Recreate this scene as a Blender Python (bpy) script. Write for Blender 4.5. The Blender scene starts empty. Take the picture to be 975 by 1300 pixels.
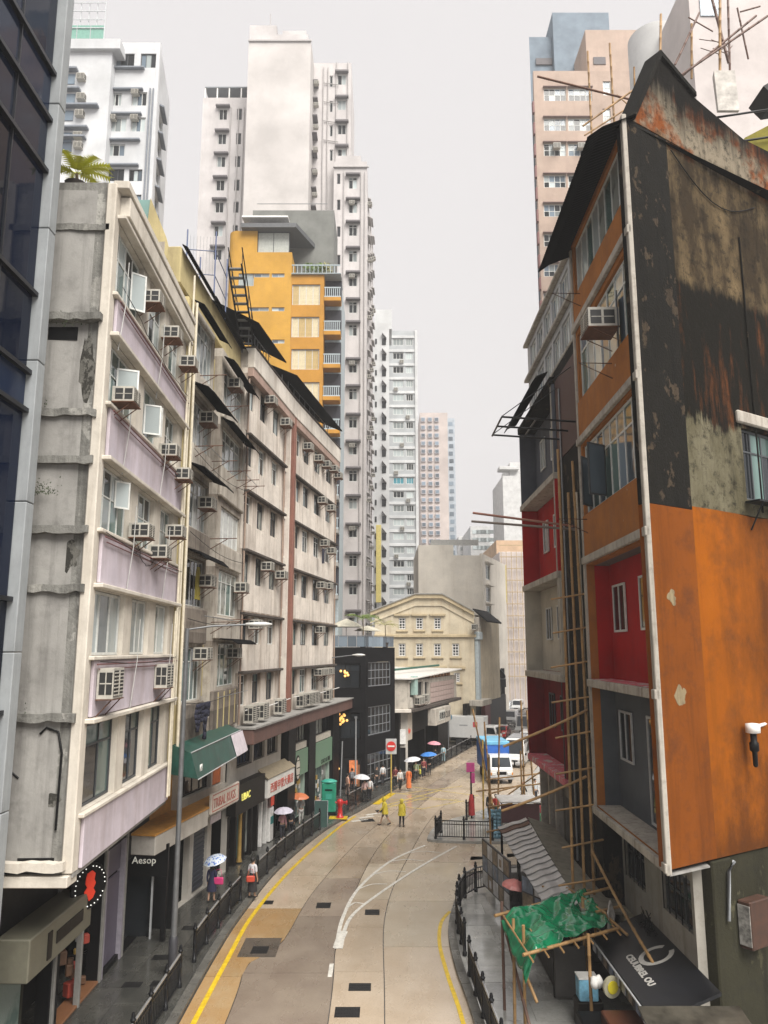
import bpy, bmesh, math, random
from mathutils import Matrix, Vector, noise
random.seed(7)
R = math.radians
S = bpy.context.scene
C = S.collection

# ---------------------------------------------------------------- camera
CAM_H, FPX, PITCH = 11.0, 985.0, R(10.07)
cam = bpy.data.cameras.new('camera'); camo = bpy.data.objects.new('camera', cam); C.objects.link(camo)
camo.location = (0, 0, CAM_H); camo.rotation_euler = (R(90) + PITCH, 0, 0)
cam.sensor_fit = 'HORIZONTAL'; cam.sensor_width = 36.0; cam.lens = 36.0 * FPX / 975.0
cam.clip_start = .2; cam.clip_end = 4000
S.camera = camo
# ---------------------------------------------------------------- sky, sun, exposure
SUN_EL, SUN_AZ = R(52), R(150)
W = bpy.data.worlds.new('World'); S.world = W; W.use_nodes = True
nt = W.node_tree; nt.nodes.clear()
sky = nt.nodes.new('ShaderNodeTexSky'); sky.sky_type = 'NISHITA'; sky.sun_disc = False
sky.sun_elevation = SUN_EL; sky.sun_rotation = SUN_AZ; sky.air_density = 2.0; sky.dust_density = 6.0; sky.ozone_density = 1.0
hs = nt.nodes.new('ShaderNodeHueSaturation'); hs.inputs['Saturation'].default_value = .08
mx = nt.nodes.new('ShaderNodeMix'); mx.data_type = 'RGBA'; mx.inputs['Factor'].default_value = .93
mx.inputs['B'].default_value = (3.75, 3.61, 3.61, 1)       # the even overcast veil in front of the blue
bg = nt.nodes.new('ShaderNodeBackground'); bg.inputs["Strength"].default_value = .05
wo = nt.nodes.new('ShaderNodeOutputWorld')
nt.links.new(sky.outputs[0], hs.inputs['Color']); nt.links.new(hs.outputs[0], mx.inputs['A'])
nt.links.new(mx.outputs['Result'], bg.inputs[0]); nt.links.new(bg.outputs[0], wo.inputs[0])
sl = bpy.data.lights.new('sun', 'SUN'); sl.energy = 1.5; sl.angle = R(42); sl.color = (1, .96, .9)
so = bpy.data.objects.new('sun', sl); C.objects.link(so)
so.rotation_euler = (R(90) - SUN_EL, 0, R(180) - SUN_AZ)
vs = S.view_settings; vs.view_transform = 'Standard'; vs.look = 'None'; vs.exposure = 2.2; vs.gamma = 1; vs.use_curve_mapping = False
S.cycles.max_bounces = 6; S.cycles.diffuse_bounces = 2; S.cycles.glossy_bounces = 3; S.cycles.transmission_bounces = 3
S.cycles.transparent_max_bounces = 6; S.cycles.volume_bounces = 0; S.cycles.use_denoising = True

# ---------------------------------------------------------------- mesh builder
class MB:
    def __init__(s): s.v = []; s.f = []; s.m = []; s.smooth = []
    def face(s, pts, mi=0, sm=False):
        b = len(s.v); s.v += [tuple(p) for p in pts]; s.f.append(tuple(range(b, b + len(pts)))); s.m.append(mi); s.smooth.append(sm)
    def idx(s, vs, fs, mi=0, sm=False):
        b = len(s.v); s.v += [tuple(p) for p in vs]
        for f in fs: s.f.append(tuple(b + i for i in f)); s.m.append(mi); s.smooth.append(sm)
    def box(s, x0, x1, y0, y1, z0, z1, mi=0):
        vs = [(x0,y0,z0),(x1,y0,z0),(x1,y1,z0),(x0,y1,z0),(x0,y0,z1),(x1,y0,z1),(x1,y1,z1),(x0,y1,z1)]
        s.idx(vs, [(0,3,2,1),(4,5,6,7),(0,1,5,4),(1,2,6,5),(2,3,7,6),(3,0,4,7)], mi)
        return s
    def cbox(s, x0, x1, y0, y1, z0, z1, c=.02, mi=0):      # box with chamfered vertical and top edges
        c = min(c, (x1-x0)*.4, (y1-y0)*.4, (z1-z0)*.4)
        def ring(k, z): return [(x0+k,y0,z),(x1-k,y0,z),(x1,y0+k,z),(x1,y1-k,z),(x1-k,y1,z),(x0+k,y1,z),(x0,y1-k,z),(x0,y0+k,z)]
        def ring2(k, z): return [(x0+k+c,y0+c,z),(x1-k-c,y0+c,z),(x1-c,y0+k+c,z),(x1-c,y1-k-c,z),(x1-k-c,y1-c,z),(x0+k+c,y1-c,z),(x0+c,y1-k-c,z),(x0+c,y0+k+c,z)]
        vs = ring2(c*.3, z0) + ring(c, z0+c) + ring(c, z1-c) + ring2(c*.3, z1)
        fs = [tuple(reversed(range(8))), tuple(range(24, 32))]
        for r in range(3):
            for i in range(8): j = (i+1) % 8; fs.append((r*8+i, r*8+j, r*8+8+j, r*8+8+i))
        s.idx(vs, fs, mi); return s
    def prism(s, pts, z0, z1, mi=0, cap=True):            # ccw polygon in xy
        n = len(pts); vs = [(p[0], p[1], z0) for p in pts] + [(p[0], p[1], z1) for p in pts]
        fs = [(i, (i+1) % n, n+(i+1) % n, n+i) for i in range(n)]
        if cap: fs += [tuple(range(n, 2*n)), tuple(reversed(range(n)))]
        s.idx(vs, fs, mi); return s
    def xprism(s, pts, x0, x1, mi=0):                      # polygon in (y,z) extruded along x
        n = len(pts); vs = [(x0, p[0], p[1]) for p in pts] + [(x1, p[0], p[1]) for p in pts]
        fs = [(i, (i+1) % n, n+(i+1) % n, n+i) for i in range(n)] + [tuple(range(n, 2*n)), tuple(reversed(range(n)))]
        s.idx(vs, fs, mi); return s
    def yprism(s, pts, y0, y1, mi=0):                      # polygon in (x,z) extruded along y
        n = len(pts); vs = [(p[0], y0, p[1]) for p in pts] + [(p[0], y1, p[1]) for p in pts]
        fs = [(i, (i+1) % n, n+(i+1) % n, n+i) for i in range(n)] + [tuple(range(n, 2*n)), tuple(reversed(range(n)))]
        s.idx(vs, fs, mi); return s
    def tube(s, pts, r, n=6, mi=0, cap=True, sm=True):
        pts = [Vector(p) for p in pts]; k = len(pts); rs = r if isinstance(r, (list, tuple)) else [r]*k
        vs = []; 
        for i, p in enumerate(pts):
            t = (pts[min(i+1, k-1)] - pts[max(i-1, 0)]).normalized()
            a = Vector((0,0,1)) if abs(t.z) < .9 else Vector((1,0,0))
            u = t.cross(a).normalized(); w = t.cross(u)
            for j in range(n):
                q = 2*math.pi*j/n; vs.append(p + (u*math.cos(q) + w*math.sin(q))*rs[i])
        fs = []
        for i in range(k-1):
            for j in range(n): jj = (j+1) % n; fs.append((i*n+j, (i+1)*n+j, (i+1)*n+jj, i*n+jj))
        s.idx(vs, fs, mi, sm)
        if cap: s.idx([vs[j] for j in range(n)], [tuple(range(n))], mi); s.idx(vs[-n:], [tuple(reversed(range(n)))], mi)
        return s
    def lathe(s, prof, c=(0,0,0), n=12, mi=0, sm=True, axis='z', sx=1, sy=1):
        vs = []; k = len(prof)
        for r, z in prof:
            for j in range(n):
                q = 2*math.pi*j/n; x, y = r*math.cos(q)*sx, r*math.sin(q)*sy
                p = (x, y, z) if axis == 'z' else ((x, z, y) if axis == 'y' else (z, x, y))
                vs.append((c[0]+p[0], c[1]+p[1], c[2]+p[2]))
        fs = []
        for i in range(k-1):
            for j in range(n):
                jj = (j+1) % n; f = (i*n+j, i*n+jj, (i+1)*n+jj, (i+1)*n+j)
                fs.append(f if axis != 'y' else tuple(reversed(f)))
        s.idx(vs, fs, mi, sm)
        s.idx(vs[:n], [tuple(reversed(range(n)))], mi); s.idx(vs[-n:], [tuple(range(n))], mi)
        return s
    def wall(s, x0, x1, z0, z1, ops, d=.25, t=None, mi=0, rm=None):   # panel at y=0 with real openings, reveals d deep, thickness t
        t = t or d; rm = mi if rm is None else rm
        xs = sorted(set([x0, x1] + [round(min(max(q, x0), x1), 4) for o in ops for q in o[:2]]))
        zs = sorted(set([z0, z1] + [round(min(max(q, z0), z1), 4) for o in ops for q in o[2:4]]))
        for i in range(len(xs)-1):
            j0 = None
            for j in range(len(zs)):
                hit = True
                if j < len(zs)-1:
                    cx, cz = (xs[i]+xs[i+1])/2, (zs[j]+zs[j+1])/2
                    hit = any(o[0] < cx < o[1] and o[2] < cz < o[3] for o in ops)
                if not hit and j0 is None: j0 = j
                if hit and j0 is not None:
                    s.face([(xs[i],0,zs[j0]),(xs[i+1],0,zs[j0]),(xs[i+1],0,zs[j]),(xs[i],0,zs[j])], mi); j0 = None
        for o in ops:
            a, b, c, e = o[:4]
            a=max(a,x0); b=min(b,x1); c=max(c,z0); e=min(e,z1)
            s.face([(a,0,c),(b,0,c),(b,d,c),(a,d,c)], rm); s.face([(a,0,e),(a,d,e),(b,d,e),(b,0,e)], rm)
            s.face([(a,0,c),(a,d,c),(a,d,e),(a,0,e)], rm); s.face([(b,0,c),(b,0,e),(b,d,e),(b,d,c)], rm)
        s.face([(x0,0,z0),(x0,0,z1),(x0,t,z1),(x0,t,z0)], mi); s.face([(x1,0,z0),(x1,t,z0),(x1,t,z1),(x1,0,z1)], mi)
        s.face([(x0,0,z1),(x1,0,z1),(x1,t,z1),(x0,t,z1)], mi); s.face([(x0,0,z0),(x0,t,z0),(x1,t,z0),(x1,0,z0)], mi)
        return s
    def mesh(s, name, mats):
        me = bpy.data.meshes.new(name); me.from_pydata(s.v, [], s.f)
        if not isinstance(mats, (list, tuple)): mats = [mats]
        for m in mats: me.materials.append(m)
        me.polygons.foreach_set('material_index', s.m); me.polygons.foreach_set('use_smooth', s.smooth)
        me.update(); return me

def obj(name, g, mats=None, parent=None, M=None):
    me = g.mesh(name, mats) if isinstance(g, MB) else g
    o = bpy.data.objects.new(name, me); C.objects.link(o)
    if parent: o.parent = parent
    if M is not None: o.matrix_local = M
    return o
def thing(name, label, cat, M=None, group=None):
    o = bpy.data.objects.new(name, None); C.objects.link(o); o.empty_display_size = .3
    if M is not None: o.matrix_local = M if isinstance(M, Matrix) else Matrix.Translation(M)
    return tag(o, label, cat, group)
def tag(o, label, cat, group=None):
    o['label'] = label; o['category'] = cat
    if group: o['group'] = group
    return o
def structure(name, g, mats, parent=None, M=None):
    o = obj(name, g, mats, parent, M)
    if not parent: o['kind'] = 'structure'
    return o
def T(x, y, z): return Matrix.Translation((x, y, z))
def RZ(a): return Matrix.Rotation(a, 4, 'Z')
def dup(root, M, label=None, group=None):
    def rec(o, par):
        c = o.copy(); C.objects.link(c)
        if par: c.parent = par
        for ch in o.children: rec(ch, c)
        return c
    r = rec(root, None); r.matrix_local = M
    if label: r['label'] = label
    if group: r['group'] = group
    return r

# a wall plane in plan: x runs to the right as seen from outside, y runs into the wall, z up
class Frame:
    def __init__(s, pl, pr, z=0.0):
        s.p = Vector((pl[0], pl[1], z)); dx, dy = pr[0]-pl[0], pr[1]-pl[1]; s.L = math.hypot(dx, dy)
        s.a = math.atan2(dy, dx); s.M = Matrix.Translation(s.p) @ RZ(s.a); s.Mi = s.M.inverted()
    def hit(s, u, v, y=0.0):                                # where the sight line of photo point (u,v) meets the wall
        a, b = (u-487.5)/FPX, (650-v)/FPX
        d = Vector((a, math.cos(PITCH)-b*math.sin(PITCH), math.sin(PITCH)+b*math.cos(PITCH)))
        o = s.Mi @ Vector((0,0,CAM_H)); d = s.Mi.to_3x3() @ d
        t = (y-o.y)/d.y; q = o + d*t; return q.x, q.z
def ground(u, v, z=0.0):
    a, b = (u-487.5)/FPX, (650-v)/FPX
    d = Vector((a, math.cos(PITCH)-b*math.sin(PITCH), math.sin(PITCH)+b*math.cos(PITCH)))
    t = (z-CAM_H)/d.z; return (d.x*t, d.y*t)
def at(u, v, Y):
    a, b = (u-487.5)/FPX, (650-v)/FPX
    d = Vector((a, math.cos(PITCH)-b*math.sin(PITCH), math.sin(PITCH)+b*math.cos(PITCH)))
    t = Y/d.y; return Vector((d.x*t, Y, CAM_H+d.z*t))

# ---------------------------------------------------------------- materials
_mats = {}
def _new(name):
    m = bpy.data.materials.new(name); m.use_nodes = True; n = m.node_tree
    return m, n, n.nodes['Principled BSDF'], n.nodes, n.links
def _noise(n, scale, detail=4, rough=.6, vec=None, sc=None, l=None):
    t = n.new('ShaderNodeTexNoise'); t.inputs['Scale'].default_value = scale; t.inputs['Detail'].default_value = detail; t.inputs['Roughness'].default_value = rough
    if vec is not None:
        if sc:
            mp = n.new('ShaderNodeMapping'); mp.inputs['Scale'].default_value = sc; l.new(vec, mp.inputs['Vector']); vec = mp.outputs[0]
        l.new(vec, t.inputs['Vector'])
    return t
def _ramp(n, l, src, stops):
    r = n.new('ShaderNodeValToRGB'); e = r.color_ramp.elements
    while len(e) < len(stops): e.new(.5)
    for k, (p, c) in enumerate(stops): e[k].position = p; e[k].color = c if len(c) == 4 else (*c, 1)
    l.new(src, r.inputs['Fac']); return r
def _mix(n, l, a, b, fac, mode='MIX'):
    m = n.new('ShaderNodeMix'); m.data_type = 'RGBA'; m.blend_type = mode
    for sock, x in (('Factor', fac), ('A', a), ('B', b)):
        if hasattr(x, 'links'): l.new(x, m.inputs[sock])
        elif isinstance(x, (int, float)): m.inputs[sock].default_value = x
        else: m.inputs[sock].default_value = (*x[:3], 1)
    return m.outputs['Result']
def mat(name, col, rough=.6, metal=0.0, var=.18, scale=4.0, bump=0.0, spec=.5, emit=0.0, coat=0.0):
    if name in _mats: return _mats[name]
    m, nt_, p, n, l = _new(name)
    tc = n.new('ShaderNodeTexCoord'); nz = _noise(n, scale, 5, .65, tc.outputs['Object'], None, l)
    lo = tuple(c*(1-var) for c in col); hi = tuple(min(1, c*(1+var*.7)) for c in col)
    r = _ramp(n, l, nz.outputs['Fac'], [(.32, lo), (.68, hi)])
    l.new(r.outputs[0], p.inputs['Base Color']); p.inputs['Metallic'].default_value = metal
    rr = n.new('ShaderNodeMapRange'); rr.inputs['To Min'].default_value = max(.02, rough*.8); rr.inputs['To Max'].default_value = min(1, rough*1.2)
    l.new(nz.outputs['Fac'], rr.inputs['Value']); l.new(rr.outputs[0], p.inputs['Roughness'])
    p.inputs['Specular IOR Level'].default_value = spec; p.inputs['Coat Weight'].default_value = coat
    if emit: p.inputs['Emission Color'].default_value = (*col, 1); p.inputs['Emission Strength'].default_value = emit
    if bump:
        nb = _noise(n, scale*6, 4, .6, tc.outputs['Object'], None, l); b = n.new('ShaderNodeBump'); b.inputs['Strength'].default_value = bump; b.inputs['Distance'].default_value = .02
        l.new(nb.outputs['Fac'], b.inputs['Height']); l.new(b.outputs[0], p.inputs['Normal'])
    _mats[name] = m; return m
def _dr(n, l, src, amt):
    r = n.new('ShaderNodeMapRange'); r.clamp = True; r.inputs['From Min'].default_value = 1.28; r.inputs['From Max'].default_value = 1.85; r.inputs['To Max'].default_value = amt; l.new(src, r.inputs['Value']); return r.outputs[0]
def wallmat(name, col, stain=(.08,.07,.06), streak=.5, blotch=.4, rough=.85, patch=None, patch_at=.62, sc=1.0, bump=.25, cut=.5, drip=None, side=None):
    """painted or rendered wall: blotches, vertical rain streaks, optional peeled patches of another colour"""
    if name in _mats: return _mats[name]
    m, nt_, p, n, l = _new(name)
    tc = n.new('ShaderNodeTexCoord'); v = tc.outputs['Object']
    n1 = _noise(n, .55*sc, 6, .62, v, None, l); n2 = _noise(n, 1.0*sc, 5, .7, v, (2.2, 2.2, .16), l); n3 = _noise(n, 9*sc, 5, .7, v, None, l)
    c = _mix(n, l, col, tuple(x*.72 for x in col), _ramp(n, l, n1.outputs['Fac'], [(.35,(0,0,0)),(.7,(1,1,1))]).outputs[0])
    if patch:
        np_ = _noise(n, .9*sc, 8, .66, v, (1,1,.7), l)
        c = _mix(n, l, c, patch, _ramp(n, l, np_.outputs['Fac'], [(patch_at,(0,0,0)),(patch_at+.02,(1,1,1))]).outputs[0])
    f1 = _ramp(n, l, n2.outputs['Fac'], [(cut,(0,0,0)),(cut+.28,(streak,)*3)]).outputs[0]
    c = _mix(n, l, c, stain, f1)
    if drip:                                               # rust and soot run down from each ledge
        sp = n.new('ShaderNodeSeparateXYZ'); l.new(v, sp.inputs[0]); z_ = n.new('ShaderNodeMath'); z_.operation = 'MULTIPLY_ADD'; l.new(sp.outputs[2], z_.inputs[0]); z_.inputs[1].default_value = 1/drip[1]; z_.inputs[2].default_value = -drip[0]/drip[1]+10
        fr_ = n.new('ShaderNodeMath'); fr_.operation = 'FRACT'; l.new(z_.outputs[0], fr_.inputs[0]); nd = _noise(n, 1.1, 7, .72, v, (1.5,1.5,.09), l)
        mu = n.new('ShaderNodeMath'); mu.operation = 'MULTIPLY_ADD'; l.new(nd.outputs['Fac'], mu.inputs[0]); mu.inputs[1].default_value = 1.5; l.new(fr_.outputs[0], mu.inputs[2])
        c = _mix(n, l, c, stain, _ramp(n, l, mu.outputs[0], [(.0,(0,)*3),(1.0,(0,)*3)]).outputs[0]) if False else _mix(n, l, c, stain, _dr(n, l, mu.outputs[0], drip[2]))
    if side:                                               # soot creeping in from one end and up from the foot of the wall
        sq = n.new('ShaderNodeSeparateXYZ'); l.new(v, sq.inputs[0]); ns = _noise(n, .8, 9, .7, v, (1,1,.6), l)
        for sock, a0, a1 in ((0, side[0], side[1]), (2, side[2], side[3])):
            m1 = n.new('ShaderNodeMapRange'); m1.clamp = False; m1.inputs['From Min'].default_value = a0; m1.inputs['From Max'].default_value = a1; l.new(sq.outputs[sock], m1.inputs['Value'])
            m2 = n.new('ShaderNodeMath'); m2.operation = 'MULTIPLY_ADD'; l.new(ns.outputs['Fac'], m2.inputs[0]); m2.inputs[1].default_value = 2.4; l.new(m1.outputs[0], m2.inputs[2])
            m3 = n.new('ShaderNodeMapRange'); m3.clamp = True; m3.inputs['From Min'].default_value = 1.35; m3.inputs['From Max'].default_value = 2.3; m3.inputs['To Max'].default_value = side[4]; l.new(m2.outputs[0], m3.inputs['Value'])
            c = _mix(n, l, c, stain, m3.outputs[0])
    n4 = _noise(n, 1.7*sc, 8, .7, v, None, l)
    f2 = _ramp(n, l, n4.outputs['Fac'], [(.5,(0,0,0)),(.78,(blotch,)*3)]).outputs[0]
    c = _mix(n, l, c, tuple(x*.7+.01 for x in stain), f2)
    c = _mix(n, l, c, tuple(x*.6 for x in col), _ramp(n, l, n3.outputs['Fac'], [(.55,(0,0,0)),(.8,(.35,)*3)]).outputs[0])
    l.new(c, p.inputs['Base Color']); p.inputs['Roughness'].default_value = rough; p.inputs['Specular IOR Level'].default_value = .10
    if bump:
        b = n.new('ShaderNodeBump'); b.inputs['Strength'].default_value = bump; b.inputs['Distance'].default_value = .03
        l.new(n3.outputs['Fac'], b.inputs['Height']); l.new(b.outputs[0], p.inputs['Normal'])
    _mats[name] = m; return m
def glassmat(name, col, rough=.06, curtain=None, spec=.4):
    if name in _mats: return _mats[name]
    m, nt_, p, n, l = _new(name)
    tc = n.new('ShaderNodeTexCoord')
    nz = _noise(n, 1.3, 3, .5, tc.outputs['Object'], None, l)
    oi = n.new('ShaderNodeObjectInfo')
    c = _mix(n, l, tuple(x*.45 for x in col), tuple(min(1, x*1.5) for x in col), oi.outputs['Random'])
    if curtain:
        w = n.new('ShaderNodeTexWave'); w.inputs['Scale'].default_value = 5; w.inputs['Distortion'].default_value = 2.5; l.new(tc.outputs['Object'], w.inputs['Vector'])
        cc = _mix(n, l, tuple(x*.55 for x in curtain), curtain, w.outputs['Fac'])
        c = _mix(n, l, c, cc, _ramp(n, l, nz.outputs['Fac'], [(.36,(.1,)*3),(.5,(.8,)*3)]).outputs[0])
    l.new(c, p.inputs['Base Color']); p.inputs['Roughness'].default_value = rough; p.inputs['Specular IOR Level'].default_value = spec
    b = n.new('ShaderNodeBump'); b.inputs['Strength'].default_value = .06; b.inputs['Distance'].default_value = .05
    l.new(nz.outputs['Fac'], b.inputs['Height']); l.new(b.outputs[0], p.inputs['Normal'])
    _mats[name] = m; return m
def wetmat(name, col, col2, rlo=.12, rhi=.6, sc=.6, spec=.5, fine=14):
    """wet paving: colour worn in patches, gloss where water lies"""
    if name in _mats: return _mats[name]
    m, nt_, p, n, l = _new(name)
    tc = n.new('ShaderNodeTexCoord'); v = tc.outputs['Object']; oi = n.new('ShaderNodeObjectInfo')
    off = n.new('ShaderNodeVectorMath'); off.operation = 'MULTIPLY_ADD'; off.inputs[1].default_value = (1,1,1); l.new(v, off.inputs[0]); v = off.outputs[0]
    n1 = _noise(n, sc, 7, .65, v, None, l); n2 = _noise(n, fine, 4, .7, v, None, l); n3 = _noise(n, sc*1.6, 5, .6, v, (1.0,.35,1), l)
    c = _mix(n, l, col, col2, _ramp(n, l, n1.outputs['Fac'], [(.38,(0,0,0)),(.66,(1,1,1))]).outputs[0])
    c = _mix(n, l, c, tuple(x*.55 for x in col), _ramp(n, l, n2.outputs['Fac'], [(.5,(0,0,0)),(.8,(.7,)*3)]).outputs[0])
    hsv = n.new('ShaderNodeHueSaturation'); mr = n.new('ShaderNodeMapRange'); mr.inputs['To Min'].default_value = .82; mr.inputs['To Max'].default_value = 1.12
    l.new(oi.outputs['Random'], mr.inputs['Value']); l.new(mr.outputs[0], hsv.inputs['Value']); l.new(c, hsv.inputs['Color'])
    l.new(hsv.outputs[0], p.inputs['Base Color'])
    rg = _ramp(n, l, n3.outputs['Fac'], [(.36,(rlo,)*3),(.64,(rhi,)*3)])
    l.new(rg.outputs[0], p.inputs['Roughness']); p.inputs['Specular IOR Level'].default_value = spec
    b = n.new('ShaderNodeBump'); b.inputs['Strength'].default_value = .12; b.inputs['Distance'].default_value = .01
    l.new(n2.outputs['Fac'], b.inputs['Height']); l.new(b.outputs[0], p.inputs['Normal'])
    _mats[name] = m; return m

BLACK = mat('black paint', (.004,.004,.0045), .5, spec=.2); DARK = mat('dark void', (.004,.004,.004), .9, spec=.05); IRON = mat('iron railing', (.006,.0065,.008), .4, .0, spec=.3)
WHITE = mat('white paint', (.74,.73,.70), .5); CREAM = mat('cream paint', (.62,.56,.44), .7); STEEL = mat('weathered steel', (.25,.26,.27), .4, .6)
ALU = mat('aluminium frame', (.55,.57,.58), .4, .4); WFRAME = mat('white window frame', (.62,.63,.60), .5); DFRAME = mat('dark window frame', (.05,.055,.06), .5)
GLASS = glassmat('dark glass', (.016,.019,.022), .06, None, .35); GTEAL = glassmat('green glass', (.09,.14,.13)); GBLUE = glassmat('blue glass', (.14,.18,.22), .05)
GCURT = glassmat('curtained glass', (.05,.06,.06), .1, (.42,.44,.40)); GPALE = glassmat('pale glass', (.34,.38,.38), .12)
RUST = mat('rusty steel', (.13,.06,.035), .7, .3, .4); CONC = wallmat('bare concrete', (.33,.32,.30), (.07,.065,.06), .6, .5)
ACW = mat('air conditioner casing', (.42,.40,.35), .5, 0, .25); ACD = mat('air conditioner grille', (.018,.018,.018), .6)

# ---------------------------------------------------------------- windows, air conditioners, text
_meshes = {}
def cached(key, fn):
    if key not in _meshes: _meshes[key] = fn()
    return _meshes[key]
def window(root, fr, x0, x1, z0, z1, y=.1, cols=2, rows=1, fm=None, gm=None, fw=.05, top=None, rel=None, each=True, sill=None, hood=None, name='window', lab=None):
    """frame with mullions (part) and its panes (sub-parts); top = height of a row of top lights"""
    fm = fm or WFRAME; gm = gm or [GLASS]
    w, h = round(x1-x0, 2), round(z1-z0, 2); d = .06
    zz = [0, h] if rows == 1 else [h*i/rows for i in range(rows+1)]
    if top: zz = [0, h-top, h]
    xx = [w*i/cols for i in range(cols+1)]
    def frame():
        b = MB(); b.box(0,fw,0,d,0,h); b.box(w-fw,w,0,d,0,h); b.box(fw,w-fw,0,d,0,fw); b.box(fw,w-fw,0,d,h-fw,h)
        for x in xx[1:-1]: b.box(x-fw*.4, x+fw*.4, .004, d-.004, fw, h-fw)
        for z in zz[1:-1]: b.box(fw, w-fw, .008, d-.008, z-fw*.4, z+fw*.4)
        return b.mesh(name, fm)
    M = (rel if rel is not None else Matrix.Identity(4)) @ T(x0, y, z0)
    o = obj(name, cached(('wf',w,h,cols,rows,fw,top,fm.name,name), frame), None, root, M)
    if lab: o['label'] = lab
    if each:
        for i in range(cols):
            for j in range(len(zz)-1):
                g = random.choice(gm); pw, ph = round(xx[i+1]-xx[i]-fw*.8, 3), round(zz[j+1]-zz[j]-fw*.8, 3)
                me = cached(('wp',pw,ph,g.name), lambda: MB().box(0,pw,0,.012,0,ph).mesh('pane', g))
                obj('pane', me, None, o, T(xx[i]+fw*.4, d*.5+random.uniform(0,.012), zz[j]+fw*.4) @ RZ(random.uniform(-.006,.006)))
    else:
        g = random.choice(gm)
        obj('pane', cached(('wq',w,h,g.name), lambda: MB().box(fw*.5,w-fw*.5,0,.012,fw*.5,h-fw*.5).mesh('pane', g)), None, o, T(0, d*.55, 0))
    if sill: obj('sill', cached(('ws',w,sill.name,y), lambda: MB().box(-.08,w+.08,-y-.1,0,-.09,-.005).mesh('sill', sill)), None, o)
    if hood: obj('hood', cached(('wh',w,hood.name,y), lambda: MB().box(-.15,w+.15,-y-.45,-.005,h+.03,h+.13).mesh('hood', hood)), None, o)
    return o
def aircon(root, x, z, y=0.0, rel=None, w=.66, h=.42, d=.62, bracket=True):
    """box air conditioner sticking out of the wall with a grille at its face; x,z = lower left corner"""
    def body():
        b = MB(); b.box(0,w,-d,0,0,h)
        b.box(-.008,w+.008,-d*.93,-d*.58,h*.14,h*.86,1); b.box(-.008,w+.008,-d*.50,-d*.15,h*.14,h*.86,1); b.box(-.014,w+.014,-d*.90,-d*.18,h*.48,h*.52,0)
        return b.mesh('air_conditioner', [ACW, ACD])
    def gr():
        b = MB(); b.box(w*.06,w*.94,-d-.012,-d-.001,h*.08,h*.92,0)
        for k in range(7): b.box(w*.06,w*.94,-d-.03,-d-.013,h*(.1+k*.12),h*(.14+k*.12),1)
        b.box(w*.47,w*.53,-d-.034,-d-.014,h*.08,h*.92,1)
        return b.mesh('grille', [ACD, ACW])
    def br():
        b = MB()
        for x_ in (.06*w,.94*w): b.tube([(x_,0,-.45),(x_,-d*.9,-.03)], .016, 4); b.tube([(x_,0,-.02),(x_,-d,-.02)], .016, 4)
        b.box(-.04,w+.04,-d-.02,0,-.03,-.004,0)
        return b.mesh('bracket', RUST)
    M = (rel if rel is not None else Matrix.Identity(4)) @ T(x, y, z)
    o = obj('air_conditioner', cached(('ac',w,h,d), body), None, root, M)
    obj('grille', cached(('acg',w,h,d), gr), None, o)
    if bracket: obj('bracket', cached(('acb',w,h,d), br), None, o)
    return o
def lettering(parent, s, M, size, m, ext=.01, align='LEFT', xs=1.0, name='lettering', bold=0.0):
    cu = bpy.data.curves.new('t', 'FONT'); cu.body = s; cu.size = size; cu.extrude = ext; cu.align_x = align; cu.resolution_u = 2; cu.offset = bold
    t = bpy.data.objects.new('t', cu); C.objects.link(t); bpy.context.view_layer.update()
    me = bpy.data.meshes.new_from_object(t.evaluated_get(bpy.context.evaluated_depsgraph_get()))
    bpy.data.objects.remove(t); bpy.data.curves.remove(cu); me.name = name; me.materials.clear(); me.materials.append(m)
    return obj(name, me, None, parent, M @ Matrix.Rotation(R(90), 4, 'X') @ Matrix.Diagonal((xs,1,1,1)))
def spline(pts, n=8):
    P = [Vector(p) for p in pts]; out = []
    for i in range(len(P)-1):
        a, b, c, d = P[max(i-1,0)], P[i], P[i+1], P[min(i+2, len(P)-1)]
        for k in range(n):
            t = k/n; out.append(.5*((2*b) + (c-a)*t + (2*a-5*b+4*c-d)*t*t + (3*b-a-3*c+d)*t**3))
    out.append(P[-1]); return out
def offset(line, d):                                       # positive d = to the right of travel
    out = []
    for i, p in enumerate(line):
        t = (line[min(i+1, len(line)-1)] - line[max(i-1, 0)]); t = Vector((t.x, t.y)).normalized()
        out.append(Vector((p.x + t.y*d, p.y - t.x*d)))
    return out
def resample(line, step):
    out = [line[0].copy()]; acc = 0
    for a, b in zip(line, line[1:]):
        L = (b-a).length; t = step-acc
        while t <= L + 1e-9: out.append(a.lerp(b, t/L)); t += step
        acc = L - (t-step)
    return out
# ================================================================ ground, road, pavements
V2 = lambda x, y: Vector((x, y))
KL = spline([V2(*p) for p in [(-6.2,4),(-6.18,14),(-6.16,24),(-6.15,30.2),(-5.98,35),(-5.35,42),(-3.67,50.5),(-1.61,56.7),(-.3,60.8),(1.39,66.5),(10.4,93.5),(17,113.6),(32,160)]], 8)
KR = spline([V2(*p) for p in [(2.9,4),(2.85,16),(2.68,25.6),(2.49,29.5),(2.53,33),(3.0,36.1),(3.8,39.2),(5.7,41.6),(9,42.6),(30,43.4)]], 8)
ASPH = wetmat('wet asphalt', (.07,.066,.06), (.11,.10,.09), .12, .5, .5)
SLAB = [wetmat('road slab beige', (.375,.295,.21), (.45,.37,.28), .07, .48, .45), wetmat('road slab grey', (.235,.185,.145), (.30,.245,.19), .10, .5, .5),
        wetmat('road slab ochre', (.34,.205,.085), (.37,.26,.14), .10, .5, .7), wetmat('road slab pale', (.50,.43,.33), (.41,.335,.24), .06, .42, .4)]
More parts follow.
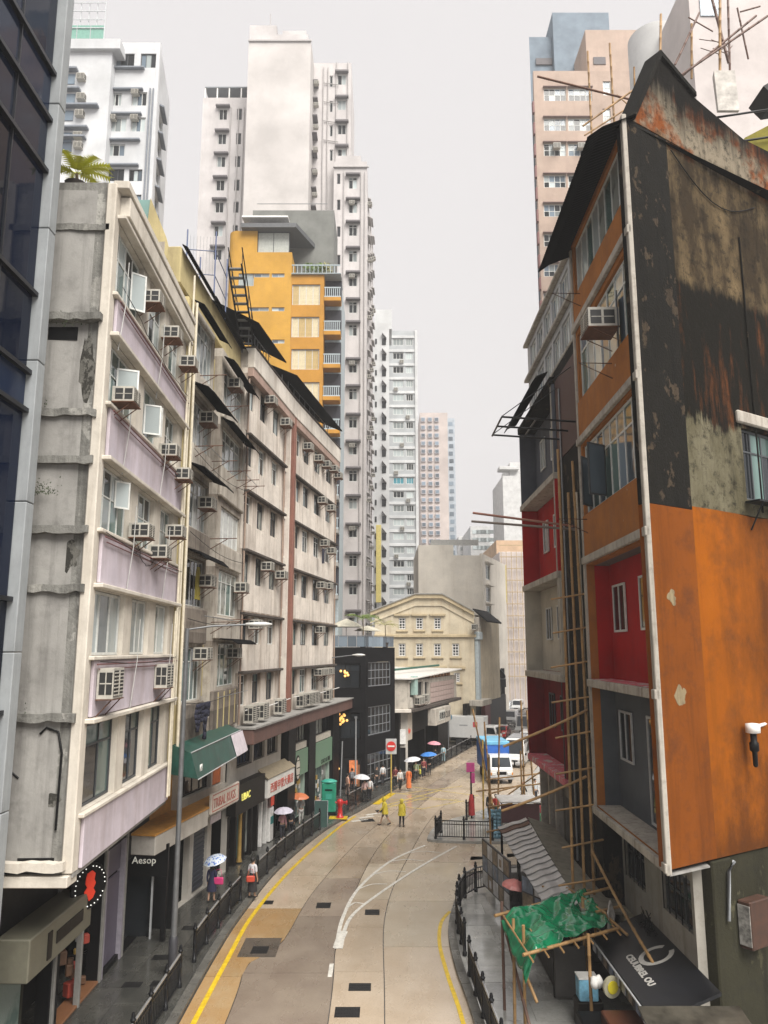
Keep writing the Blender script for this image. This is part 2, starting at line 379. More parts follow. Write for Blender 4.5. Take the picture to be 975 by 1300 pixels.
PAV = wetmat('wet pavement', (.042,.042,.038), (.075,.073,.064), .07, .40, .9); PAV2 = wetmat('wet pale paving', (.40,.40,.38), (.24,.24,.225), .04, .28, .8)
KERB = wetmat('kerb granite', (.085,.082,.074), (.13,.125,.11), .2, .6, 2)

b = MB(); b.face([(-150,-60,-.06),(150,-60,-.06),(150,420,-.06),(-150,420,-.06)]); structure('ground', b, ASPH)

# concrete road slabs: strips between the longitudinal joints, every slab its own piece
kl = lambda y: next((a.x+(b.x-a.x)*(y-a.y)/(b.y-a.y) for a, b in zip(KL, KL[1:]) if a.y <= y <= b.y), KL[-1].x)
J1 = spline([V2(*p) for p in [(-4.7,4),(-4.75,25.7),(-4.86,29.8),(-3.9,32.0),(-3.25,38.4),(-1.35,48.6),(1.2,58),(3.6,66.5),(12.5,93),(19,112)]], 8)
J2 = spline([V2(*p) for p in [(-1.7,4),(-1.68,25.7),(-1.81,31.5),(-1.55,36.3),(-.27,46.8),(2.2,57),(5.0,66),(14.2,92),(20.6,111)]], 8)
J3 = spline([V2(*p) for p in [(.02,4),(.02,25.7),(.08,35.6),(1.32,44.5),(3.6,56),(7.2,66),(16,91),(22.5,110)]], 8)
J4 = spline([V2(*p) for p in [(2.9,4),(2.7,25.6),(3.1,36.1),(4.6,44),(7.0,54),(10.6,64),(18.5,90),(25,109)]], 8)
def xat(L, y): return next((a.x+(b.x-a.x)*(y-a.y)/(b.y-a.y) for a, b in zip(L, L[1:]) if a.y <= y <= b.y), L[-1].x if y > L[-1].y else L[0].x)
road = structure('road', MB().box(-6.1,2.6,4,40,-.05,-.03), ASPH)
cuts = [[4,12,18.5,24.2,28.9,36.0,41,47,53,59,66,74,83,93,103,111],[4,13,20,25.0,29.2,35,40.5,46.5,53,60,67,75,84,93,103,111],[4,12,19,25.2,29.3,33.7,37.2,43.2,50,57,65,74,83,92,102,110],[4,13,20,25.2,31.6,37.0,43.4,50,57,64,73,82,91,101,109]]
lines = [KL, J1, J2, J3, J4]
pick = {(0,3):2,(0,2):2,(0,4):2,(1,3):1,(1,4):1,(1,2):1,(1,5):1,(0,5):0,(2,2):0,(2,3):0,(2,4):0,(2,5):0,(3,2):1,(3,3):0,(3,4):3,(3,5):3}
for k in range(4):
    for i, (y0, y1) in enumerate(zip(cuts[k], cuts[k][1:])):
        n = 6; g = .018; top = random.uniform(-.006, 0)
        ys = [y0+g+(y1-y0-2*g)*j/n for j in range(n+1)]
        lft = [(xat(lines[k], y)+g+(.02 if k == 0 else 0), y) for y in ys]; rgt = [(xat(lines[k+1], y)-g, y) for y in ys]
        b = MB(); b.prism(rgt + lft[::-1], -.05, top)
        obj('slab', b, SLAB[pick.get((k,i), random.choice([0,0,1,0] if k < 2 else [3,0,0]))], road)
# apron of the side lane
for (x0,x1,y0,y1,m_) in [(3.2,6.4,42.2,44.6,3),(6.44,10,43.0,45.2,3),(4.6,7.4,44.64,47.3,3),(7.44,12,45.24,47.3,0)]:
    obj('slab', MB().prism([(x0,y0-(.8 if x0<6 else 0)),(x1,y0),(x1,y1),(x0+.3,y1)], -.05, -.012), SLAB[m_], road)
for (x0,x1,y0,y1) in [(-5.35,-3.95,30.6,32.5)]:            # dark repair patch round the grating
    obj('patch', MB().box(x0,x1,y0,y1,-.02,.003), wetmat('asphalt patch', (.09,.075,.06), (.13,.105,.08), .2, .5, 1.5), road)
GRATE = mat('cast iron grate', (.02,.02,.02), .5, .5)
for (x, y, rz, w, h) in [(-2.64,36.4,0,.62,.75),(-.50,35.5,0,.62,.7),(-4.62,31.28,0,.62,.72),(-.80,28.06,0,.74,.6),(-1.13,26.25,0,.78,.7),(-5.1,36.8,0,.4,.5),(-1.1,53.6,.2,.9,.9),(-.2,56.5,.2,.7,.8)]:
    b = MB(); b.box(-w/2,w/2,-h/2,h/2,-.01,.004)
    for r_ in range(3):
        for c_ in range(9):
            xx = -w/2+.05+c_*(w-.1)/8; yy = -h/2+h*(r_+.12)/3; b.box(xx-.018,xx+.018,yy,yy+h*.26,.004,.012)
    obj('grating', b, GRATE, road, T(x,y,0) @ RZ(rz))
# painted lines
YEL = mat('yellow road paint', (.62,.42,.015), .45, 0, .3, 5); WHL = mat('white road paint', (.66,.64,.58), .45, 0, .3, 5); YELW = mat('worn yellow road paint', (.55,.42,.12), .45, 0, .4, 3)
def stripe(line, w, name, m, z=.005):
    a, c = offset(line, -w/2), offset(line, w/2); b = MB()
    for i in range(len(line)-1): b.face([(a[i].x,a[i].y,z),(c[i].x,c[i].y,z),(c[i+1].x,c[i+1].y,z),(a[i+1].x,a[i+1].y,z)])
    return obj(name, b, m, road)
stripe(spline([V2(*p) for p in [(-5.75,6),(-5.72,20),(-5.70,25.6),(-5.65,30.2),(-5.52,35.2),(-4.72,42),(-3.19,49.9),(-1.93,54.9)]]), .17, 'yellow_line', YEL)
stripe(spline([V2(*p) for p in [(2.45,6),(2.42,20),(2.37,25.6),(2.19,28.9),(2.11,31.9),(2.34,34.2),(2.81,35.6)]]), .14, 'yellow_line', YEL)
stripe(spline([V2(*p) for p in [(-1.78,31.4),(-1.72,34.8),(-1.15,39),(.35,43.6),(2.35,47.0)]]), .15, 'white_line', WHL, .006)
stripe(spline([V2(*p) for p in [(-1.62,31.4),(-1.40,34.8),(-.15,38.2),(1.9,42.6),(4.1,46.7)]]), .15, 'white_line', WHL, .010)
for a_, c_ in [((-1.55,36.2),(-.9,36.6)),((-1.15,38.8),(.15,39.5)),((-.45,41.2),(1.1,41.6)),((.45,43.6),(2.1,43.6)),((1.4,45.3),(3.1,45.3))]:
    m_ = (V2(*a_)+V2(*c_))/2+V2(-.05,.35); stripe(spline([V2(*a_), m_, V2(*c_)], 4), .10, 'white_line', WHL, .008)
stripe([V2(-1.75,31.45),V2(-1.7,32.3),V2(-1.6,33.2)], .34, 'white_line', WHL, .012)
stripe([V2(-1.85,28.85),V2(-1.86,30.0)], .15, 'white_line', WHL)
# yellow box junction, worn
for a_, c_, w in [((-.6,58.9),(.7,63.4),.5),((.2,58.6),(4.5,64.6),.16),((.2,58.8),(2.6,57.3),.16),((.6,60.8),(5.6,60.6),.13),((1.2,63),(6.4,66.5),.13),((.9,63.4),(5.6,60.0),.13),((2.6,57.2),(5.9,60.2),.13),((2.2,66.2),(7.2,62.2),.13),((-.2,57.2),(3.2,61.5),.13)]:
    stripe([V2(*a_), V2(*c_)], w, 'box_marking', YELW if w < .3 else YEL, .005+random.uniform(0,.003))
for k in range(3): stripe([V2(-2.1+k*.45,53.2+k*1.0),V2(-1.1+k*.4,53.9+k*1.0)], .3, 'white_line', WHL, .006)

# pavements: a raised bed, kerbstones and flags each its own piece
pl = structure('pavement', MB().prism([(p.x-.32,p.y) for p in KL if p.y < 90] + [(-14,90),(-14,4)], -.05, .10), PAV)
pl['label'] = 'wet grey left pavement'
lk = resample([p for p in KL if p.y < 91], 1.0)
for a, c in zip(lk, lk[1:]):
    t = (c-a).normalized(); nrm = V2(-t.y, t.x); g = .012
    q = [a+t*g, c-t*g]; b = MB(); low = .13 if not (62 < a.y < 65) else .03
    b.prism([(q[0].x,q[0].y),(q[1].x,q[1].y),((q[1]+nrm*.3).x,(q[1]+nrm*.3).y),((q[0]+nrm*.3).x,(q[0]+nrm*.3).y)], -.05, low+random.uniform(-.004,.004))
    obj('kerbstone', b, KERB, pl)
ys = [16+1.3*i for i in range(38)]
for y0, y1 in zip(ys, ys[1:]):
    for k in range(4):
        ex0, ex1 = kl(y0)-.33, kl(y1)-.33; inn0, inn1 = ex0-3.9, ex1-3.9
        f0, f1 = k/4, (k+1)/4; g = .008
        b = MB(); b.prism([(ex0+(inn0-ex0)*f1+g, y0+g),(ex0+(inn0-ex0)*f0-g, y0+g),(ex1+(inn1-ex1)*f0-g, y1-g),(ex1+(inn1-ex1)*f1+g, y1-g)], .05, .126+random.uniform(-.004,.004))
        obj('flagstone', b, PAV, pl)
for (x, y) in [(-8.0,30.2),(-8.3,27.9),(-7.4,28.0),(-7.7,33.2)]: obj('cover', MB().box(-.3,.3,-.22,.22,.12,.138), GRATE, pl, T(x,y,0))
# right pavement
pr = structure('pavement', MB().prism([(30,4)] + [(p.x+.3,p.y-.1) for p in KR][::-1], -.05, .10), PAV2)
pr['label'] = 'wet pale right pavement'
rk = resample(KR, 1.0)
for a, c in zip(rk, rk[1:]):
    if a.x > 12: break
    t = (c-a).normalized(); nrm = V2(t.y, -t.x); g = .012; q = [a+t*g, c-t*g]
    b = MB(); b.prism([((q[0]+nrm*.3).x,(q[0]+nrm*.3).y),((q[1]+nrm*.3).x,(q[1]+nrm*.3).y),(q[1].x,q[1].y),(q[0].x,q[0].y)], -.05, .13+random.uniform(-.004,.004)); obj('kerbstone', b, KERB, pr)
for i in range(20):
    for k in range(5):
        y0 = 14.6+1.35*i; off_ = .5*(i % 2)
        x0 = 3.25+1.3*k-off_*.6; x1 = x0+1.28
        if x0 < xat(KR, y0)+.34 or x0 < xat(KR, y0+1.35)+.34:
            x0 = max(xat(KR, y0), xat(KR, y0+1.35))+.36
        if x1-x0 < .2 or y0 > 38.6: continue
        obj('flagstone', MB().box(x0, x1, y0, y0+1.335, .05, .126+random.uniform(-.004,.004)), PAV2, pr)
# far corner pavement beyond the side lane
FP = spline([V2(*p) for p in [(13,47.3),(9,47.3),(4.6,47.4),(2.75,47.75),(2.6,48.6),(3.2,51.2),(4.4,53.4),(6.2,55.5),(8.8,60.0),(12.1,69),(20.2,93.5),(27,113.6)]], 6)
pf = structure('pavement', MB().prism([(p.x,p.y) for p in FP][::-1] + [(40,47.3),(40,113)], -.05, .13), PAV2)
pf['label'] = 'wet corner pavement beyond side lane'
# ================================================================ left side of the street
# ---- dark curtain wall tower at the very left
fr = Frame((-9.0, 7.0), (-9.0, 18.75))
t = thing('glass_building', 'dark blue glass curtain wall building at the far left edge', 'building', fr.M)
GCW = glassmat('curtain wall glass', (.004,.008,.022), .05, None, .10); GCW2 = glassmat('spandrel glass', (.010,.018,.042), .08, None, .12)
MUL = mat('dark mullion', (.018,.02,.026), .35, .5); COL = wallmat('grey metal cladding', (.34,.36,.37), (.12,.12,.12), .4, .2, .45, bump=.05)
obj('core', MB().box(0, 11.7, .12, 9, 0, 44), DARK, t)
zb = [0,.6,4.2,8.3,9.55,12.2,16.9,17.9,20.0,23.5,25.0,26.4,30.2,31.5,33,37,44]
xb = [0,2.0,4.0,6.0,8.0,9.9,11.7]
for i in range(len(xb)-1):
    for j in range(len(zb)-1):
        w, h = xb[i+1]-xb[i]-.06, zb[j+1]-zb[j]-.08; g = GCW if h > 1.7 else GCW2
        obj('pane', MB().box(0,w,0,.05,0,h), g, t, T(xb[i]+.03, .03+random.uniform(-.008,.008), zb[j]+.04) @ RZ(random.uniform(-.008,.008)))
for z in zb[1:-1]: obj('mullion', cached('mulh', lambda: MB().box(0,11.7,-.10,.03,-.055,.055).mesh('mullion', MUL)), None, t, T(0,0,z))
for x in xb[1:-1]: obj('mullion', cached('mulv', lambda: MB().box(-.02,.02,-.03,.03,0,44).mesh('mullion', MUL)), None, t, T(x,.012,0))
for k in range(12): obj('column_panel', cached('colp', lambda: MB().cbox(0,.42,-.22,.6,0,3.63,.02).mesh('column_panel', COL)), None, t, T(11.72,0,3.65*k))

# ---- lavender tenement
fr = Frame((-7.5, 19.9), (-7.85, 29.2)); L = fr.L
LAV = wallmat('lavender paint', (.60,.54,.595), (.26,.19,.16), .35, .2, .8, bump=.1, cut=.56, drip=(3.86,3.43,.42)); CRM = wallmat('cream concrete', (.66,.61,.53), (.25,.20,.15), .5, .3, .85)
GREYW = wallmat('grey rendered gable', (.25,.245,.225), (.035,.033,.029), .85, .85, .9, (.36,.35,.32), .56, 1.1, .8, .46)
tl = thing('lavender_tenement', 'five storey lavender and cream tenement overhanging the left pavement', 'building', fr.M)
hd = [22.9,19.43,15.95,12.56,9.15]; sl_ = [20.75,17.6,14.15,10.85,7.05]; cols = [(.28,3.02),(3.78,5.82),(6.62,8.5)]
ops = []
for r in range(5):
    for a, c in cols: ops.append((a, c, sl_[r], hd[r]))
b = MB(); b.wall(0, L, 5.7, 23.75, ops, .38, .38); obj('wall', b, CRM, tl)
b = MB(); b.box(0, L, .4, 6.4, 5.75, 23.7); obj('body', b, CONC, tl)
for r in range(5):                                        # lavender spandrels, proud of the cream frame
    z1 = sl_[r]-.12; z0 = hd[r+1]+.16 if r < 4 else 5.72
    obj('spandrel', MB().cbox(.35, L-.05, -.10, -.002, z0, z1, .02), LAV, tl)
    obj('ledge', MB().cbox(.1, L+.1, -.26, -.003, hd[r]+.02, hd[r]+.14, .02), CRM, tl)
    obj('ledge', MB().cbox(.1, L+.1, -.16, -.003, sl_[r]-.115, sl_[r]-.01, .02), CRM, tl)
    b = MB(); b.tube([(.3,-.19,sl_[r]-.22),(L,-.19,sl_[r]-.25)], .022, 5); b.tube([(.5,-.17,sl_[r]-.34),(L-.5,-.17,sl_[r]-.38)], .018, 5)
    if r < 4: obj('pipe', b, mat('maroon pipe', (.16,.06,.06), .5), tl)
obj('spandrel', MB().cbox(.3, L+.02, -.30, -.003, 23.1, 23.7, .02), CRM, tl)
obj('parapet', MB().cbox(-.05, L+.02, -.34, .1, 23.76, 24.0, .02), CRM, tl)
for r in range(5):
    for ci, (a, c) in enumerate(cols):
        w = c-a
        if r < 3:
            window(tl, fr, a+.02, c-.02, sl_[r]+.01, hd[r]-.02, .16, 4 if ci == 0 else 3, 1, WFRAME, [GTEAL, GPALE, GLASS, GTEAL], .05, .75)
        elif r == 3:
            window(tl, fr, a+.02, c-.02, sl_[r]+.01, hd[r]-.02, .14, 3 if ci == 0 else 2, 1, WFRAME, [GPALE, GCURT, GPALE], .07)
        else:
            window(tl, fr, a+.5 if ci == 0 else a+.3, c-.02, sl_[r]+.01, hd[r]-.05, .16, 2, 1, DFRAME, [GTEAL, GLASS], .06, .55)
# open sashes
for (x, z, w, h, a) in [(1.4,18.0,.62,1.0,-70),(4.4,17.9,.55,1.0,-65),(4.9,17.9,.5,1.0,-100),(1.9,15.0,.5,.8,-40),(2.2,21.2,.5,1.2,-50)]:
    M = T(x, .14, z) @ RZ(R(a)); fo = MB(); fo.box(0,w,0,.04,0,.05); fo.box(0,w,0,.04,h-.05,h); fo.box(0,.05,0,.04,.05,h-.05); fo.box(w-.05,w,0,.04,.05,h-.05)
    o = obj('sash', fo, WFRAME, tl, M); obj('pane', MB().box(.05,w-.05,.014,.026,.05,h-.05), GPALE, o)
for x, z in [(2.7,21.65),(5.35,21.6),(8.1,21.6),(.6,17.75),(5.9,17.55),(8.0,17.2),(2.9,14.3),(5.2,13.95),(7.3,14.95)]:
    aircon(tl, x, z, -.02, None, .64, .43, .60)
for x in (.55, 6.4):                                       # condensers in cages under the fourth row of windows
    o = aircon(tl, x, 9.75, -.12, None, .9, .78, .42, True)
for x in (.12, 3.4, 6.2, 8.75):                            # rain pipes
    pass
b = MB(); b.tube([(8.95,-.2,5.9),(8.95,-.2,23.4)], .05, 6); b.tube([(8.7,-.2,5.9),(8.7,-.2,12.4)], .035, 6); obj('drainpipe', b, CREAM, tl)
# gable facing the viewer
fg = Frame((-9.55, 19.9), (-7.5, 19.9)); rel = tl.matrix_basis.inverted() @ fg.M; gw = fg.L
b = MB(); b.wall(0, gw-.24, 5.72, 23.95, [], .5, .38); obj('gable', b, GREYW, tl, rel @ T(0,-.02,0))
obj('pilaster', MB().cbox(gw-.25, gw+.02, -.10, .3, 5.7, 23.9, .03), CRM, tl, rel)
for z, d_, m_ in [(22.55,.10,BLACK),(19.85,.30,GREYW),(17.2,.16,GREYW),(15.9,.2,GREYW),(14.05,.24,GREYW),(12.55,.16,GREYW),(9.35,.22,GREYW),(5.9,.30,CRM)]:
    b = MB(); n = 9; top = [(gw*.94*i/n, z+.10+noise.noise((i*.7, z, 3))*.05) for i in range(n+1)]; bot = [(p[0], p[1]-.2-.05*noise.noise((p[0]*3, z, 9))) for p in top]
    b.yprism(bot + top[::-1], -d_, -.02); obj('ledge', b, m_ if m_ != BLACK else GREYW, tl, rel)
obj('hollow_shade', MB().box(.12,1.25,-.06,-.021,19.25,19.62), BLACK, tl, rel); obj('hollow_shade', MB().box(.2,1.6,-.05,-.021,5.98,6.06), BLACK, tl, rel)  # black plates on the wall stand in for the shade of hollows
for (x0,z0,w,h) in ((1.35,17.6,.42,1.7),(.2,21.2,.5,.9),(1.2,13.0,.5,.8),(.1,9.6,.5,.7),(.7,7.2,.9,.4)):
    p_ = [(x0+w*.5+w*.5*math.cos(a)*(1+.5*noise.noise((math.cos(a)*2+x0,math.sin(a)*2,z0))), z0+h*.5+h*.5*math.sin(a)*(1+.6*noise.noise((math.cos(a)*2,math.sin(a)*2+z0,x0)))) for a in [k*math.tau/22 for k in range(22)]]
    obj('soot_patch', MB().yprism(p_, -.026, -.021), wallmat('gable soot', (.05,.048,.042), (.015,.014,.012), .8, .8, .9, (.14,.135,.12), .5, 3.0, .5), tl, rel)
ivy = mat('wild moss', (.035,.05,.02), .9, 0, .5, 9)
for (cx, z, n_, sp) in [(.55,15.0,150,.30),(.35,17.3,40,.18),(1.0,19.6,22,.2),(.4,9.5,22,.2)]:
    b = MB()
    for _ in range(n_):
        x = cx+random.gauss(0,sp); zz = z+abs(random.gauss(0,.16))-.05; y = -.2-random.random()*.12; s = random.uniform(.03,.08); a = random.random()*6
        b.face([(x,y,zz),(x+s*math.cos(a),y-s*.3,zz+s*math.sin(a)),(x+s*.6*math.cos(a+1),y,zz+s*.6*math.sin(a+1))])
    o = obj('moss', b, ivy, tl, rel); o['kind'] = 'stuff'
b = MB(); b.tube([(1.05,-.06,8.95),(1.2,-.06,9.1),(1.5,-.06,9.0),(1.62,-.06,8.5),(1.6,-.06,6.7)], .03, 5); b.tube([(.1,-.06,8.4),(.35,-.06,8.1),(.6,-.06,7.9)], .03, 5); obj('cable', b, BLACK, tl, rel)
obj('beam', MB().cbox(-.05, gw-.03, -.22, .4, 5.42, 5.68, .02), CRM, tl, rel)
obj('soffit', MB().box(0, L, -.02, 3.0, 5.60, 5.695), CONC, tl)

# ---- ground floor under the lavender tenement
fs = Frame((-9.5, 18.8), (-9.5, 33.2))
ts = thing('shop_row', 'dark ground floor shops below the lavender overhang', 'shop', fs.M)
BRN = mat('dark stained timber', (.010,.008,.006), .55, spec=.25); PURP = mat('purple grey door', (.10,.085,.12), .4); OLIVE = wallmat('olive plaster', (.05,.048,.036), (.04,.04,.03), .5, .4)
b = MB(); b.wall(0, 14.4, .1, 5.6, [(.8,5.3,.15,3.6),(5.9,9.2,.15,4.4),(9.5,11.3,.3,4.2),(11.8,14.2,.15,3.3)], .4, .4); obj('wall', b, BLACK, ts)
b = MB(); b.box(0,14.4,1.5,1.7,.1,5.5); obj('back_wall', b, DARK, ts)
GSHOP = glassmat('teal shop glass', (.10,.17,.15), .12, (.35,.42,.38))
window(ts, fs, .85, 4.0, .2, 3.5, .2, 2, 1, OLIVE, [GSHOP], .1)
for x in (5.45, 7.45, 9.3, 11.5): obj('post', MB().cbox(x-.07,x+.07,-.08,.1,.12,4.4,.015), mat('grey post', (.22,.215,.20), .5), ts)
o = obj('door', MB().cbox(9.55,11.25,.1,.18,.3,3.1,.02), PURP, ts); obj('transom', MB().box(9.55,11.25,.1,.16,3.2,4.1), PURP, ts)
obj('door_frame', MB().box(9.42,9.54,-.06,.2,.12,4.2).box(11.26,11.4,-.06,.2,.12,4.2), mat('lavender grey frame', (.28,.26,.30), .5), ts)
for _ in range(16):                                       # goods on display in the dark shop
    x = random.uniform(6.0,9.0); z = random.uniform(.3,3.0); s = random.uniform(.06,.16)
    obj('display_item', MB().cbox(-s,s,-s,s,-s*1.4,s*1.4,.03), mat(*random.choice([('gold goods',(.40,.26,.06),.5),('white goods',(.5,.5,.48),.5),('red goods',(.35,.05,.03),.5),('brown goods',(.12,.06,.03),.6)])), ts, T(x,.35,z) @ RZ(random.random()))
obj('step', MB().cbox(5.9,9.2,-.05,.5,.13,.22,.02), mat('timber step', (.20,.09,.04), .5), ts)
fw_ = Frame((-12.5, 19.95), (-8.3, 19.95))
obj('return_wall', MB().box(0,3.0,0,.3,.1,5.4), OLIVE, ts, ts.matrix_basis.inverted() @ fw_.M)
b = MB(); b.cbox(.2,4.3,-.9,-.02,3.05,4.05,.03)
o = obj('sign_box', b, mat('olive sign box', (.12,.115,.085), .5, 0, .15), None, fs.M @ T(1.4,0,0)); tag(o, 'olive grey shop sign box with dark plaque at lower left', 'sign')
obj('plaque', MB().box(1.8,3.6,-.93,-.901,3.42,3.72), BRN, o); obj('plaque', MB().box(1.25,1.5,-.93,-.901,3.2,3.85), BRN, o)
# round projecting sign: red motif ringed by small lamps
o = thing('round_sign', 'round black sign with red motif ringed by white bulbs', 'sign', T(-8.62,24.2,4.22) @ RZ(R(62)), None)
b = MB(); b.lathe([(.0,-.05),(.62,-.05),(.64,-.03),(.64,.03),(.62,.05),(0,.05)], n=28, axis='y', sm=False); obj('disc', b, BLACK, o)
RED = mat('red sign enamel', (.62,.045,.02), .35, 0, .1, emit=.06)
rp = [(-.12,.36),(.05,.42),(.17,.32),(.14,.16),(.2,.05),(.12,-.08),(.2,-.2),(.12,-.34),(-.02,-.40),(-.08,-.25),(-.18,-.3),(-.2,-.12),(-.1,-.02),(-.17,.08),(-.16,.24)]
b = MB(); b.yprism(rp, -.075, -.051); obj('motif', b, RED, o)
for k in range(26):
    if k % 9 in (7,): continue
    a = k*math.tau/26; obj('bulb', cached('bulb', lambda: MB().lathe([(0,-.02),(.016,-.01),(.02,.0),(.016,.01),(0,.02)], n=6).mesh('bulb', mat('white bulb', (.8,.8,.75), .3, emit=.25))), None, o, T(.54*math.cos(a), -.07, .54*math.sin(a)))
obj('arm', MB().tube([(0,.05,0),(0,.9,0)], .03, 6), BLACK, o)
# skin-care shop: black front facing up the street
fa = Frame((-10.6, 31.7), (-8.3, 31.7))
o = thing('skincare_shop', 'black shop front with white lettering under the pale canopy', 'shop', fa.M)
obj('fascia', MB().box(0,2.3,0,.15,2.45,3.62), BLACK, o); obj('door_leaf', MB().box(.1,1.5,.6,.68,.12,2.42), GLASS, o); obj('jamb', MB().box(2.1,2.28,.02,.2,.12,2.44), BLACK, o)
obj('jamb', MB().box(1.62,1.68,.3,.4,.12,2.44), ALU, o); obj('recess_wall', MB().box(-1,2.3,1.4,1.5,.1,3.9), BLACK, o)
lettering(o, 'Aesop', T(.92,-.012,2.92), .36, mat('cream lettering', (.7,.68,.6), .4, emit=.1))

# ---- second tenement: enclosed balconies over the carpet shop
fr = Frame((-7.9, 30.2), (-7.5, 40.2)); L = fr.L; f2 = fr
GRM = wallmat('weathered grey cream', (.52,.475,.41), (.11,.08,.058), .85, .55, .9, sc=1.2, drip=(4.7,3.35,.7)); BRNC = wallmat('stained brown concrete', (.26,.225,.19), (.06,.048,.04), .9, .7, .9, sc=1.4, drip=(5.0,3.35,.6))
YELC = wallmat('faded yellow paint', (.55,.46,.24), (.20,.15,.09), .6, .35, .85); SHEETW = mat('white corrugated sheet', (.62,.62,.60), .5, 0, .12)
t2 = thing('balcony_tenement', 'weathered tenement of enclosed balconies and black awnings beside lavender building', 'building', fr.M)
obj('core', MB().box(-1.0, L, 1.0, 9, 6.3, 27.4), GRM, t2)
obj('pilaster', MB().cbox(-1.02,-.05,-.12,1.0,6.9,25.0,.04), YELC, t2)
b = MB(); b.tube([(-.35,-.25,7),(-.35,-.25,25)], .06, 6); b.tube([(-.75,-.22,9),(-.75,-.22,26)], .045, 6); obj('drainpipe', b, CREAM, t2)
A0, A1, B0, B1 = .25, 3.5, 4.95, 9.85
opA = [(A0+.2,A1-.2,8.95,11.1),(A0+.2,A1-.2,12.75,14.7),(A0+.2,A1-.2,15.95,18.0),(A0+.2,A1-.2,19.4,21.3),(A0+.2,A1-.2,22.55,24.9)]
opB = [(B0+1.2,B1-.3,9.3,11.3),(B0+.8,B1-.2,12.6,14.7),(B0+.8,B1-.2,15.95,17.7),(B0+.6,B1-.4,19.6,21.5),(B0+.5,B1-.4,22.6,24.4)]
b = MB(); b.wall(A0, A1, 7.5, 25.2, opA, .3, .9); obj('bay', b, GRM, t2)
b = MB(); b.wall(B0, B1, 7.5, 25.2, opB, .3, .9); obj('bay', b, GRM, t2)
for k, (z0, z1, m_) in enumerate([(7.4,8.9,BRNC),(11.25,12.65,BRNC),(14.85,15.85,BRNC),(18.3,19.3,GRM),(21.6,22.45,GRM)]):
    obj('balcony_panel', MB().cbox(A0+.05, A1-.05, -.16, -.003, z0, z1, .03), m_, t2)
for k, (z0, z1, m_) in enumerate([(7.4,9.2,BRNC),(11.5,12.5,GRM),(14.85,15.85,GRM),(18.0,19.5,GRM),(21.8,22.5,GRM)]):
    obj('balcony_panel', MB().cbox(B0+.05, B1-.05, -.16, -.003, z0, z1, .03), m_, t2)
    for j in range(4 if k == 0 else 0): obj('batten', MB().box(B0+.8+j*1.1,B0+.92+j*1.1,-.19,-.161,z0+.1,z1-.1), YELC, t2)
GALL = [GPALE, GCURT, GPALE, GTEAL]
for k, o_ in enumerate(opA): window(t2, fr, o_[0]+.02, o_[1]-.02, o_[2]+.01, o_[3]-.02, .1, 5, 1, WFRAME, ([GTEAL,GCURT] if k == 0 else [GLASS] if k == 1 else [GPALE,mat('frosted pane',(.52,.53,.51),.25)]), .05, .55 if k != 1 else None)
for k, o_ in enumerate(opB): window(t2, fr, o_[0]+.02, o_[1]-.02, o_[2]+.01, o_[3]-.02, .1, 4, 1, WFRAME, ([GTEAL,GCURT] if k < 2 else [mat('frosted pane',(.52,.53,.51),.25)] if k == 2 else [GPALE,GCURT]), .05, .5 if k != 2 else None)
obj('panel', MB().box(3.55,4.9,.5,.6,12.3,13.9).box(3.55,4.9,.48,.6,15.9,17.9), GRM, t2)
obj('panel', MB().box(3.5,4.95,.35,.55,9.0,11.2).box(3.5,4.95,.35,.55,22.4,24.6), YELC, t2)
BROOF = mat('black corrugated roofing', (.005,.005,.0055), .7, 0, spec=.06)
def awning(root, x0, x1, z, d, drop, name='awning', m=BROOF, y0=-.1, curl=.12, rel=None, lab=None):
    n = max(4, int((x1-x0)/.16)); b = MB()
    for i in range(n):
        xa, xb_ = x0+(x1-x0)*i/n, x0+(x1-x0)*(i+1)/n; xm = (xa+xb_)/2
        for (p, q, da, db) in ((xa, xm, 0, .035), (xm, xb_, .035, 0)):
            prof = [(y0, z), (y0-d*.7, z-drop*.6), (y0-d, z-drop-curl)]
            for (ya, za), (yb, zb_) in zip(prof, prof[1:]):
                b.face([(p,ya,za+da),(q,ya,za+db),(q,yb,zb_+db),(p,yb,zb_+da)]); b.face([(p,ya,za+da-.03),(p,yb,zb_+da-.03),(q,yb,zb_+db-.03),(q,ya,za+db-.03)])
    o = obj(name, b, m, root, rel)
    if lab: o['label'] = lab
    return o
for (x0,x1,z,d,dr) in [(-.1,3.8,14.95,.85,.3),(-.1,3.8,18.4,.95,.4),(-.2,3.9,21.75,1.0,.45),(-.3,3.9,25.2,.6,.35),(4.9,10.0,21.75,.8,.4),(4.8,10.0,24.75,.7,.35),(5.8,10.0,11.5,.9,.1)]: awning(t2, x0, x1, z, d, dr)
for (x,z) in [(1.4,20.45),(1.8,16.85),(2.2,13.6),(2.0,10.6),(8.8,13.85),(6.0,23.6),(7.6,10.6)]: aircon(t2, x, z, -.02, None, .8, .5, .6)
for (x,z) in [(.6,19.2),(3.2,19.2),(6,19.4),(8,19.4),(9.5,19.4),(3.6,15.8),(.8,22.3),(5.3,22.4),(4.5,12.2),(7,12.4)]:
    b = MB(); b.tube([(x,-.05,z),(x,-1.3,z+.02)], .02, 4); b.tube([(x,-.05,z-.5),(x,-.9,z)], .018, 4); obj('laundry_rack', b, RUST, t2)
b = MB(); b.tube([(.2,-.7,19.22),(3.6,-.7,19.22)], .02, 4); b.tube([(5.2,-.9,19.42),(9.8,-.9,19.42)], .02, 4); b.tube([(.3,-.9,12.3),(5.0,-.9,12.3)], .02, 4); b.tube([(3.6,-.7,9.0),(9.6,-.7,9.0)], .015, 4); obj('laundry_pole', b, STEEL, t2)
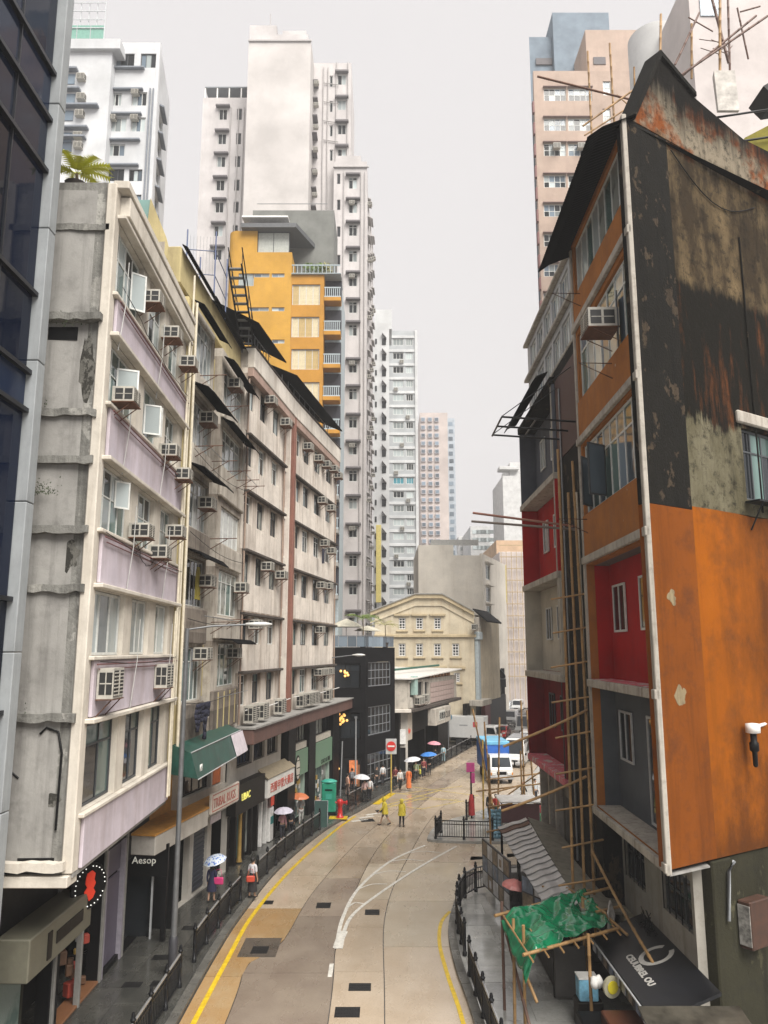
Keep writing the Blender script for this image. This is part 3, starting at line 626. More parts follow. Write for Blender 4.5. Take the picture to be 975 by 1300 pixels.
obj('roof_wall', MB().cbox(-1.0, L, .3, .9, 25.6, 27.2, .05), YELC, t2)
awning(t2, -1.0, 3.4, 27.3, .35, .25, 'roof_edge', BROOF, .3); awning(t2, 3.5, 10.1, 27.3, .4, .25, 'roof_edge', BROOF, .3)
# teal and coral gable showing above the lavender parapet
fgt = Frame((-9.3, 29.3), (-7.75, 29.3)); relg = t2.matrix_basis.inverted() @ fgt.M
TEALP = wallmat('teal paint', (.25,.40,.37), (.2,.2,.18), .3, .2); CORP = wallmat('coral paint', (.52,.15,.12), (.2,.1,.08), .3, .2)
b = MB(); b.yprism([(-2.2,23.5),(.55,23.5),(.55,26.3),(.35,27.5),(-.35,29.3),(-2.2,29.3)], 0, .3); obj('gable', b, TEALP, t2, relg)
obj('gable_panel', MB().box(-.35,.57,-.03,-.002,24.4,26.4), CORP, t2, relg)
obj('gable_panel', MB().yprism([(-.4,28.2),(.1,26.9),(.57,26.6),(.57,27.0),(.40,27.6),(-.33,29.35)], -.05, -.004), YELC, t2, relg)
# clothes on the line under the balconies
CLO = mat('dark blue cloth', (.012,.013,.03), .9)
o = thing('hanging_clothes', 'dark blue clothes hanging below the balcony above green awning', 'laundry', fr.M @ T(.9,-.55,8.9))
for (x, w, h) in [(0,.55,1.1),(.5,.6,.75),(1.05,.6,1.5),(1.6,.4,.6)]:
    b = MB(); n = 5
    for i in range(n):
        for j in range(n):
            f = lambda i_, j_: (x+w*i_/n+.03*math.sin(j_*2+x*5), .06*math.sin(i_*2.1+j_*.8+x), -h*j_/n*(1-.25*abs(i_/n-.5)))
            b.face([f(i,j),f(i+1,j),f(i+1,j+1),f(i,j+1)], 0, True)
    g = obj('garment', b, CLO, o); sm_ = g.modifiers.new('thick', 'SOLIDIFY'); sm_.thickness = .015
for (x, nm, c_, lab) in [(6.3,'garment',(.40,.33,.05),None)]: pass
o = thing('hanging_shirt', 'mustard yellow shirt hanging in the dark balcony beside lavender building', 'laundry', fr.M @ T(2.1,-.06,14.4))
b = MB(); b.yprism([(-.28,-1.35),(.3,-1.35),(.24,-.3),(.1,0),(-.1,0),(-.24,-.3)], -.05, .03); obj('garment', b, mat('mustard cloth', (.36,.30,.05), .9), o)

# roof frame and stair rail on the balcony tenement roof
o = thing('roof_frame', 'thin blue grey metal frame standing on the balcony tenement roof', 'frame', (-9.2,33.5,27.2)); BLUP = mat('blue grey frame paint', (.10,.13,.24), .5)
for x, y in ((0,0),(1.3,.2),(0,2.6),(1.3,2.8)): obj('post', MB().tube([(x,y,0),(x,y,3.2)], .035, 5), BLUP, o)
for z in (1.0,2.2): obj('rail', MB().tube([(0,0,z),(1.3,.2,z)], .025, 4), BLUP, o); obj('rail', MB().tube([(1.3,.2,z),(1.3,2.8,z)], .025, 4), BLUP, o)
for k in range(9): obj('wire', MB().tube([(.15*k,.02*k,1.0),(.15*k,.02*k,2.9)], .008, 3), STEEL, o)
o = thing('roof_stair', 'dark sloping stair rails on the roof before the yellow building', 'stair', (-7.9,36.4,27.2))
for dx in (0,.7):
    obj('stringer', MB().tube([(dx,0,3.0),(dx,4.5,.2)], .05, 5), IRON, o); obj('handrail', MB().tube([(dx,0,3.9),(dx,4.5,1.1)], .03, 5), IRON, o)
    for k in range(5): obj('baluster', MB().tube([(dx,.2+k,2.9-.62*k),(dx,.2+k,3.8-.62*k)], .02, 4), IRON, o)
for k in range(10): obj('tread', MB().box(0,.7,.2+.43*k,.45+.43*k,2.85-.27*k,2.9-.27*k), STEEL, o)
# sagging cables and hoses on the tenement fronts
for k, (x0,z0,x1,z1,sag) in enumerate([(.4,21.0,9.0,20.7,.25),(.3,14.05,9.2,13.9,.2),(.5,10.7,9.0,10.75,.12),(2.9,14.3,5.3,13.9,.5)]):
    obj('cable', MB().tube([(x0+(x1-x0)*i/10,-.2-.03*(i%3),z0+(z1-z0)*i/10-sag*math.sin(math.pi*i/10)) for i in range(11)], .012, 4), BLACK, tl)
for k in range(9):
    x = .5+k*1.05; obj('hose', MB().tube([(x,-.3,21.8-3.3*(k%4)),(x+.1,-.25,20.6-3.3*(k%4)),(x+.06,-.12,19.2-3.3*(k%4))], .014, 4), mat('white hose', (.5,.5,.48), .6), tl if k < 8 else t2)
for k, (x0,z0,x1,z1,sag) in enumerate([(.2,19.0,9.6,19.2,.3),(.1,15.6,9.8,15.4,.25),(.3,12.2,9.7,12.4,.2),(.2,9.0,9.7,9.1,.25)]):
    obj('cable', MB().tube([(x0+(x1-x0)*i/10,-.25,z0+(z1-z0)*i/10-sag*math.sin(math.pi*i/10)) for i in range(11)], .015, 4), BLACK, t2)
# ---- third block: long beige tenement that bends with the street
BEI = wallmat('rain stained beige render', (.72,.655,.58), (.17,.11,.07), .8, .35, .9, sc=1.0, cut=.50, drip=(6.63,3.2,.85)); BEIL = wallmat('pale beige render', (.70,.65,.58), (.22,.15,.10), .6, .3, .9)
SALM = wallmat('salmon band', (.42,.30,.25), (.15,.1,.08), .6, .4); FIN = wallmat('brown painted fin', (.26,.125,.095), (.06,.04,.035), .6, .4, .7); LEDGE = wallmat('sooty ledge', (.10,.085,.075), (.02,.02,.02), .7, .6)
fa_, fb_ = Frame((-7.4,40.3),(-6.2,49.3)), Frame((-6.2,49.3),(-4.0,62.0))
t3 = thing('long_tenement', 'long beige six storey tenement bending with the street, brown fins midway', 'building', fa_.M)
rb = fa_.M.inverted() @ fb_.M; LA, LB = fa_.L, fb_.L
zl = [9.9,12.9,16.2,19.35,22.45,25.75]; wz = [(8.15,9.72),(11.3,12.76),(14.5,16.06),(17.65,19.2),(20.8,22.3),(23.95,25.58)]
cA = [(0.0,1.4),(2.4,3.8),(5.1,6.6)]; cB = [(1.5,2.75),(3.45,5.15),(6.4,8.3),(9.85,11.7)]
def opsof(cs): return [(a,c,z0,z1) for a,c in cs for z0,z1 in wz]
b = MB(); b.wall(-.1, LA-1.35, 7.2, 27.0, opsof(cA), .3, .5); obj('wall', b, BEI, t3)
b = MB(); b.wall(.45, LB, 7.2, 27.2, opsof(cB), .3, .5); obj('wall', b, BEI, t3, rb)
b = MB(); b.prism([(-.1,.52),(LA-1.3,.52),(LA+.2,1.1),(LA,11),(-.1,11)], 7.2, 26.9); obj('body', b, BEI, t3)
b = MB(); b.box(.2,LB-.03,.52,10.5,7.2,27.1); obj('body', b, BEI, t3, rb)
# recess with brown panels between the two wings
obj('recess', MB().box(LA-1.36, LA+.15, .28, .6, 7.2, 26.9), BEIL, t3)
for z0, z1 in zip(zl[:-1]+[25.75], zl[1:]+[26.8]): obj('recess_panel', MB().cbox(LA-.95, LA-.05, .2, .275, z0+.7, z1-.15, .02), FIN, t3)
for z in zl: obj('recess_panel', MB().cbox(LA-1.3, LA, .12, .27, z-.1, z+.6, .02), BEIL, t3)
obj('fin', MB().cbox(.02, .44, -.35, .5, 7.2, 26.2, .03), FIN, t3, rb)
obj('fin', MB().cbox(-.12, .02, -.12, .5, 7.2, 26.4, .02), BEIL, t3, rb)
for z in zl[:-1]:
    obj('ledge', MB().cbox(-.1, LA-1.36, -.30, -.003, z-.12, z+.02, .02), LEDGE, t3); obj('ledge', MB().cbox(.45, LB+.15, -.30, -.003, z-.12, z+.02, .02), LEDGE, t3, rb)
for (root_M, x0, x1) in ((None,-.1,LA-.1),(rb,-.1,LB+.2)):
    obj('salmon_band', MB().cbox(x0, x1, -.34, -.003, 25.62, 26.1, .02), SALM, t3, root_M); obj('cornice', MB().cbox(x0, x1, -.40, .3, 26.1+.01, 27.25, .03), BEIL, t3, root_M)
    obj('coping', MB().cbox(x0, x1, -.46, .36, 27.26, 27.36, .02), LEDGE, t3, root_M)
gl3 = [GLASS, GLASS, GLASS, GCURT, GTEAL]
for M_, cs, frr in ((Matrix.Identity(4), cA, fa_), (rb, cB, fb_)):
    for a, c in cs:
        for k, (z0, z1) in enumerate(wz):
            window(t3, frr, a+.02, c-.02, z0+.01, z1-.01, .14, 3 if c-a > 1.5 else 2, 1, DFRAME if (k+int(a)) % 3 else WFRAME, gl3 if k < 4 else [GPALE,GLASS,GCURT], .055, .42, M_)
for (x, z, w_) in [(3.0,25.3,0),(6.5,25.0,0),(3.2,15.6,0),(6.2,15.4,0),(1.2,12.3,0)]: aircon(t3, x, z-.2, -.05, None, .75, .48, .6)
for (x, z) in [(3.0,25.0),(6.0,24.9),(8.3,25.0),(10.6,25.2),(12.2,25.0),(7.2,22.0),(9.9,21.9),(8.0,18.9),(10.2,18.6),(7.2,15.7),(9.3,15.8),(7.0,12.5),(6.9,9.5),(7.8,9.5),(8.8,9.5),(10.0,9.5)]: aircon(t3, x, z-.3, -.05, rb, .75, .48, .6)
for x in (.2,2.2,5.9): aircon(t3, x, 7.35, -.25, None, .95, .85, .5, False)          # condensers on the canopy roof
for x in (1.6,3.2,4.1,5.0,8.6): aircon(t3, x, 7.4, -.3, rb, .9, .8, .5, False)
for (x, M_) in ((-.05,None),(LA-1.5,None),(1.2,rb),(LB-.1,rb)):
    obj('drainpipe', MB().tube([(x,-.1,7.3),(x,-.1,25.5)], .055, 6), mat('brown drainpipe', (.30,.22,.17), .6), t3, M_)
b = MB(); b.tube([(-.1,-.45,8.0),(4,-.5,7.95),(LA-.2,-.45,8.05)], .03, 5); obj('pipe', b, WHITE, t3); 
b = MB(); b.tube([(.5,-.5,8.1),(6,-.55,8.0),(LB,-.5,8.1)], .03, 5); obj('pipe', b, WHITE, t3, rb)
# laundry poles with clothes by the fifth window column
o = thing('hanging_trousers', 'dark blue trousers drying outside the beige tenement window', 'laundry', fb_.M @ T(7.4,-.5,18.3))
b = MB(); b.box(-.25,.25,-.04,.04,-.25,0); b.box(-.25,-.03,-.04,.04,-1.1,-.25); b.box(.04,.25,-.035,.035,-1.05,-.25); obj('garment', b, CLO, o)
# roof sheds with black corrugated eaves over the street
for (M_, x0, x1, zf, zb_, d0, lab) in ((None,-1.6,4.2,28.0,29.6,1.0,0),(rb,-2.3,10.6,28.1,29.3,1.1,0)):
    n = int((x1-x0)/.25); b = MB()
    for i in range(n):
        xa, xb2 = x0+(x1-x0)*i/n, x0+(x1-x0)*(i+1)/n; xm = (xa+xb2)/2
        for p, q, da, db in ((xa,xm,0,.05),(xm,xb2,.05,0)):
            b.face([(p,-d0,zf+da),(q,-d0,zf+db),(q,4,zb_+1.2+db),(p,4,zb_+1.2+da)]); b.face([(p,-d0,zf+da-.06),(p,4,zb_+1.14+da),(q,4,zb_+1.14+db),(q,-d0,zf+db-.06)])
    obj('shed_roof', b, BROOF, t3, M_)
    obj('shed_wall', MB().box(x0+.3, x1-.3, 1.6, 1.75, 26.9, 29.4), mat('dark shed wall', (.05,.05,.05), .7), t3, M_)
    for i in range(10):
        x = x0+.4+(x1-x0-.8)*i/9
        if M_ is None and x < -.2: continue
        obj('rail_post', cached('rpost', lambda: MB().box(-.02,.02,-.02,.02,0,1.0).mesh('rail_post', STEEL)), None, t3, (M_ or Matrix.Identity(4)) @ T(x,0,27.37))
    b = MB(); b.tube([(max(x0,-.1),0,28.37),(x1,0,28.37)], .025, 5); b.tube([(max(x0,-.1),0,27.9),(x1,0,27.9)], .02, 5); obj('rail', b, STEEL, t3, M_)
# brown canopy over the shops
BCAN = wallmat('brown canopy', (.17,.10,.085), (.05,.04,.04), .5, .4, .5)
b = MB(); b.cbox(-.4, LA+.9, -1.0, .5, 6.35, 7.1, .04); obj('canopy', b, BCAN, t3); obj('canopy_top', MB().box(-.45,LA+.95,-1.1,.4,7.102,7.19), CONC, t3)
b = MB(); b.cbox(.9, 16.2, -1.0, .5, 6.36, 7.12, .04); obj('canopy', b, BCAN, t3, rb); obj('canopy_top', MB().box(.96,16.3,-1.12,.4,7.122,7.2), CONC, t3, rb)

# ---- ground floor of the second and third tenements
s2, sa, sb = Frame((-9.3,32.5),(-7.85,41.2)), Frame((-7.85,41.2),(-6.3,49.2)), Frame((-6.3,49.2),(-3.95,61.5))
PWALL = wallmat('pale shop wall', (.52,.49,.44), (.2,.16,.12), .4, .3, .8); CHAR = mat('charcoal fascia', (.008,.0065,.0055), .5, spec=.2)
t4 = thing('shop_block', 'row of shops with pale wall, green awning and black pillars under the tenements', 'shop', s2.M)
ra, rbb = s2.M.inverted() @ sa.M, s2.M.inverted() @ sb.M
# mezzanine and wall above the carpet shop
obj('mezzanine', MB().box(-2,2.6,.3,.6,4.0,6.9), mat('ochre painted wall', (.50,.24,.05), .7, 0, .2), t4)
b = MB(); b.wall(2.6, s2.L, .12, 6.4, [(2.8,6.3,4.55,6.2),(6.5,7.9,4.5,6.0),(8.2,8.65,4.4,6.0),(3.0,4.1,.15,3.2),(4.5,6.1,.2,3.1),(6.6,8.66,.2,3.2)], .3, .3); obj('wall', b, PWALL, t4)
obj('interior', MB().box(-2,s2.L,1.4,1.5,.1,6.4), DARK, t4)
obj('shutter', MB().box(4.55,6.05,.16,.2,.25,3.05), mat('dark blue shutter', (.05,.06,.08), .4, .3), t4)
for k in range(14): obj('shutter_slat', cached('sslat', lambda: MB().cbox(4.56,6.04,.10,.158,0,.17,.02).mesh('shutter_slat', mat('dark blue shutter', (.05,.06,.08), .4, .3))), None, t4, T(0,0,.3+.195*k))
window(t4, s2, 2.82, 6.28, 4.57, 6.18, .2, 4, 1, BRN, [GLASS], .07)
ORG = mat('orange artwork glow', (.40,.10,.02), .6, 0, .5, 3)
obj('display_panel', MB().box(6.55,7.85,.12,.2,4.55,5.95), ORG, t4)
window(t4, s2, 8.2, 8.65, 4.42, 5.98, .1, 2, 1, BLACK, [GLASS], .05)
# white slab canopy
SLABW = wallmat('white canopy slab', (.58,.55,.50), (.2,.16,.13), .5, .35, .8)
b = MB(); b.cbox(-1.6,3.55,-1.02,1.0,3.42,4.12,.03); obj('canopy', b, SLABW, t4); obj('canopy_top', MB().box(-1.7,7.2,-1.05,.28,4.13,4.2), mat('ochre painted wall', (.50,.24,.05), .7, 0, .2), t4)
b = MB(); b.cbox(3.56,7.4,-1.0,.28,3.75,4.12,.02); obj('canopy', b, SLABW, t4)
# green awning above the display window
GRN = mat('bottle green awning cloth', (.016,.065,.050), .38, 0, .4, 2); WPANEL = mat('lilac white panel', (.60,.54,.58), .6)
b = MB(); 
rows_ = [(-.15,7.55),(-.85,7.25),(-1.15,6.35)]
for (y0,z0),(y1,z1) in zip(rows_, rows_[1:]):
    n = 10
    for i in range(n):
        xa, xb2 = -.2+8.2*i/n, -.2+8.2*(i+1)/n; w = lambda x, z: .05*noise.noise((x*1.3, z*2, 1))
        b.face([(xa,y1+w(xa,z1),z1),(xb2,y1+w(xb2,z1),z1),(xb2,y0+w(xb2,z0),z0),(xa,y0+w(xa,z0),z0)])
b.face([(-.2,-.15,7.55),(-.2,-.85,7.25),(-.2,-1.15,6.35),(-.2,-.15,6.5)]); b.face([(8.0,-.15,7.55),(8.0,-.15,6.5),(8.0,-1.15,6.35),(8.0,-.85,7.25)])
M2 = s2.M.inverted() @ Frame((-7.95,29.9),(-7.55,40)).M
o = obj('awning', b, GRN, t4, M2); sm_ = o.modifiers.new('thick','SOLIDIFY'); sm_.thickness = .02
for p, q in (((-.2,-1.17,6.33),(8.0,-1.17,6.33)),((-.2,-.87,7.27),(8.0,-.87,7.27))): obj('awning_rail', MB().tube([p,q], .025, 5), ALU, t4, M2)
obj('awning_panel', MB().xprism([(-.9,7.24),(-1.19,6.36),(-1.24,6.36),(-.95,7.26)], 5.9, 8.02), WPANEL, t4, M2)
lettering(t4, 'KI', M2 @ T(-.16,-1.2,6.6), .35, WHITE, .01, name='awning_lettering')
# upper band and windows over the black and white signs
b = MB(); b.wall(-.1, sa.L, 2.7, 6.36, [(.9,3.2,4.9,6.2),(3.4,5.2,4.95,6.2),(5.6,7.5,4.95,6.3)], .3, .3); obj('wall', b, PWALL, t4, ra)
for a, c in ((.9,3.2),(3.4,5.2),(5.6,7.5)): window(t4, sa, a+.02, c-.02, 4.97, 6.18, .15, 5, 1, BLACK, [GLASS], .06, None, ra)
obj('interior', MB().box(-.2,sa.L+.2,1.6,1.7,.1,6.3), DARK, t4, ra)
for x in (.0,1.0,2.1,3.3,4.2): obj('post', MB().cbox(x-.12,x+.12,-.05,.25,.12,2.7,.02), CHAR, t4, ra)
window(t4, sa, 1.15, 1.98, .3, 2.65, .1, 1, 1, BLACK, [GTEAL], .06, None, ra); window(t4, sa, 2.25, 3.15, .3, 2.65, .1, 2, 1, BLACK, [GCURT], .06, None, ra)
obj('column', MB().lathe([(.16,.2),(.11,.4),(.10,1.2),(.10,2.5),(.14,2.6)], (1.55,-.05,0), 10), mat('brass column', (.42,.27,.08), .35, .4), t4, ra)
for x in (5.0,5.8,6.7,7.4): obj('post', MB().cbox(x-.09,x+.09,-.02,.2,.12,2.75,.02), WHITE if x < 7 else CHAR, t4, ra)
obj('kiosk', MB().cbox(6.0,6.65,-.15,.35,.15,2.0,.03), WHITE, t4, ra); obj('kiosk_screen', MB().box(6.08,6.57,-.175,-.152,1.1,1.5), mat('teal sign', (.03,.20,.20), .4), t4, ra); obj('kiosk_head', MB().box(6.05,6.6,-.18,-.155,2.1,2.6), RED, t4, ra)
# green shop between black pillars
for x0, x1 in ((.75,2.3),(5.35,7.0),(11.8,13.7)): obj('pillar', MB().cbox(x0,x1,-.25,.4,.12,6.34,.03), BLACK, t4, rbb)
SAGE = mat('sage green fascia', (.15,.255,.17), .45, 0, .08); BANDC = mat('cream band', (.60,.56,.48), .6)
for k, (x0, x1) in enumerate(((2.31,5.34),(7.01,11.79))):
    obj('band', MB().cbox(x0,x1,-.06,.2,4.55,4.98,.02), BANDC, t4, rbb)
    window(t4, sb, x0+.05, x1-.05, 5.0, 6.3, .1, 5, 1, BRN, [GLASS,GCURT], .06, None, rbb)
    window(t4, sb, x0+.1, x1-.5, .3, 2.85, .12, 3, 1, mat('pale green frame', (.35,.45,.38), .5), [GTEAL,GCURT], .06, None, rbb)
    obj('side_panel', MB().box(x1-.48,x1-.04,.02,.2,.15,2.88), mat('pale green frame', (.35,.45,.38), .5), t4, rbb)
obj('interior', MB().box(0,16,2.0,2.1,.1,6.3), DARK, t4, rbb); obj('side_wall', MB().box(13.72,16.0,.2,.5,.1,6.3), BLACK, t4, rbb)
for _ in range(26):
    x = random.choice([random.uniform(2.5,4.7), random.uniform(7.2,11.0)]); z = random.uniform(.5,2.5); s = random.uniform(.08,.2)
    obj('display_item', cached(('di',round(s,1)), lambda: MB().cbox(-s,s,-.04,.04,-s,s,.02).mesh('display_item', mat(*random.choice([('gold goods',(.40,.26,.06),.5),('white goods',(.5,.5,.48),.5),('red goods',(.35,.05,.03),.5)])))), None, t4, rbb @ T(x,.06,z))
# shop signs
def sign(name, label, fr, x0, x1, z0, z1, y, m, d=.12, group=None):
    o = thing(name, label, 'sign', fr.M @ T(x0, y, z0), group or 'shop signs along the left pavement'); obj('board', MB().cbox(0, x1-x0, 0, d, 0, z1-z0, .015), m, o); return o
REDL = mat('faded red lettering', (.42,.13,.10), .6); 
o = sign('shop_sign', 'cream sign with faded red framed letters below green awning', s2, 3.6, 7.1, 3.86, 4.72, -1.14, mat('cream sign board', (.60,.55,.48), .6))
lettering(o, 'TRIBAL RUGS', T(.22,-.012,.22), .58, REDL, .008, xs=.80)
for q in ((.1,3.4,.08,.12),(.1,3.4,.76,.80),(.1,.14,.125,.755),(3.36,3.4,.125,.755)): obj('border', MB().box(q[0],q[1],-.012,-.001,q[2],q[3]), REDL, o)
o = sign('shop_sign', 'black fascia sign with glowing yellow letters', sa, -.3, 4.0, 2.78, 4.25, -.5, CHAR, .5)
lettering(o, 'LIBAC', T(.75,-.012,.62), .50, mat('lit yellow lettering', (.75,.68,.15), .4, emit=.16), .012, xs=.95)
o = sign('shop_sign', 'white pharmacy sign with red Chinese characters', sa, 4.25, 9.1, 2.85, 3.85, -.6, mat('white sign board', (.72,.71,.67), .5), .3)
lettering(o, '西醫甲榮大藥房', T(.35,-.012,.26), .58, mat('red character lettering', (.50,.08,.05), .5), .008, xs=1.05)
obj('awning_roof', MB().xprism([(0,1.02),(.6,1.5),(.6,1.55),(-.05,1.06)], -.1, 4.9), mat('tan awning', (.30,.25,.17), .7), o)
o = sign('shop_sign', 'green fascia panel with oval dark lattice emblem', sb, 2.32, 5.33, 2.95, 4.53, -.18, SAGE)
e_ = MB(); e_.lathe([(0,-.03),(.5,-.03),(.5,0),(0,0)], (.62,-.004,.55), 18, axis='y', sm=False, sy=1.6); obj('emblem', e_, BRN, o)
b = MB(); b.lathe([(0,-.02),(.38,-.02),(.38,0),(0,0)], (.62,-.036,.55), 18, axis='y', sm=False, sy=1.75); obj('emblem', b, BANDC, o)
for zz_ in (.1,.55,1.0): obj('emblem_bar', MB().box(.30,.94,-.075,-.058,zz_,zz_+.05), BRN, o)
o = sign('shop_sign', 'plain green fascia panel with small dark lettering at lower right', sb, 7.02, 11.78, 2.85, 4.53, -.18, SAGE)
lettering(o, 'COCO & FIRE', T(1.6,-.012,.12), .42, BLACK, .008)
o = sign('hanging_sign', 'small lilac board under the white canopy', s2, 5.2, 6.5, 3.1, 3.45, -.5, WPANEL, .05)

# ---- black corner building with roof garden
BLK = mat('matt black render', (.004,.004,.005), .6, 0, .3, spec=.15); f1_, f2_ = Frame((-5.2,64.1),(-1.5,64.6)), Frame((-1.5,64.6),(.95,69.8))
t5 = thing('black_building', 'black three storey corner building with glazed grid windows and roof terrace', 'building', f1_.M); r2 = f1_.M.inverted() @ f2_.M
o1 = [(.95,3.3,7.9,9.9),(.95,3.35,3.95,6.0),(.3,1.4,.2,2.5),(1.7,3.4,.2,2.6)]
b = MB(); b.wall(0, f1_.L, .1, 11.2, o1, .3, .3); obj('wall', b, BLK, t5)
o2 = [(.5,5.0,8.0,10.0),(.5,5.0,4.1,6.4),(.4,5.2,.2,2.7)]
b = MB(); b.wall(0, f2_.L, .1, 11.2, o2, .3, .3); obj('wall', b, BLK, t5, r2)
obj('body', MB().prism([(0,.6),(f1_.L-.1,.6),(f1_.L+1.6,5.2),(f1_.L+1,12),(0,12)], .1, 11.15), BLK, t5)
WARM = mat('warm lit interior', (.16,.07,.03), .6, 0, .7, 1.2, emit=.10)
for k, (a,c,z0,z1) in enumerate(o1): window(t5, f1_, a+.02, c-.02, z0+.02, z1-.02, .1, 3, 1, BLACK, [GLASS] if k != 3 else [GLASS, WARM, GLASS], .06, .6)
for k, (a,c,z0,z1) in enumerate(o2): window(t5, f2_, a+.02, c-.02, z0+.02, z1-.02, .1, 6, 3, mat('grey steel grid', (.25,.26,.27), .4, .3), [GLASS], .07, None, r2)
obj('lit_room', MB().box(2.4,3.3,.28,.32,4.0,5.9), WARM, t5)
def lamps(root, M, n, r, sz=.11):
    for _ in range(n):
        x, z = random.gauss(0,r), random.gauss(0,r*.7); obj('lamp_globe', cached(('lg',sz), lambda: MB().lathe([(0,-sz),(sz*.7,-sz*.7),(sz,0),(sz*.7,sz*.7),(0,sz)], n=8).mesh('lamp_globe', mat('warm lamp globe', (1.0,.55,.16), .4, emit=.26, var=.05))), None, root, M @ T(x, random.uniform(-.1,.1), z))
def chandelier(lab, M, n, r):
    o = thing('chandelier', lab, 'lamp', M, 'amber globe lamps of the black building'); lamps(o, Matrix.Identity(4), n, r); obj('stem', MB().tube([(0,0,0),(0,0,.9)], .02, 5), BLACK, o)
chandelier('chandelier of amber globes in front of the black building first floor', f1_.M @ T(1.55,-.25,5.6), 18, .38)
chandelier('small cluster of amber globes at the black building ground floor', f1_.M @ T(1.0,-.2,1.9), 12, .3)
chandelier('dim amber globes in the black building top floor window', f1_.M @ T(2.1,-.05,9.2), 6, .25)
obj('lit_panel', MB().box(2.45,3.1,-.02,.06,.5,2.3), mat('orange lit poster', (.55,.17,.06), .5, 0, .6, 3, emit=.10), t5)
for j, (M_, L_) in enumerate(((None,f1_.L),(r2,f2_.L))):
    n = int(L_/.7)
    for i in range(n): obj('balustrade_panel', cached(('bal',j), lambda: MB().box(.02,L_/n-.02,0,.03,11.25,12.1).mesh('balustrade_panel', glassmat('blue grey glass rail', (.17,.21,.25), .1))), None, t5, (M_ or Matrix.Identity(4)) @ T(i*L_/n,.1,0))
    obj('handrail', MB().box(0,L_,.06,.14,12.12,12.17), STEEL, t5, M_)
PARA = mat('cream parasol cloth', (.42,.40,.33), .8)
o = thing('terrace_parasol', 'cream parasol on the black building roof terrace', 'parasol', (-3.2,66.5,11.2))
b = MB(); b.lathe([(1.5,1.7),(.9,2.05),(.05,2.4)], n=8, sm=False); obj('canopy', b, PARA, o); obj('pole', MB().tube([(0,0,0),(0,0,2.35)], .03, 6), STEEL, o)
o = thing('terrace_parasol', 'low small parasol at right end of the roof terrace', 'parasol', (-1.4,67.6,11.2))
b = MB(); b.lathe([(1.2,1.4),(.7,1.65),(.05,1.85)], n=8, sm=False); obj('canopy', b, PARA, o); obj('pole', MB().tube([(0,0,0),(0,0,2.1)], .03, 6), STEEL, o)
LEAF = mat('palm leaf', (.13,.20,.03), .6, 0, .4, 2); LEAFD = mat('dry palm leaf', (.25,.24,.08), .7, 0, .3, 2); LEAFY = mat('bright young leaf', (.60,.62,.03), .5, 0, .3, 2)
def palm(label, loc, h, n, r, m, droop=.6, lw=.1):
    o = thing('potted_palm', label, 'plant', loc, 'potted palms on roofs'); obj('pot', MB().lathe([(.22,0),(.3,.4),(.32,.42),(.27,.42),(.25,.38)], n=10), mat('dark pot', (.06,.05,.045), .7), o)
    obj('trunk', MB().tube([(0,0,.38),(.03,.02,h*.6),(0,0,h)], [.07,.05,.04], 6), mat('palm trunk', (.16,.12,.07), .9), o)
    for i in range(n):
        a = i*2.4+random.random()*.5; el = random.uniform(.35,1.1); b = MB(); pts = []
        for k in range(7):
            t_ = k/6; pts.append(Vector((math.cos(a)*r*t_, math.sin(a)*r*t_, h+r*(math.sin(el)*t_-droop*t_*t_))))
        side = Vector((-math.sin(a), math.cos(a), 0))
        for k in range(1,6):
            d = (pts[k+1]-pts[k-1]).normalized()
            for sg in (1,-1):
                for q in (0,.5):
                    base = pts[k].lerp(pts[k+1], q); tip = base + side*sg*r*.30*(1-.5*abs(k/5-.4)) + d*r*.14 + Vector((0,0,-r*.06))
                    b.face([base-d*lw*.3, base+d*lw*.3, tip+d*.01])
        b.tube(pts, .012, 3); obj('frond', b, m, o)
    return o
palm('green palm in a pot on the black roof terrace', (-1.75,65.2,11.2), 2.3, 14, 1.5, LEAF)
palm('thin yellowing palm at right of the roof terrace', (.1,68.6,11.2), 1.9, 9, 1.4, LEAFD)

# ---- low old shophouse with the long club sign
LOWW = wallmat('soot streaked pale wall', (.50,.46,.40), (.10,.085,.07), .9, .6, .9, sc=1.3)
g1, g2 = Frame((.95,72.0),(2.2,72.0)), Frame((2.2,72.0),(8.2,90.0))
t6 = thing('low_shophouse', 'low sooty shophouse with tiled balcony front and white roof', 'building', g1.M); rg = g1.M.inverted() @ g2.M; LG = g2.L
obj('end_wall', MB().box(-2.5,1.25,0,.4,5.7,8.3), LOWW, t6)
b = MB(); b.wall(0, LG, 5.75, 8.2, [(.5,2.4,6.7,8.0),(3.0,5.0,6.7,8.0),(5.6,7.0,6.7,7.9)], .4, .4); obj('wall', b, LOWW, t6, rg)
obj('slab', MB().cbox(-2.5,1.5,-.3,.5,5.42,5.72,.03), BEIL, t6); obj('slab', MB().cbox(.0,LG+.3,-.5,.5,5.44,5.73,.03), LEDGE, t6, rg)
obj('body', MB().prism([(-2.4,.45),(1.1,.45),(1.1+5.6,17.5),(-2.4,17.5)], 5.5, 8.2), LOWW, t6)
b = MB(); b.face([(-2.6,-.4,8.5),(1.6,-.4,8.45),(7.9,18,8.9),(-2.6,18,9.2)]); b.face([(-2.6,-.4,8.4),(-2.6,18,9.1),(7.9,18,8.8),(1.6,-.4,8.35)]); b.face([(-2.6,-.4,8.4),(1.6,-.4,8.35),(1.6,-.4,8.45),(-2.6,-.4,8.5)]); b.face([(1.6,-.4,8.35),(7.9,18,8.8),(7.9,18,8.9),(1.6,-.4,8.45)]); obj('roof', b, mat('white sheet roof', (.62,.60,.56), .5), t6)
obj('roof_edge', MB().tube([(-2,2,8.95),(5,14,9.35)], .12, 6), mat('dark green gutter', (.03,.10,.07), .5), t6)
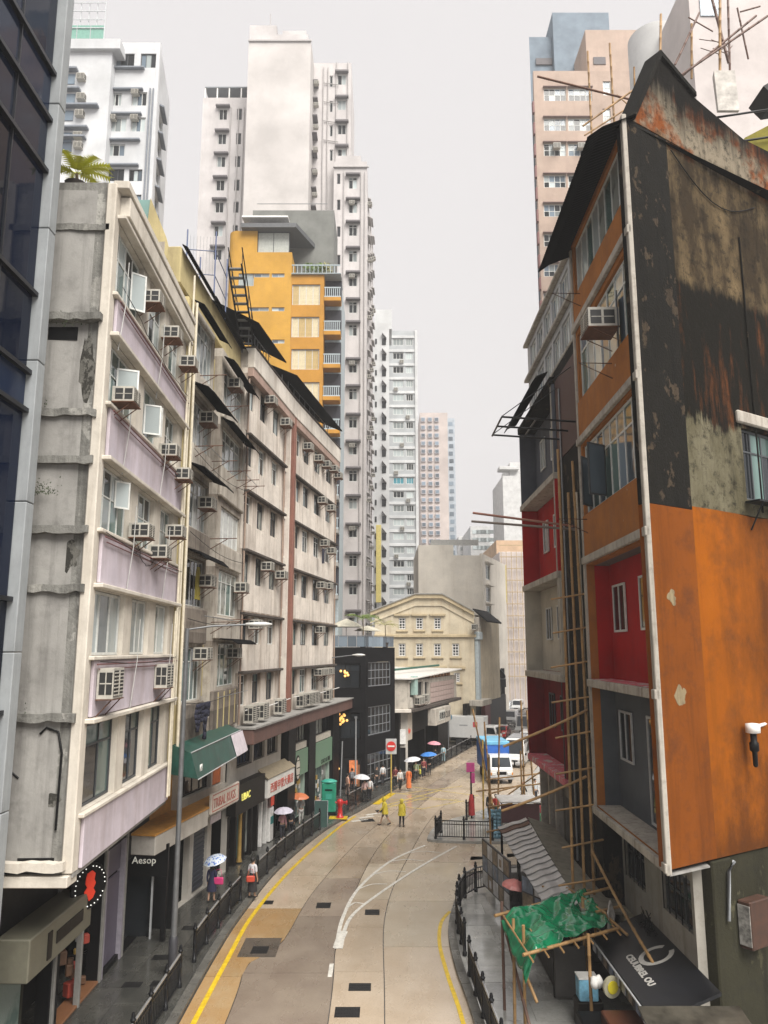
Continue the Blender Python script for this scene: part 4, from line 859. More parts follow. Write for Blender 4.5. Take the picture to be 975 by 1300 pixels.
for a,c in ((.5,2.4),(3.0,5.0),(5.6,7.0)): window(t6, g2, a+.02,c-.02,6.72,7.98,.2,4,1,DFRAME,[GLASS],.06,None,rg)
PINKT = wallmat('pinkish tiles', (.46,.36,.33), (.2,.14,.11), .5, .4)
for i in range(9):
    for j in range(4): obj('tile', cached('ptile', lambda: MB().cbox(0,1.06,-.09,-.003,0,.46,.015).mesh('tile', PINKT)), None, t6, rg @ T(7.6+1.1*i,0,5.8+.5*j))
for i in range(7):
    obj('roof_crate', cached('rcr', lambda: MB().cbox(0,.7,.0,.6,0,.7,.03).mesh('roof_crate', mat('orange crates', (.40,.20,.09), .7, 0, .5, 2))), None, t6, rg @ T(8.0+1.3*i,.1,7.85))
obj('roof_tank', MB().cbox(1.0,2.0,-.35,.1,6.9,8.6,.03), mat('pale green sheet', (.30,.42,.38), .6), t6, rg)
for x,z in ((1.6,6.0),(2.7,6.0),(4.2,6.1)): aircon(t6, x, z, -.1, rg, .9, .7, .5)
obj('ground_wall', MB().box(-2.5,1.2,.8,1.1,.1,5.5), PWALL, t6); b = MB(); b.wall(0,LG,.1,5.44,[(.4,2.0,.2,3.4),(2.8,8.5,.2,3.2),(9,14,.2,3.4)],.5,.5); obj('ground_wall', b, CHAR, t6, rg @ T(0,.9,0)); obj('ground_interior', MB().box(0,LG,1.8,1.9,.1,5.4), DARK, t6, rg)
obj('board', MB().cbox(-.2,1.0,.6,.75,2.6,3.9,.02), WHITE, t6); obj('board', MB().cbox(1.3,2.9,.5,.8,2.8,5.2,.03), mat('beige panel with red', (.50,.44,.36), .6), t6, rg); obj('board_mark', MB().yprism([(0,0),(.5,.1),(.6,.35),(.3,.3),(.1,.5),(-.1,.3)], .47,.498), RED, t6, rg @ T(1.7,0,3.4))
window(t6, g1, -.3,1.0,.3,2.3,.7,2,1,BRN,[GCURT,GLASS],.06)
o = sign('long_sign', 'long pale sign with dark block lettering above the pavement', g2, 6.2, 12.4, 3.75, 5.3, -.9, LOWW, .8)
obj('lettering_panel', MB().box(1.3,3.6,-.02,-.002,.35,1.3), mat('pale letter panel', (.55,.55,.5), .5), o); lettering(o, '俱樂部', T(1.4,-.03,.5), .75, BLACK, .008); lettering(o, 'CLUB', T(3.9,-.012,.45), .9, BLACK, .008, xs=.85)
# ================================================================ middle distance and towers
def slab(name, label, u0, u1, vt, Y, depth, m, x0=None, x1=None, zt=None, skew=0.0, ops=None, dd=.3, cat='building', zb=0.0):
    """block whose front wall faces down the street; its corners read off the photograph at the distance Y"""
    a, c = at(u0, vt, Y), at(u1, vt, Y); x0 = a.x if x0 is None else x0; x1 = c.x if x1 is None else x1; zt = a.z if zt is None else zt
    fr = Frame((x0, Y), (x1, Y + skew)); t = thing(name, label, cat, fr.M); t['_'] = 0; del t['_']
    return t, fr, zt
def px(fr, u, v, y=0): return fr.hit(u, v, y)
# ---- cream colonial gable house
COL_ = wallmat('cream lime wash', (.70,.615,.46), (.34,.22,.11), .55, .25, .85, sc=.8); OCH = wallmat('ochre moulding', (.62,.51,.33), (.3,.2,.1), .45, .25)
t, fr, _ = slab('gabled_house', 'cream gabled colonial house with two rows of small paned windows', 476, 601, 755, 97, 14, COL_)
L = fr.L; P_ = lambda u, v: px(fr, u, v)
gz = [P_(470,778), P_(527,756), P_(561,756), P_(601,778)]
wins = [(506,784,515,799),(528,784,537,799),(551,784,560,799),(506,817,515,833),(528,817,537,833),(551,817,560,833),(574,817,583,833),(576,854,584,866)]
ops = []
for u0,v0,u1,v1 in wins:
    a, zt = P_(u0,v0); c, zb_ = P_(u1,v1); ops.append((round(a,2), round(c,2), round(zb_,2), round(zt,2)))
zc = P_(540,781)[1]; b = MB(); b.wall(0, L, 0, zc, ops, .3, .4); b.face([(0,0,zc),(L,0,zc),(L,0,gz[3][1]),(gz[2][0],0,gz[2][1]),(gz[1][0],0,gz[1][1]),(0,0,gz[0][1])])
obj('wall', b, COL_, t)
b = MB(); b.yprism([(0,0),(L,0),(L,gz[3][1]-.1),(gz[2][0],gz[2][1]-.15),(gz[1][0],gz[1][1]-.15),(0,gz[0][1]-.1)], .42, 16); obj('body', b, COL_, t)
for (p, q) in ((gz[0],gz[1]),(gz[1],gz[2]),(gz[2],(L,gz[3][1]))):
    b = MB(); b.yprism([(p[0],p[1]-.35),(q[0],q[1]-.35),(q[0],q[1]+.12),(p[0],p[1]+.12)], -.35, -.004); obj('coping', b, OCH, t)
    b = MB(); b.yprism([(p[0],p[1]-1.3),(q[0],q[1]-1.3),(q[0],q[1]-1.12),(p[0],p[1]-1.12)], -.15, -.004); obj('moulding', b, COL_, t)
    b = MB(); b.yprism([(p[0],p[1]+.12),(q[0],q[1]+.12),(q[0],q[1]+.25),(p[0],p[1]+.25)], -.5, 16.2); obj('roof', b, mat('grey roof covering', (.30,.29,.27), .8), t)
for v, h in ((808,.25),(846,.001)):
    z = P_(540, v)[1]
    if h > .01: obj('string_course', MB().cbox(-.1, L+.2, -.3, -.004, z-.1, z+h, .03), OCH, t)
for k, o_ in enumerate(ops):
    window(t, fr, o_[0]+.02, o_[1]-.02, o_[2]+.02, o_[3]-.02, .12, 2, 4, WHITE, [GLASS], .12)
    obj('sill', MB().cbox(o_[0]-.3, o_[1]+.3, -.2, -.004, o_[2]-.3, o_[2]-.12, .03), OCH, t)
    if k < 3: obj('hood_mould', MB().yprism([(o_[0]-.5,o_[3]+.22),(o_[1]+.5,o_[3]+.22),(o_[1]+.6,o_[3]+.42),(o_[0]-.6,o_[3]+.42)], -.3, -.004), OCH, t)
for u in (508,529,551,574):
    x, z = P_(u,849); obj('hood_mould', MB().cbox(x-.3, x+1.6, -.3, -.004, z-.05, z+.3, .03), OCH, t)
# street side wing of the gabled house: downpipe, shed, lean-to
fw = Frame((at(601,800,97).x, 97), (at(601,800,97).x+5.2, 111)); rw = fr.M.inverted() @ fw.M
obj('side_wall', MB().box(0, fw.L, 0, .4, 4.5, gz[3][1]-.2), COL_, t, rw)
obj('downpipe', MB().cbox(.3, 1.5, -.5, -.004, 4.8, 12.2, .08), mat('pale blue duct', (.42,.48,.50), .5), t, rw); obj('duct_head', MB().cbox(.1, 2.0, -.7, -.004, 12.2, 13.2, .08), mat('pale blue duct', (.42,.48,.50), .5), t, rw)
obj('lean_to', MB().xprism([(-1.6,14.4),(.2,15.9),(.2,16.1),(-1.7,14.55)], .6, 9), BROOF, t, rw)
obj('dormer', MB().cbox(.3, 1.6, -.6, -.01, 13.0, 15.0, .05), LOWW, t, rw); aircon(t, -1.2, 13.4, -.05, rw, .9, .7, .6)
obj('base_wall', MB().box(-2, fw.L+6, .5, 1.0, 0, 4.6), CHAR, t, rw); obj('base_canopy', MB().cbox(-1, 4, -1.2, .45, 4.3, 5.0, .05), LOWW, t, rw)
obj('base_door', MB().box(5, 8, -.1, .45, .1, 4.2), mat('dark red gate', (.12,.02,.02), .6), t, rw)

# ---- blank cream block behind, with its windowed street side
CBL = wallmat('plain cream render', (.80,.75,.66), (.4,.33,.25), .3, .15, .9, sc=.4, bump=.05)
t, fr, zt = slab('cream_block', 'blank pale cream block behind the gabled house', 531, 612, 692, 118, 20, CBL)
zr = at(612,705,118).z
fs_ = Frame((at(612,705,118).x, 118.0), (at(612,705,118).x+6.0, 134)); rs = fr.M.inverted() @ fs_.M
b = MB(); b.box(0, fr.L*.55, 0, 20, 0, zt); b.box(fr.L*.55+.01, fr.L, .05, 20, 0, zr); obj('body', b, CBL, t)
b = MB(); zz_ = [fs_.hit(623,v)[1] for v in (728,756,779,806,835,862)]
b.wall(0, fs_.L, 0, zr+.3, [(2.2,5.2,z-1.2,z+1.2) for z in zz_], .3, .4); obj('side_wall', b, CBL, t, rs)
for z in zz_: window(t, fs_, 2.25, 5.15, z-1.15, z+1.15, .15, 2, 1, WFRAME, [GTEAL,GLASS], .14, None, rs); obj('hood', MB().cbox(1.8,5.6,-.6,-.01,z+1.35,z+1.6,.03), CBL, t, rs)
for u, v0, v1 in ((555,752,742),(570,755,747)):
    pass
obj('roof_rail', MB().box(fr.L*.2, fr.L*.95, .5,.56, zt+.01, zt+.9), mat('thin rail', (.4,.4,.38), .6), t)
# ---- building wrapped in scaffold netting
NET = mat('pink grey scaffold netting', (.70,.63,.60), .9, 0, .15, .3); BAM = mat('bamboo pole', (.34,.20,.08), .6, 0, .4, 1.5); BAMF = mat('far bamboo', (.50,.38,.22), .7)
t, fr, zt = slab('scaffolded_building', 'pinkish building wrapped in netting and bamboo scaffold at street end', 634, 668, 700, 152, 15, NET)
obj('body', MB().cbox(0, fr.L, .5, 14, 0, zt, .1), NET, t)
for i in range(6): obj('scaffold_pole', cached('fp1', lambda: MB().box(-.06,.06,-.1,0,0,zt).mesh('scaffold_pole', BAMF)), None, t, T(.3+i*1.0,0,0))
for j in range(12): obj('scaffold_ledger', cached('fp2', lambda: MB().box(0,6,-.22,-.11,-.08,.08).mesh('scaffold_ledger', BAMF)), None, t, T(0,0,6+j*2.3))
o = thing('banner', 'tall yellow vertical banner sign far down the street', 'sign', at(636,765,145)+Vector((0,0,0))); obj('board', MB().cbox(-1.1,1.1,-.2,.2,0,7,.05), mat('faded yellow sign', (.60,.50,.16), .6), o); obj('board_mark', MB().box(-.5,.5,-.25,-.21,1,6), mat('pale red mark', (.55,.36,.2), .6), o)
# peach and white blocks far off
def farblock(name, label, u0, u1, vt, Y, m, d=25, rows=0, cols=0, wm=None):
    t, fr, zt = slab(name, label, u0, u1, vt, Y, d, m); obj('body', MB().box(0, fr.L, 0, d, 0, zt), m, t)
    if rows:
        for r in range(rows):
            for c in range(cols):
                w = fr.L/cols
                obj('window', cached((name,'w'), lambda: MB().box(w*.2,w*.8,-.12,-.01,0,1.5).mesh('window', wm or GPALE)), None, t, T(c*w,0,zt-3-r*3.1))
    return t, fr, zt
farblock('peach_block', 'plain peach coloured block far behind the scaffolded building', 630, 672, 686, 175, wallmat('peach render', (.64,.45,.30), (.4,.3,.2), .2, .1, .9, bump=0))
FARW = wallmat('far white render', (.62,.62,.61), (.45,.45,.45), .2, .1, .9, bump=0)
t,fr,zt = farblock('white_tower', 'slim white tower far off above the peach block', 638, 672, 604, 260, FARW, 25); obj('roof_slab', MB().cbox(-1.2, fr.L*.6, -1, 4, zt+2, zt+3.2, .1), FARW, t); obj('penthouse', MB().box(fr.L*.3, fr.L, 1, 20, zt, zt+5), FARW, t)
for k, (u0,u1,v,Y) in enumerate(((582,640,681,330),(597,622,668,300),(560,600,690,360))):
    farblock('distant_building', ['wide hazy white building at the far street end','hazy building with round vents above the cream block','hazy low building behind the cream block'][k], u0,u1,v,Y,FARW,30,3,5,GPALE)

# ---- towers
def tower_body(t, fr, zt, d, m, M=None): return obj('body', MB().box(0, fr.L, .42, d, 0, zt-.02), m, t, M)
# tall grey-pink tower in the middle
TGR = wallmat('grey pink tower render', (.60,.57,.56), (.33,.30,.29), .35, .12, .9, sc=.35, bump=.03); TPIPE = mat('tower pipes', (.42,.40,.39), .7); HOOD = mat('dark hood', (.13,.12,.125), .8)
YT = 112.0
t = thing('tall_tower', 'tallest grey pink residential tower with a blank slab wall in the middle', 'tower', Frame((at(252,150,YT).x, YT), (at(475,150,YT).x, YT)).M)
fT = Frame((at(255,150,YT).x, YT), (at(470,150,YT).x, YT)); t.matrix_basis = fT.M
U = lambda u, v, y=0: fT.hit(u, v, y)
def wing(name, u0, u1, vt, y0, d, m=TGR, ops=None, ub=None):
    x0, x1, zt = U(u0, vt, y0)[0], U(u1, vt, y0)[0], U((u0+u1)/2, vt, y0)[1]
    b = MB()
    if ops is None: b.box(x0, x1, y0, y0+d, 0, zt); return obj(name, b, m, t), x0, x1, zt
    b.wall(x0, x1, 0, zt, ops, .3, .4); b.box(x0, x1, .42, d, 0, zt-.03)
    b.v = [(p[0], p[1]+y0, p[2]) for p in b.v]; return obj(name, b, m, t), x0, x1, zt
def tw_windows(us, vs, y0, wpx=13, hpx=14, fm=WFRAME, hood=True):
    out = []
    for (u, v) in [(u_, v_) for u_ in us for v_ in vs]:
        a, zt_ = U(u-wpx/2, v-hpx/2, y0); c, zb_ = U(u+wpx/2, v+hpx/2, y0); out.append((round(a,2), round(c,2), round(zb_,2), round(zt_,2)))
    return out
# left wing
vl = [145,176,205,235,263,293,323]; xs_l = (U(274,235,5)[0], U(286,235,5)[0]); xs_m = (U(297.5,235,5)[0], U(304,235,5)[0])
opl = [(xs_l[0], xs_l[1]-.1, U(276,v+7,5)[1], U(276,v-7,5)[1]) for v in vl]; opm = [(xs_m[0], xs_m[1], U(300,v+7,5)[1], U(300,v-7,5)[1]) for v in vl]
_, lx0, lx1, lz = wing('wing', 258, 322, 124, 5, 16, TGR, opl+opm)
for o_ in opl: window(t, fT, o_[0]+.02, o_[1]-.02, o_[2]+.02, o_[3]-.02, 5.15, 2, 1, WFRAME, [GLASS,GPALE,GLASS], .10, None, None, True); obj('hood', cached('thood', lambda: MB().cbox(-.45, o_[1]-o_[0]+.45, -.7, -.01, 0, .35, .05).mesh('hood', HOOD)), None, t, T(o_[0],5,o_[3]+.08))
for o_ in opm: window(t, fT, o_[0]+.02, o_[1]-.02, o_[2]+.02, o_[3]-.02, 5.15, 1, 1, HOOD, [GLASS], .08)
for u in (291,301,308,313): x = U(u,200,5)[0]; obj('soil_pipe', MB().tube([(x,4.85,0),(x,4.85,lz-2)], .12, 5), TPIPE, t)
for k in range(16):
    z = 20+k*3.4; x = U(300,200,5)[0]; obj('branch_pipe', MB().tube([(x-1,4.8,z),(x+1.5,4.75,z-.5)], .09, 4), TPIPE, t)
obj('roof_frame', MB().box(lx0+.2, lx1, 5, 12, lz+1.9, lz+2.1), mat('blue grey canopy', (.18,.20,.22), .6), t)
for k in range(5): x = lx0+.3+k*(lx1-lx0-.4)/4; obj('roof_post', MB().box(x-.1,x+.1,5.05,5.3,lz,lz+1.9), WHITE, t)
# blank slab
_, sx0, sx1, sz = wing('blank_slab', 316, 395, 52, 0, 14, wallmat('blank slab render', (.58,.55,.53), (.45,.42,.40), .3, .08, .9, sc=.25, bump=.02))
x0, x1 = U(317,32)[0], U(351,32)[0]; obj('roof_box', MB().box(x0, x1, .2, 10, sz, U(330,31)[1]), TGR, t); obj('roof_box', MB().box(x1, U(391,40)[0], .3, 9, sz, U(370,42)[1]), TGR, t)
obj('roof_box', MB().box(U(358,32)[0], U(388,32)[0], 1, 8, U(370,42)[1], U(370,33)[1]), TGR, t); obj('cornice', MB().cbox(sx0-.1, sx1+.1, -.25, -.01, sz-.2, sz+.15, .05), TPIPE, t)
obj('aerial', MB().tube([(sx0+3.3,1,sz),(sx0+3.3,1,sz+6)], .06, 4), TPIPE, t)
# right part, upper and lower
ur, vr_hi, vr_lo = 434, [101,133,164,195], [232,263,292,325,356,390,419,466,500,536,570,604,639,675,712,748,785]
o_hi = tw_windows([434], vr_hi, 6, 11, 13); o_s = tw_windows([420.5], [103,135,166,197], 6, 4, 14)
_, rx0, rx1, rz = wing('wing', 395, 446, 80, 6, 14, TGR, o_hi+o_s)
for o_ in o_hi: window(t, fT, o_[0]+.02,o_[1]-.02,o_[2]+.02,o_[3]-.02, 6.15, 2, 1, WFRAME, [GPALE,GLASS], .1); obj('hood', MB().cbox(o_[0]-.4,o_[1]+.4,5.3,5.99,o_[3]+.05,o_[3]+.45,.05), HOOD, t)
for o_ in o_s: window(t, fT, o_[0]+.02,o_[1]-.02,o_[2]+.02,o_[3]-.02, 6.15, 1, 1, WFRAME, [GLASS], .08)
o_lo = tw_windows([448], vr_lo, 4, 11, 15); o_n = tw_windows([430], [227,260,294,330,366,402], 4, 4, 13)
_, qx0, qx1, qz = wing('wing', 424, 466, 205, 4, 18, TGR, o_lo+o_n)
for k, o_ in enumerate(o_lo):
    window(t, fT, o_[0]+.02,o_[1]-.02,o_[2]+.02,o_[3]-.02, 4.15, 2, 1, WFRAME, [GLASS,GPALE,GLASS,GLASS], .1, .5); obj('hood', cached('thood2', lambda: MB().cbox(-.45,o_[1]-o_[0]+.45,-.7,-.01,0,.35,.05).mesh('hood', HOOD)), None, t, T(o_[0],4,o_[3]+.06))
    if k % 3 == 1: aircon(t, o_[0]+.1, o_[3]-.75, 4.0, None, .9, .6, .6, False)
for o_ in o_n: window(t, fT, o_[0]+.02,o_[1]-.02,o_[2]+.02,o_[3]-.02, 4.15, 1, 1, HOOD, [GLASS], .08)
for u,y,zt_ in ((408,6,rz-1),(414,6,rz-1),(425,6,rz),(440,6,rz),(436,4,qz-2),(458,4,qz-2),(463,4,qz-2)): x = U(u,300,y)[0]; obj('soil_pipe', MB().tube([(x,y-.15,0),(x,y-.15,zt_)], .11, 5), TPIPE, t)
for k in range(4): z = rz-4-k*3.6; x = U(421,150,6)[0]; obj('branch_pipe', MB().tube([(x-1.4,5.8,z),(x+1.2,5.8,z-.4)], .09, 4), TPIPE, t)
obj('cornice', MB().cbox(qx0-.1, qx1+.3, 3.7, 3.99, qz-1.2, qz-.9, .05), TPIPE, t); obj('parapet', MB().box(qx0+.3, qx1-1, 4.1, 16, qz, qz+1.1), TGR, t)
# receding street side of the tower with its awnings and air conditioners
fq = Frame((qx1+fT.p.x, YT+4.0), (qx1+fT.p.x+.75, YT+24)); rq = fT.M.inverted() @ fq.M
vs_ = list(range(0,22))
b = MB(); b.wall(.1, fq.L, 0, qz-4, [(3+6*c, 5.5+6*c, qz-7-3.35*k, qz-5.2-3.35*k) for k in vs_ for c in range(3)], .3, .4); obj('side_wall', b, TGR, t, rq)
for k in vs_:
    for c in range(3):
        z = qz-7-3.35*k
        if z < 3: continue
        window(t, fq, 3.02+6*c, 5.48+6*c, z+.02, z+1.78, .15, 2, 1, WFRAME, [GLASS], .1, None, rq, False); obj('hood', cached('sh', lambda: MB().xprism([(-.45,0),(-.01,.2),(-.01,.35),(-.5,.12)], 0, 3.0).mesh('hood', TPIPE)), None, t, rq @ T(2.6+6*c,0,z+1.85))
        if (k+c) % 3 == 0: aircon(t, 2.0+6*c, z+.5, -.02, rq, .8, .5, .7, False)
# same on the blank slab's hidden edge
for k in range(15): z = sz-4-3.3*k; obj('hood', cached('sh2', lambda: MB().xprism([(0,0),(6,.0),(6,.2),(0,.2)], 0, .8).mesh('hood', HOOD)), None, t, T(sx1+.01,4,z)); 
for k in range(12): aircon(t, sx1+.25, sz-5.2-4.1*k, 4.0, None, .8, .6, .7, False)

# grey tower and pale neighbour to its right
TG2 = wallmat('grey tower render', (.44,.46,.47), (.3,.32,.33), .25, .1, .9, sc=.35, bump=.02); TG2W = wallmat('white tower band', (.62,.63,.63), (.45,.45,.45), .25, .1, .9, sc=.4, bump=.02)
Yg = 165.0; t, fr, zt = slab('grey_tower', 'pale grey tower with banded windows right of the tallest tower', 493, 529, 420, Yg, 20, TG2)
vv = [434+17.6*k for k in range(20)]; rows_ = []
for v in vv: rows_.append((fr.hit(505,v+4.5)[1], fr.hit(505,v-4)[1]))
ops = [(a,c,z0,z1) for z0,z1 in rows_ for a,c in ((1.0,3.4),(3.9,fr.L-.9))]
b = MB(); b.wall(.0, fr.L, 0, zt, ops, .3, .4); b.box(0, fr.L, .42, 20, 0, zt-.03); obj('wall', b, TG2, t)
for k, (z0,z1) in enumerate(rows_):
    obj('band', MB().cbox(.02, fr.L-.02, -.15, -.01, z1+.1, z1+.7, .03), TG2W, t)
    for a, c in ((1.0,3.4),(3.9,fr.L-.9)): window(t, fr, a+.02,c-.02,z0+.02,z1-.02,.12,3,1,WFRAME,[GLASS,GPALE,GPALE] if k != 10 else [mat('turquoise glass',(.05,.24,.30),.1)],.1,None,None,False)
    if k % 2: aircon(t, 1.2+(k % 3)*1.3, z0-1.0, -.05, None, .9, .7, .5, False)
obj('corner_pier', MB().cbox(fr.L-.5, fr.L+.1, -.3, 1, 0, zt, .05), TG2W, t)
# pale slab between them with slanted hoods along its receding side
Yp = 150.0; t, fr, zt = slab('pale_slab', 'narrow white slab block squeezed between tall and grey towers', 474, 494, 410, Yp, 12, TG2W)
zt2 = at(490,385,Yp).z; b = MB(); b.box(0,fr.L,0,14,0,zt); b.box(.2,fr.L+.6,3,12,zt,zt2); obj('body', b, TG2W, t)
for k in range(22):
    z = fr.hit(486,425)[1]-k*3.35
    if z < 4: break
    obj('hood', cached('ph', lambda: MB().yprism([(0,0),(.9,-1.1),(.9,-.9),(0,.2)], -.8, -.02).mesh('hood', HOOD)), None, t, T(fr.L*.55,0,z)); obj('window', cached('pw', lambda: MB().box(0,.8,-.1,-.01,-2.2,-.8).mesh('window', GLASS)), None, t, T(fr.L*.55,0,z)); obj('window', cached('pw2', lambda: MB().box(0,.35,-.1,-.01,-2.0,-.9).mesh('window', GLASS)), None, t, T(fr.L*.12,0,z))
o = thing('bamboo_sign', 'narrow yellow vertical sign on the pale slab', 'sign', at(480.5,765,Yp-1.2)); obj('board', MB().cbox(-.5,.5,-.15,.15,0,15,.05), mat('faded yellow sign', (.60,.50,.16), .6), o)
# pink far tower with stacked bay windows
TPK = wallmat('far pink tile', (.55,.48,.445), (.42,.36,.34), .2, .08, .9, sc=.3, bump=.0); Yk = 270.0
t, fr, zt = slab('pink_tower', 'far pink tower of tightly stacked small windows', 533, 568, 524, Yk, 20, TPK)
obj('body', MB().box(0, fr.L, 0, 20, 0, zt), TPK, t)
for r in range(18):
    z = zt-3.5-r*2.95
    for u_ in (.03,.28,.52):
        o = obj('window', cached('pkw', lambda: MB().cbox(0,fr.L*.16,-.6,-.01,0,1.7,.05).mesh('window', mat('far bay frame', (.42,.40,.42), .6))), None, t, T(fr.L*u_,0,z)); obj('pane', cached('pkp', lambda: MB().box(.2,fr.L*.16-.2,-.64,-.61,.25,1.4).mesh('pane', GBLUE)), None, o)
TBL = wallmat('far blue grey tile', (.42,.47,.52), (.35,.38,.4), .2, .08, .9, bump=0)
t, fr, zt = slab('blue_grey_tower', 'slim blue grey tower behind the far pink tower', 567, 577, 531, 285, 20, TBL); obj('body', MB().box(0, fr.L, 0, 18, 0, zt), TBL, t)
for r in range(22): obj('window', cached('bgw', lambda: MB().box(0,1.6,-.1,-.01,0,1.5).mesh('window', GBLUE)), None, t, T(.6+(r % 2)*.2,0,zt-3-r*2.9))
# white tower at the upper left
TW = wallmat('white tower render', (.62,.63,.64), (.42,.44,.47), .4, .15, .9, sc=.4, bump=.03); Yw = 78.0
fW = Frame((at(72,120,Yw).x, Yw), (at(200,120,Yw).x, Yw)); t = thing('white_tower', 'white residential tower at upper left with green rooftop enclosure', 'tower', fW.M)
Q = lambda u, v, y=0: fW.hit(u, v, y)
zr_, zl_ = Q(170,54)[1], Q(110,50)[1]
wr = [(142,118,154,134),(168,117,186,134),(139,149,160,167),(167,149,184,167),(136,183,158,198),(133,214,157,230),(164,215,180,230),(152,247,179,256)]
wr += [(145,68,170,86),(179,68,198,86)]
ops = []
for u0,v0,u1,v1 in wr: a, z1 = Q(u0,v0); c, z0 = Q(u1,v1); ops.append((round(a,2),round(c,2),round(z0,2),round(z1,2)))
xm = Q(142,100)[0]; b = MB(); b.wall(xm, fW.L, 0, zr_, ops, .3, .4); b.prism([(xm,.42),(fW.L-.1,.42),(fW.L-2.2,10),(xm-2,10)], 0, zr_-.02); obj('wing', b, TW, t)
for k, o_ in enumerate(ops):
    window(t, fW, o_[0]+.02,o_[1]-.02,o_[2]+.02,o_[3]-.02,.12,3,1,WFRAME if k < 5 else DFRAME,[GBLUE,GPALE,GLASS],.08)
    if k in (1,2,3): aircon(t, o_[0]+.05, o_[3]-.6, -.02, None, .8, .55, .6, False)
for v in (89,116,147,180,212): z = Q(165,v)[1]; obj('ledge', MB().cbox(xm+.1, fW.L-1.6, -.45, -.01, z, z+.22, .03), mat('blue grey ledge', (.20,.22,.25), .8), t)
xl0, xl1 = Q(66,120,-1.2)[0], Q(139,120,-1.2)[0]
obj('wing', MB().box(xl0, xl1, -1.2, 15, 0, Q(110,62,-1.2)[1]), TW, t); obj('terrace', MB().cbox(xl0-.2, xl1+1.0, -1.7, 8, Q(110,66,-1.2)[1], Q(110,53,-1.2)[1], .05), TW, t)
for k,(v,u0,u1) in enumerate(((92,76,100),(117,76,103),(138,74,126),(166,72,113),(178,72,110))):
    z = Q(90,v,-1.2)[1]; obj('ledge', MB().cbox(Q(u0,v,-1.2)[0], Q(u1,v,-1.2)[0], -1.9, -1.21, z, z+.25, .03), mat('blue grey ledge', (.20,.22,.25), .8), t)
    obj('window', MB().box(Q(u0+8,v,-1.2)[0], Q(u0+20,v,-1.2)[0], -1.3,-1.21, z-1.5, z-.3), GBLUE, t); aircon(t, Q(u0+24,v,-1.2)[0], z-1.2, -1.2, None, .9, .7, .6, False)
gx0, gx1, gz0, gz1 = Q(80,40,-.5)[0], Q(132,40,-.5)[0], Q(100,52,-.5)[1], Q(100,32,-.5)[1]
for k in range(3): obj('green_panel', MB().cbox(gx0+(gx1-gx0)*k/3+.05, gx0+(gx1-gx0)*(k+1)/3-.05, -.5,-.4, gz0+.3, gz1, .02), mat('faded green panel', (.16,.33,.27), .6), t)
for k in range(6): x = gx0+(gx1-gx0)*k/5; obj('cage_post', cached('cgp', lambda: MB().box(-.05,.05,-.45,-.35,0,5.2).mesh('cage_post', mat('pale cage steel', (.5,.52,.53), .6))), None, t, T(x,0,gz0))
for k in range(4): obj('cage_rail', cached('cgr', lambda: MB().box(gx0,gx1,-.6,-.52,0,.08).mesh('cage_rail', mat('pale cage steel', (.5,.52,.53), .6))), None, t, T(0,0,gz0+1.6+k*1.1))
fWs = Frame((fW.p.x+fW.L, Yw), (fW.p.x+fW.L-1.5, Yw+9.5)); rws = fW.M.inverted() @ fWs.M
oo = [(2+5*c, 4.6+5*c, zr_-9-3.4*k, zr_-7-3.4*k) for k in range(12) for c in range(1)]
b = MB(); b.wall(.05, fWs.L, 0, zr_-.4, oo, .3, .4); obj('side_wall', b, TW, t, rws)
for o_ in oo: window(t, fWs, o_[0]+.02,o_[1]-.02,o_[2]+.02,o_[3]-.02,.15,2,1,WFRAME,[GLASS],.08,None,rws,False); obj('hood', cached('wsh', lambda: MB().xprism([(-.5,0),(-.01,.2),(-.01,.4),(-.55,.15)],0,3.2).mesh('hood', mat('blue grey ledge', (.20,.22,.25), .8))), None, t, rws @ T(o_[0]-.3,0,o_[3]+.1))
for u in (189,193): x = Q(u,150)[0]; obj('soil_pipe', MB().tube([(x,-.12,0),(x,-.12,zr_-6)], .1, 5), mat('blue grey ledge', (.20,.22,.25), .8), t)
# yellow building
YB = wallmat('mustard yellow paint', (.56,.31,.055), (.35,.20,.05), .3, .12, .75, sc=.6, bump=.04); YB2 = wallmat('deep yellow paint', (.50,.25,.045), (.3,.16,.05), .3, .12, .75, sc=.6, bump=.04); GREYT = wallmat('grey green tile', (.20,.205,.19), (.12,.12,.11), .3, .2, .6, bump=.1)
Yy = 84.0; fY = Frame((at(289,330,Yy).x, Yy), (at(430,330,Yy).x, Yy)); t = thing('yellow_building', 'mustard yellow building with grey tiled penthouse between towers', 'building', fY.M)
K = lambda u, v, y=0: fY.hit(u, v, y)
xa, xb_, xc, xd = 0, K(369,400)[0], K(411,400)[0], fY.L
zA = K(330,293)[1]; zB = K(400,349)[1]
wa = [(303,347,322,363),(322,347,342,352),(345,347,361,352),(316,390,341,395),(345,390,361,395),(345,431,361,436),(345,470,361,475)]
opa = []
for u0,v0,u1,v1 in wa: a, z1 = K(u0,v0); c, z0 = K(u1,v1); opa.append((round(a,2),round(c,2),round(z0,2),round(z1,2)))
a, z1 = K(327,293); c, z0 = K(363,320)
b = MB(); b.wall(1.0, xb_, 0, z0-.02, opa, .3, .4); b.box(1.0, xb_-.02, .42, 12, 0, z0-.05); b.box(1.0, a, 0, 12, z0-.02, zA)
for k in range(6):                                         # rounded corner
    q0, q1 = math.pi*(1+k*.5/6), math.pi*(1+(k+1)*.5/6); b.face([(1+math.cos(q0),1+math.sin(q0),0),(1+math.cos(q1),1+math.sin(q1),0),(1+math.cos(q1),1+math.sin(q1),zA),(1+math.cos(q0),1+math.sin(q0),zA)])
b.face([(0,1,0),(0,1,zA),(0,12,zA),(0,12,0)])
obj('wall', b, YB, t)
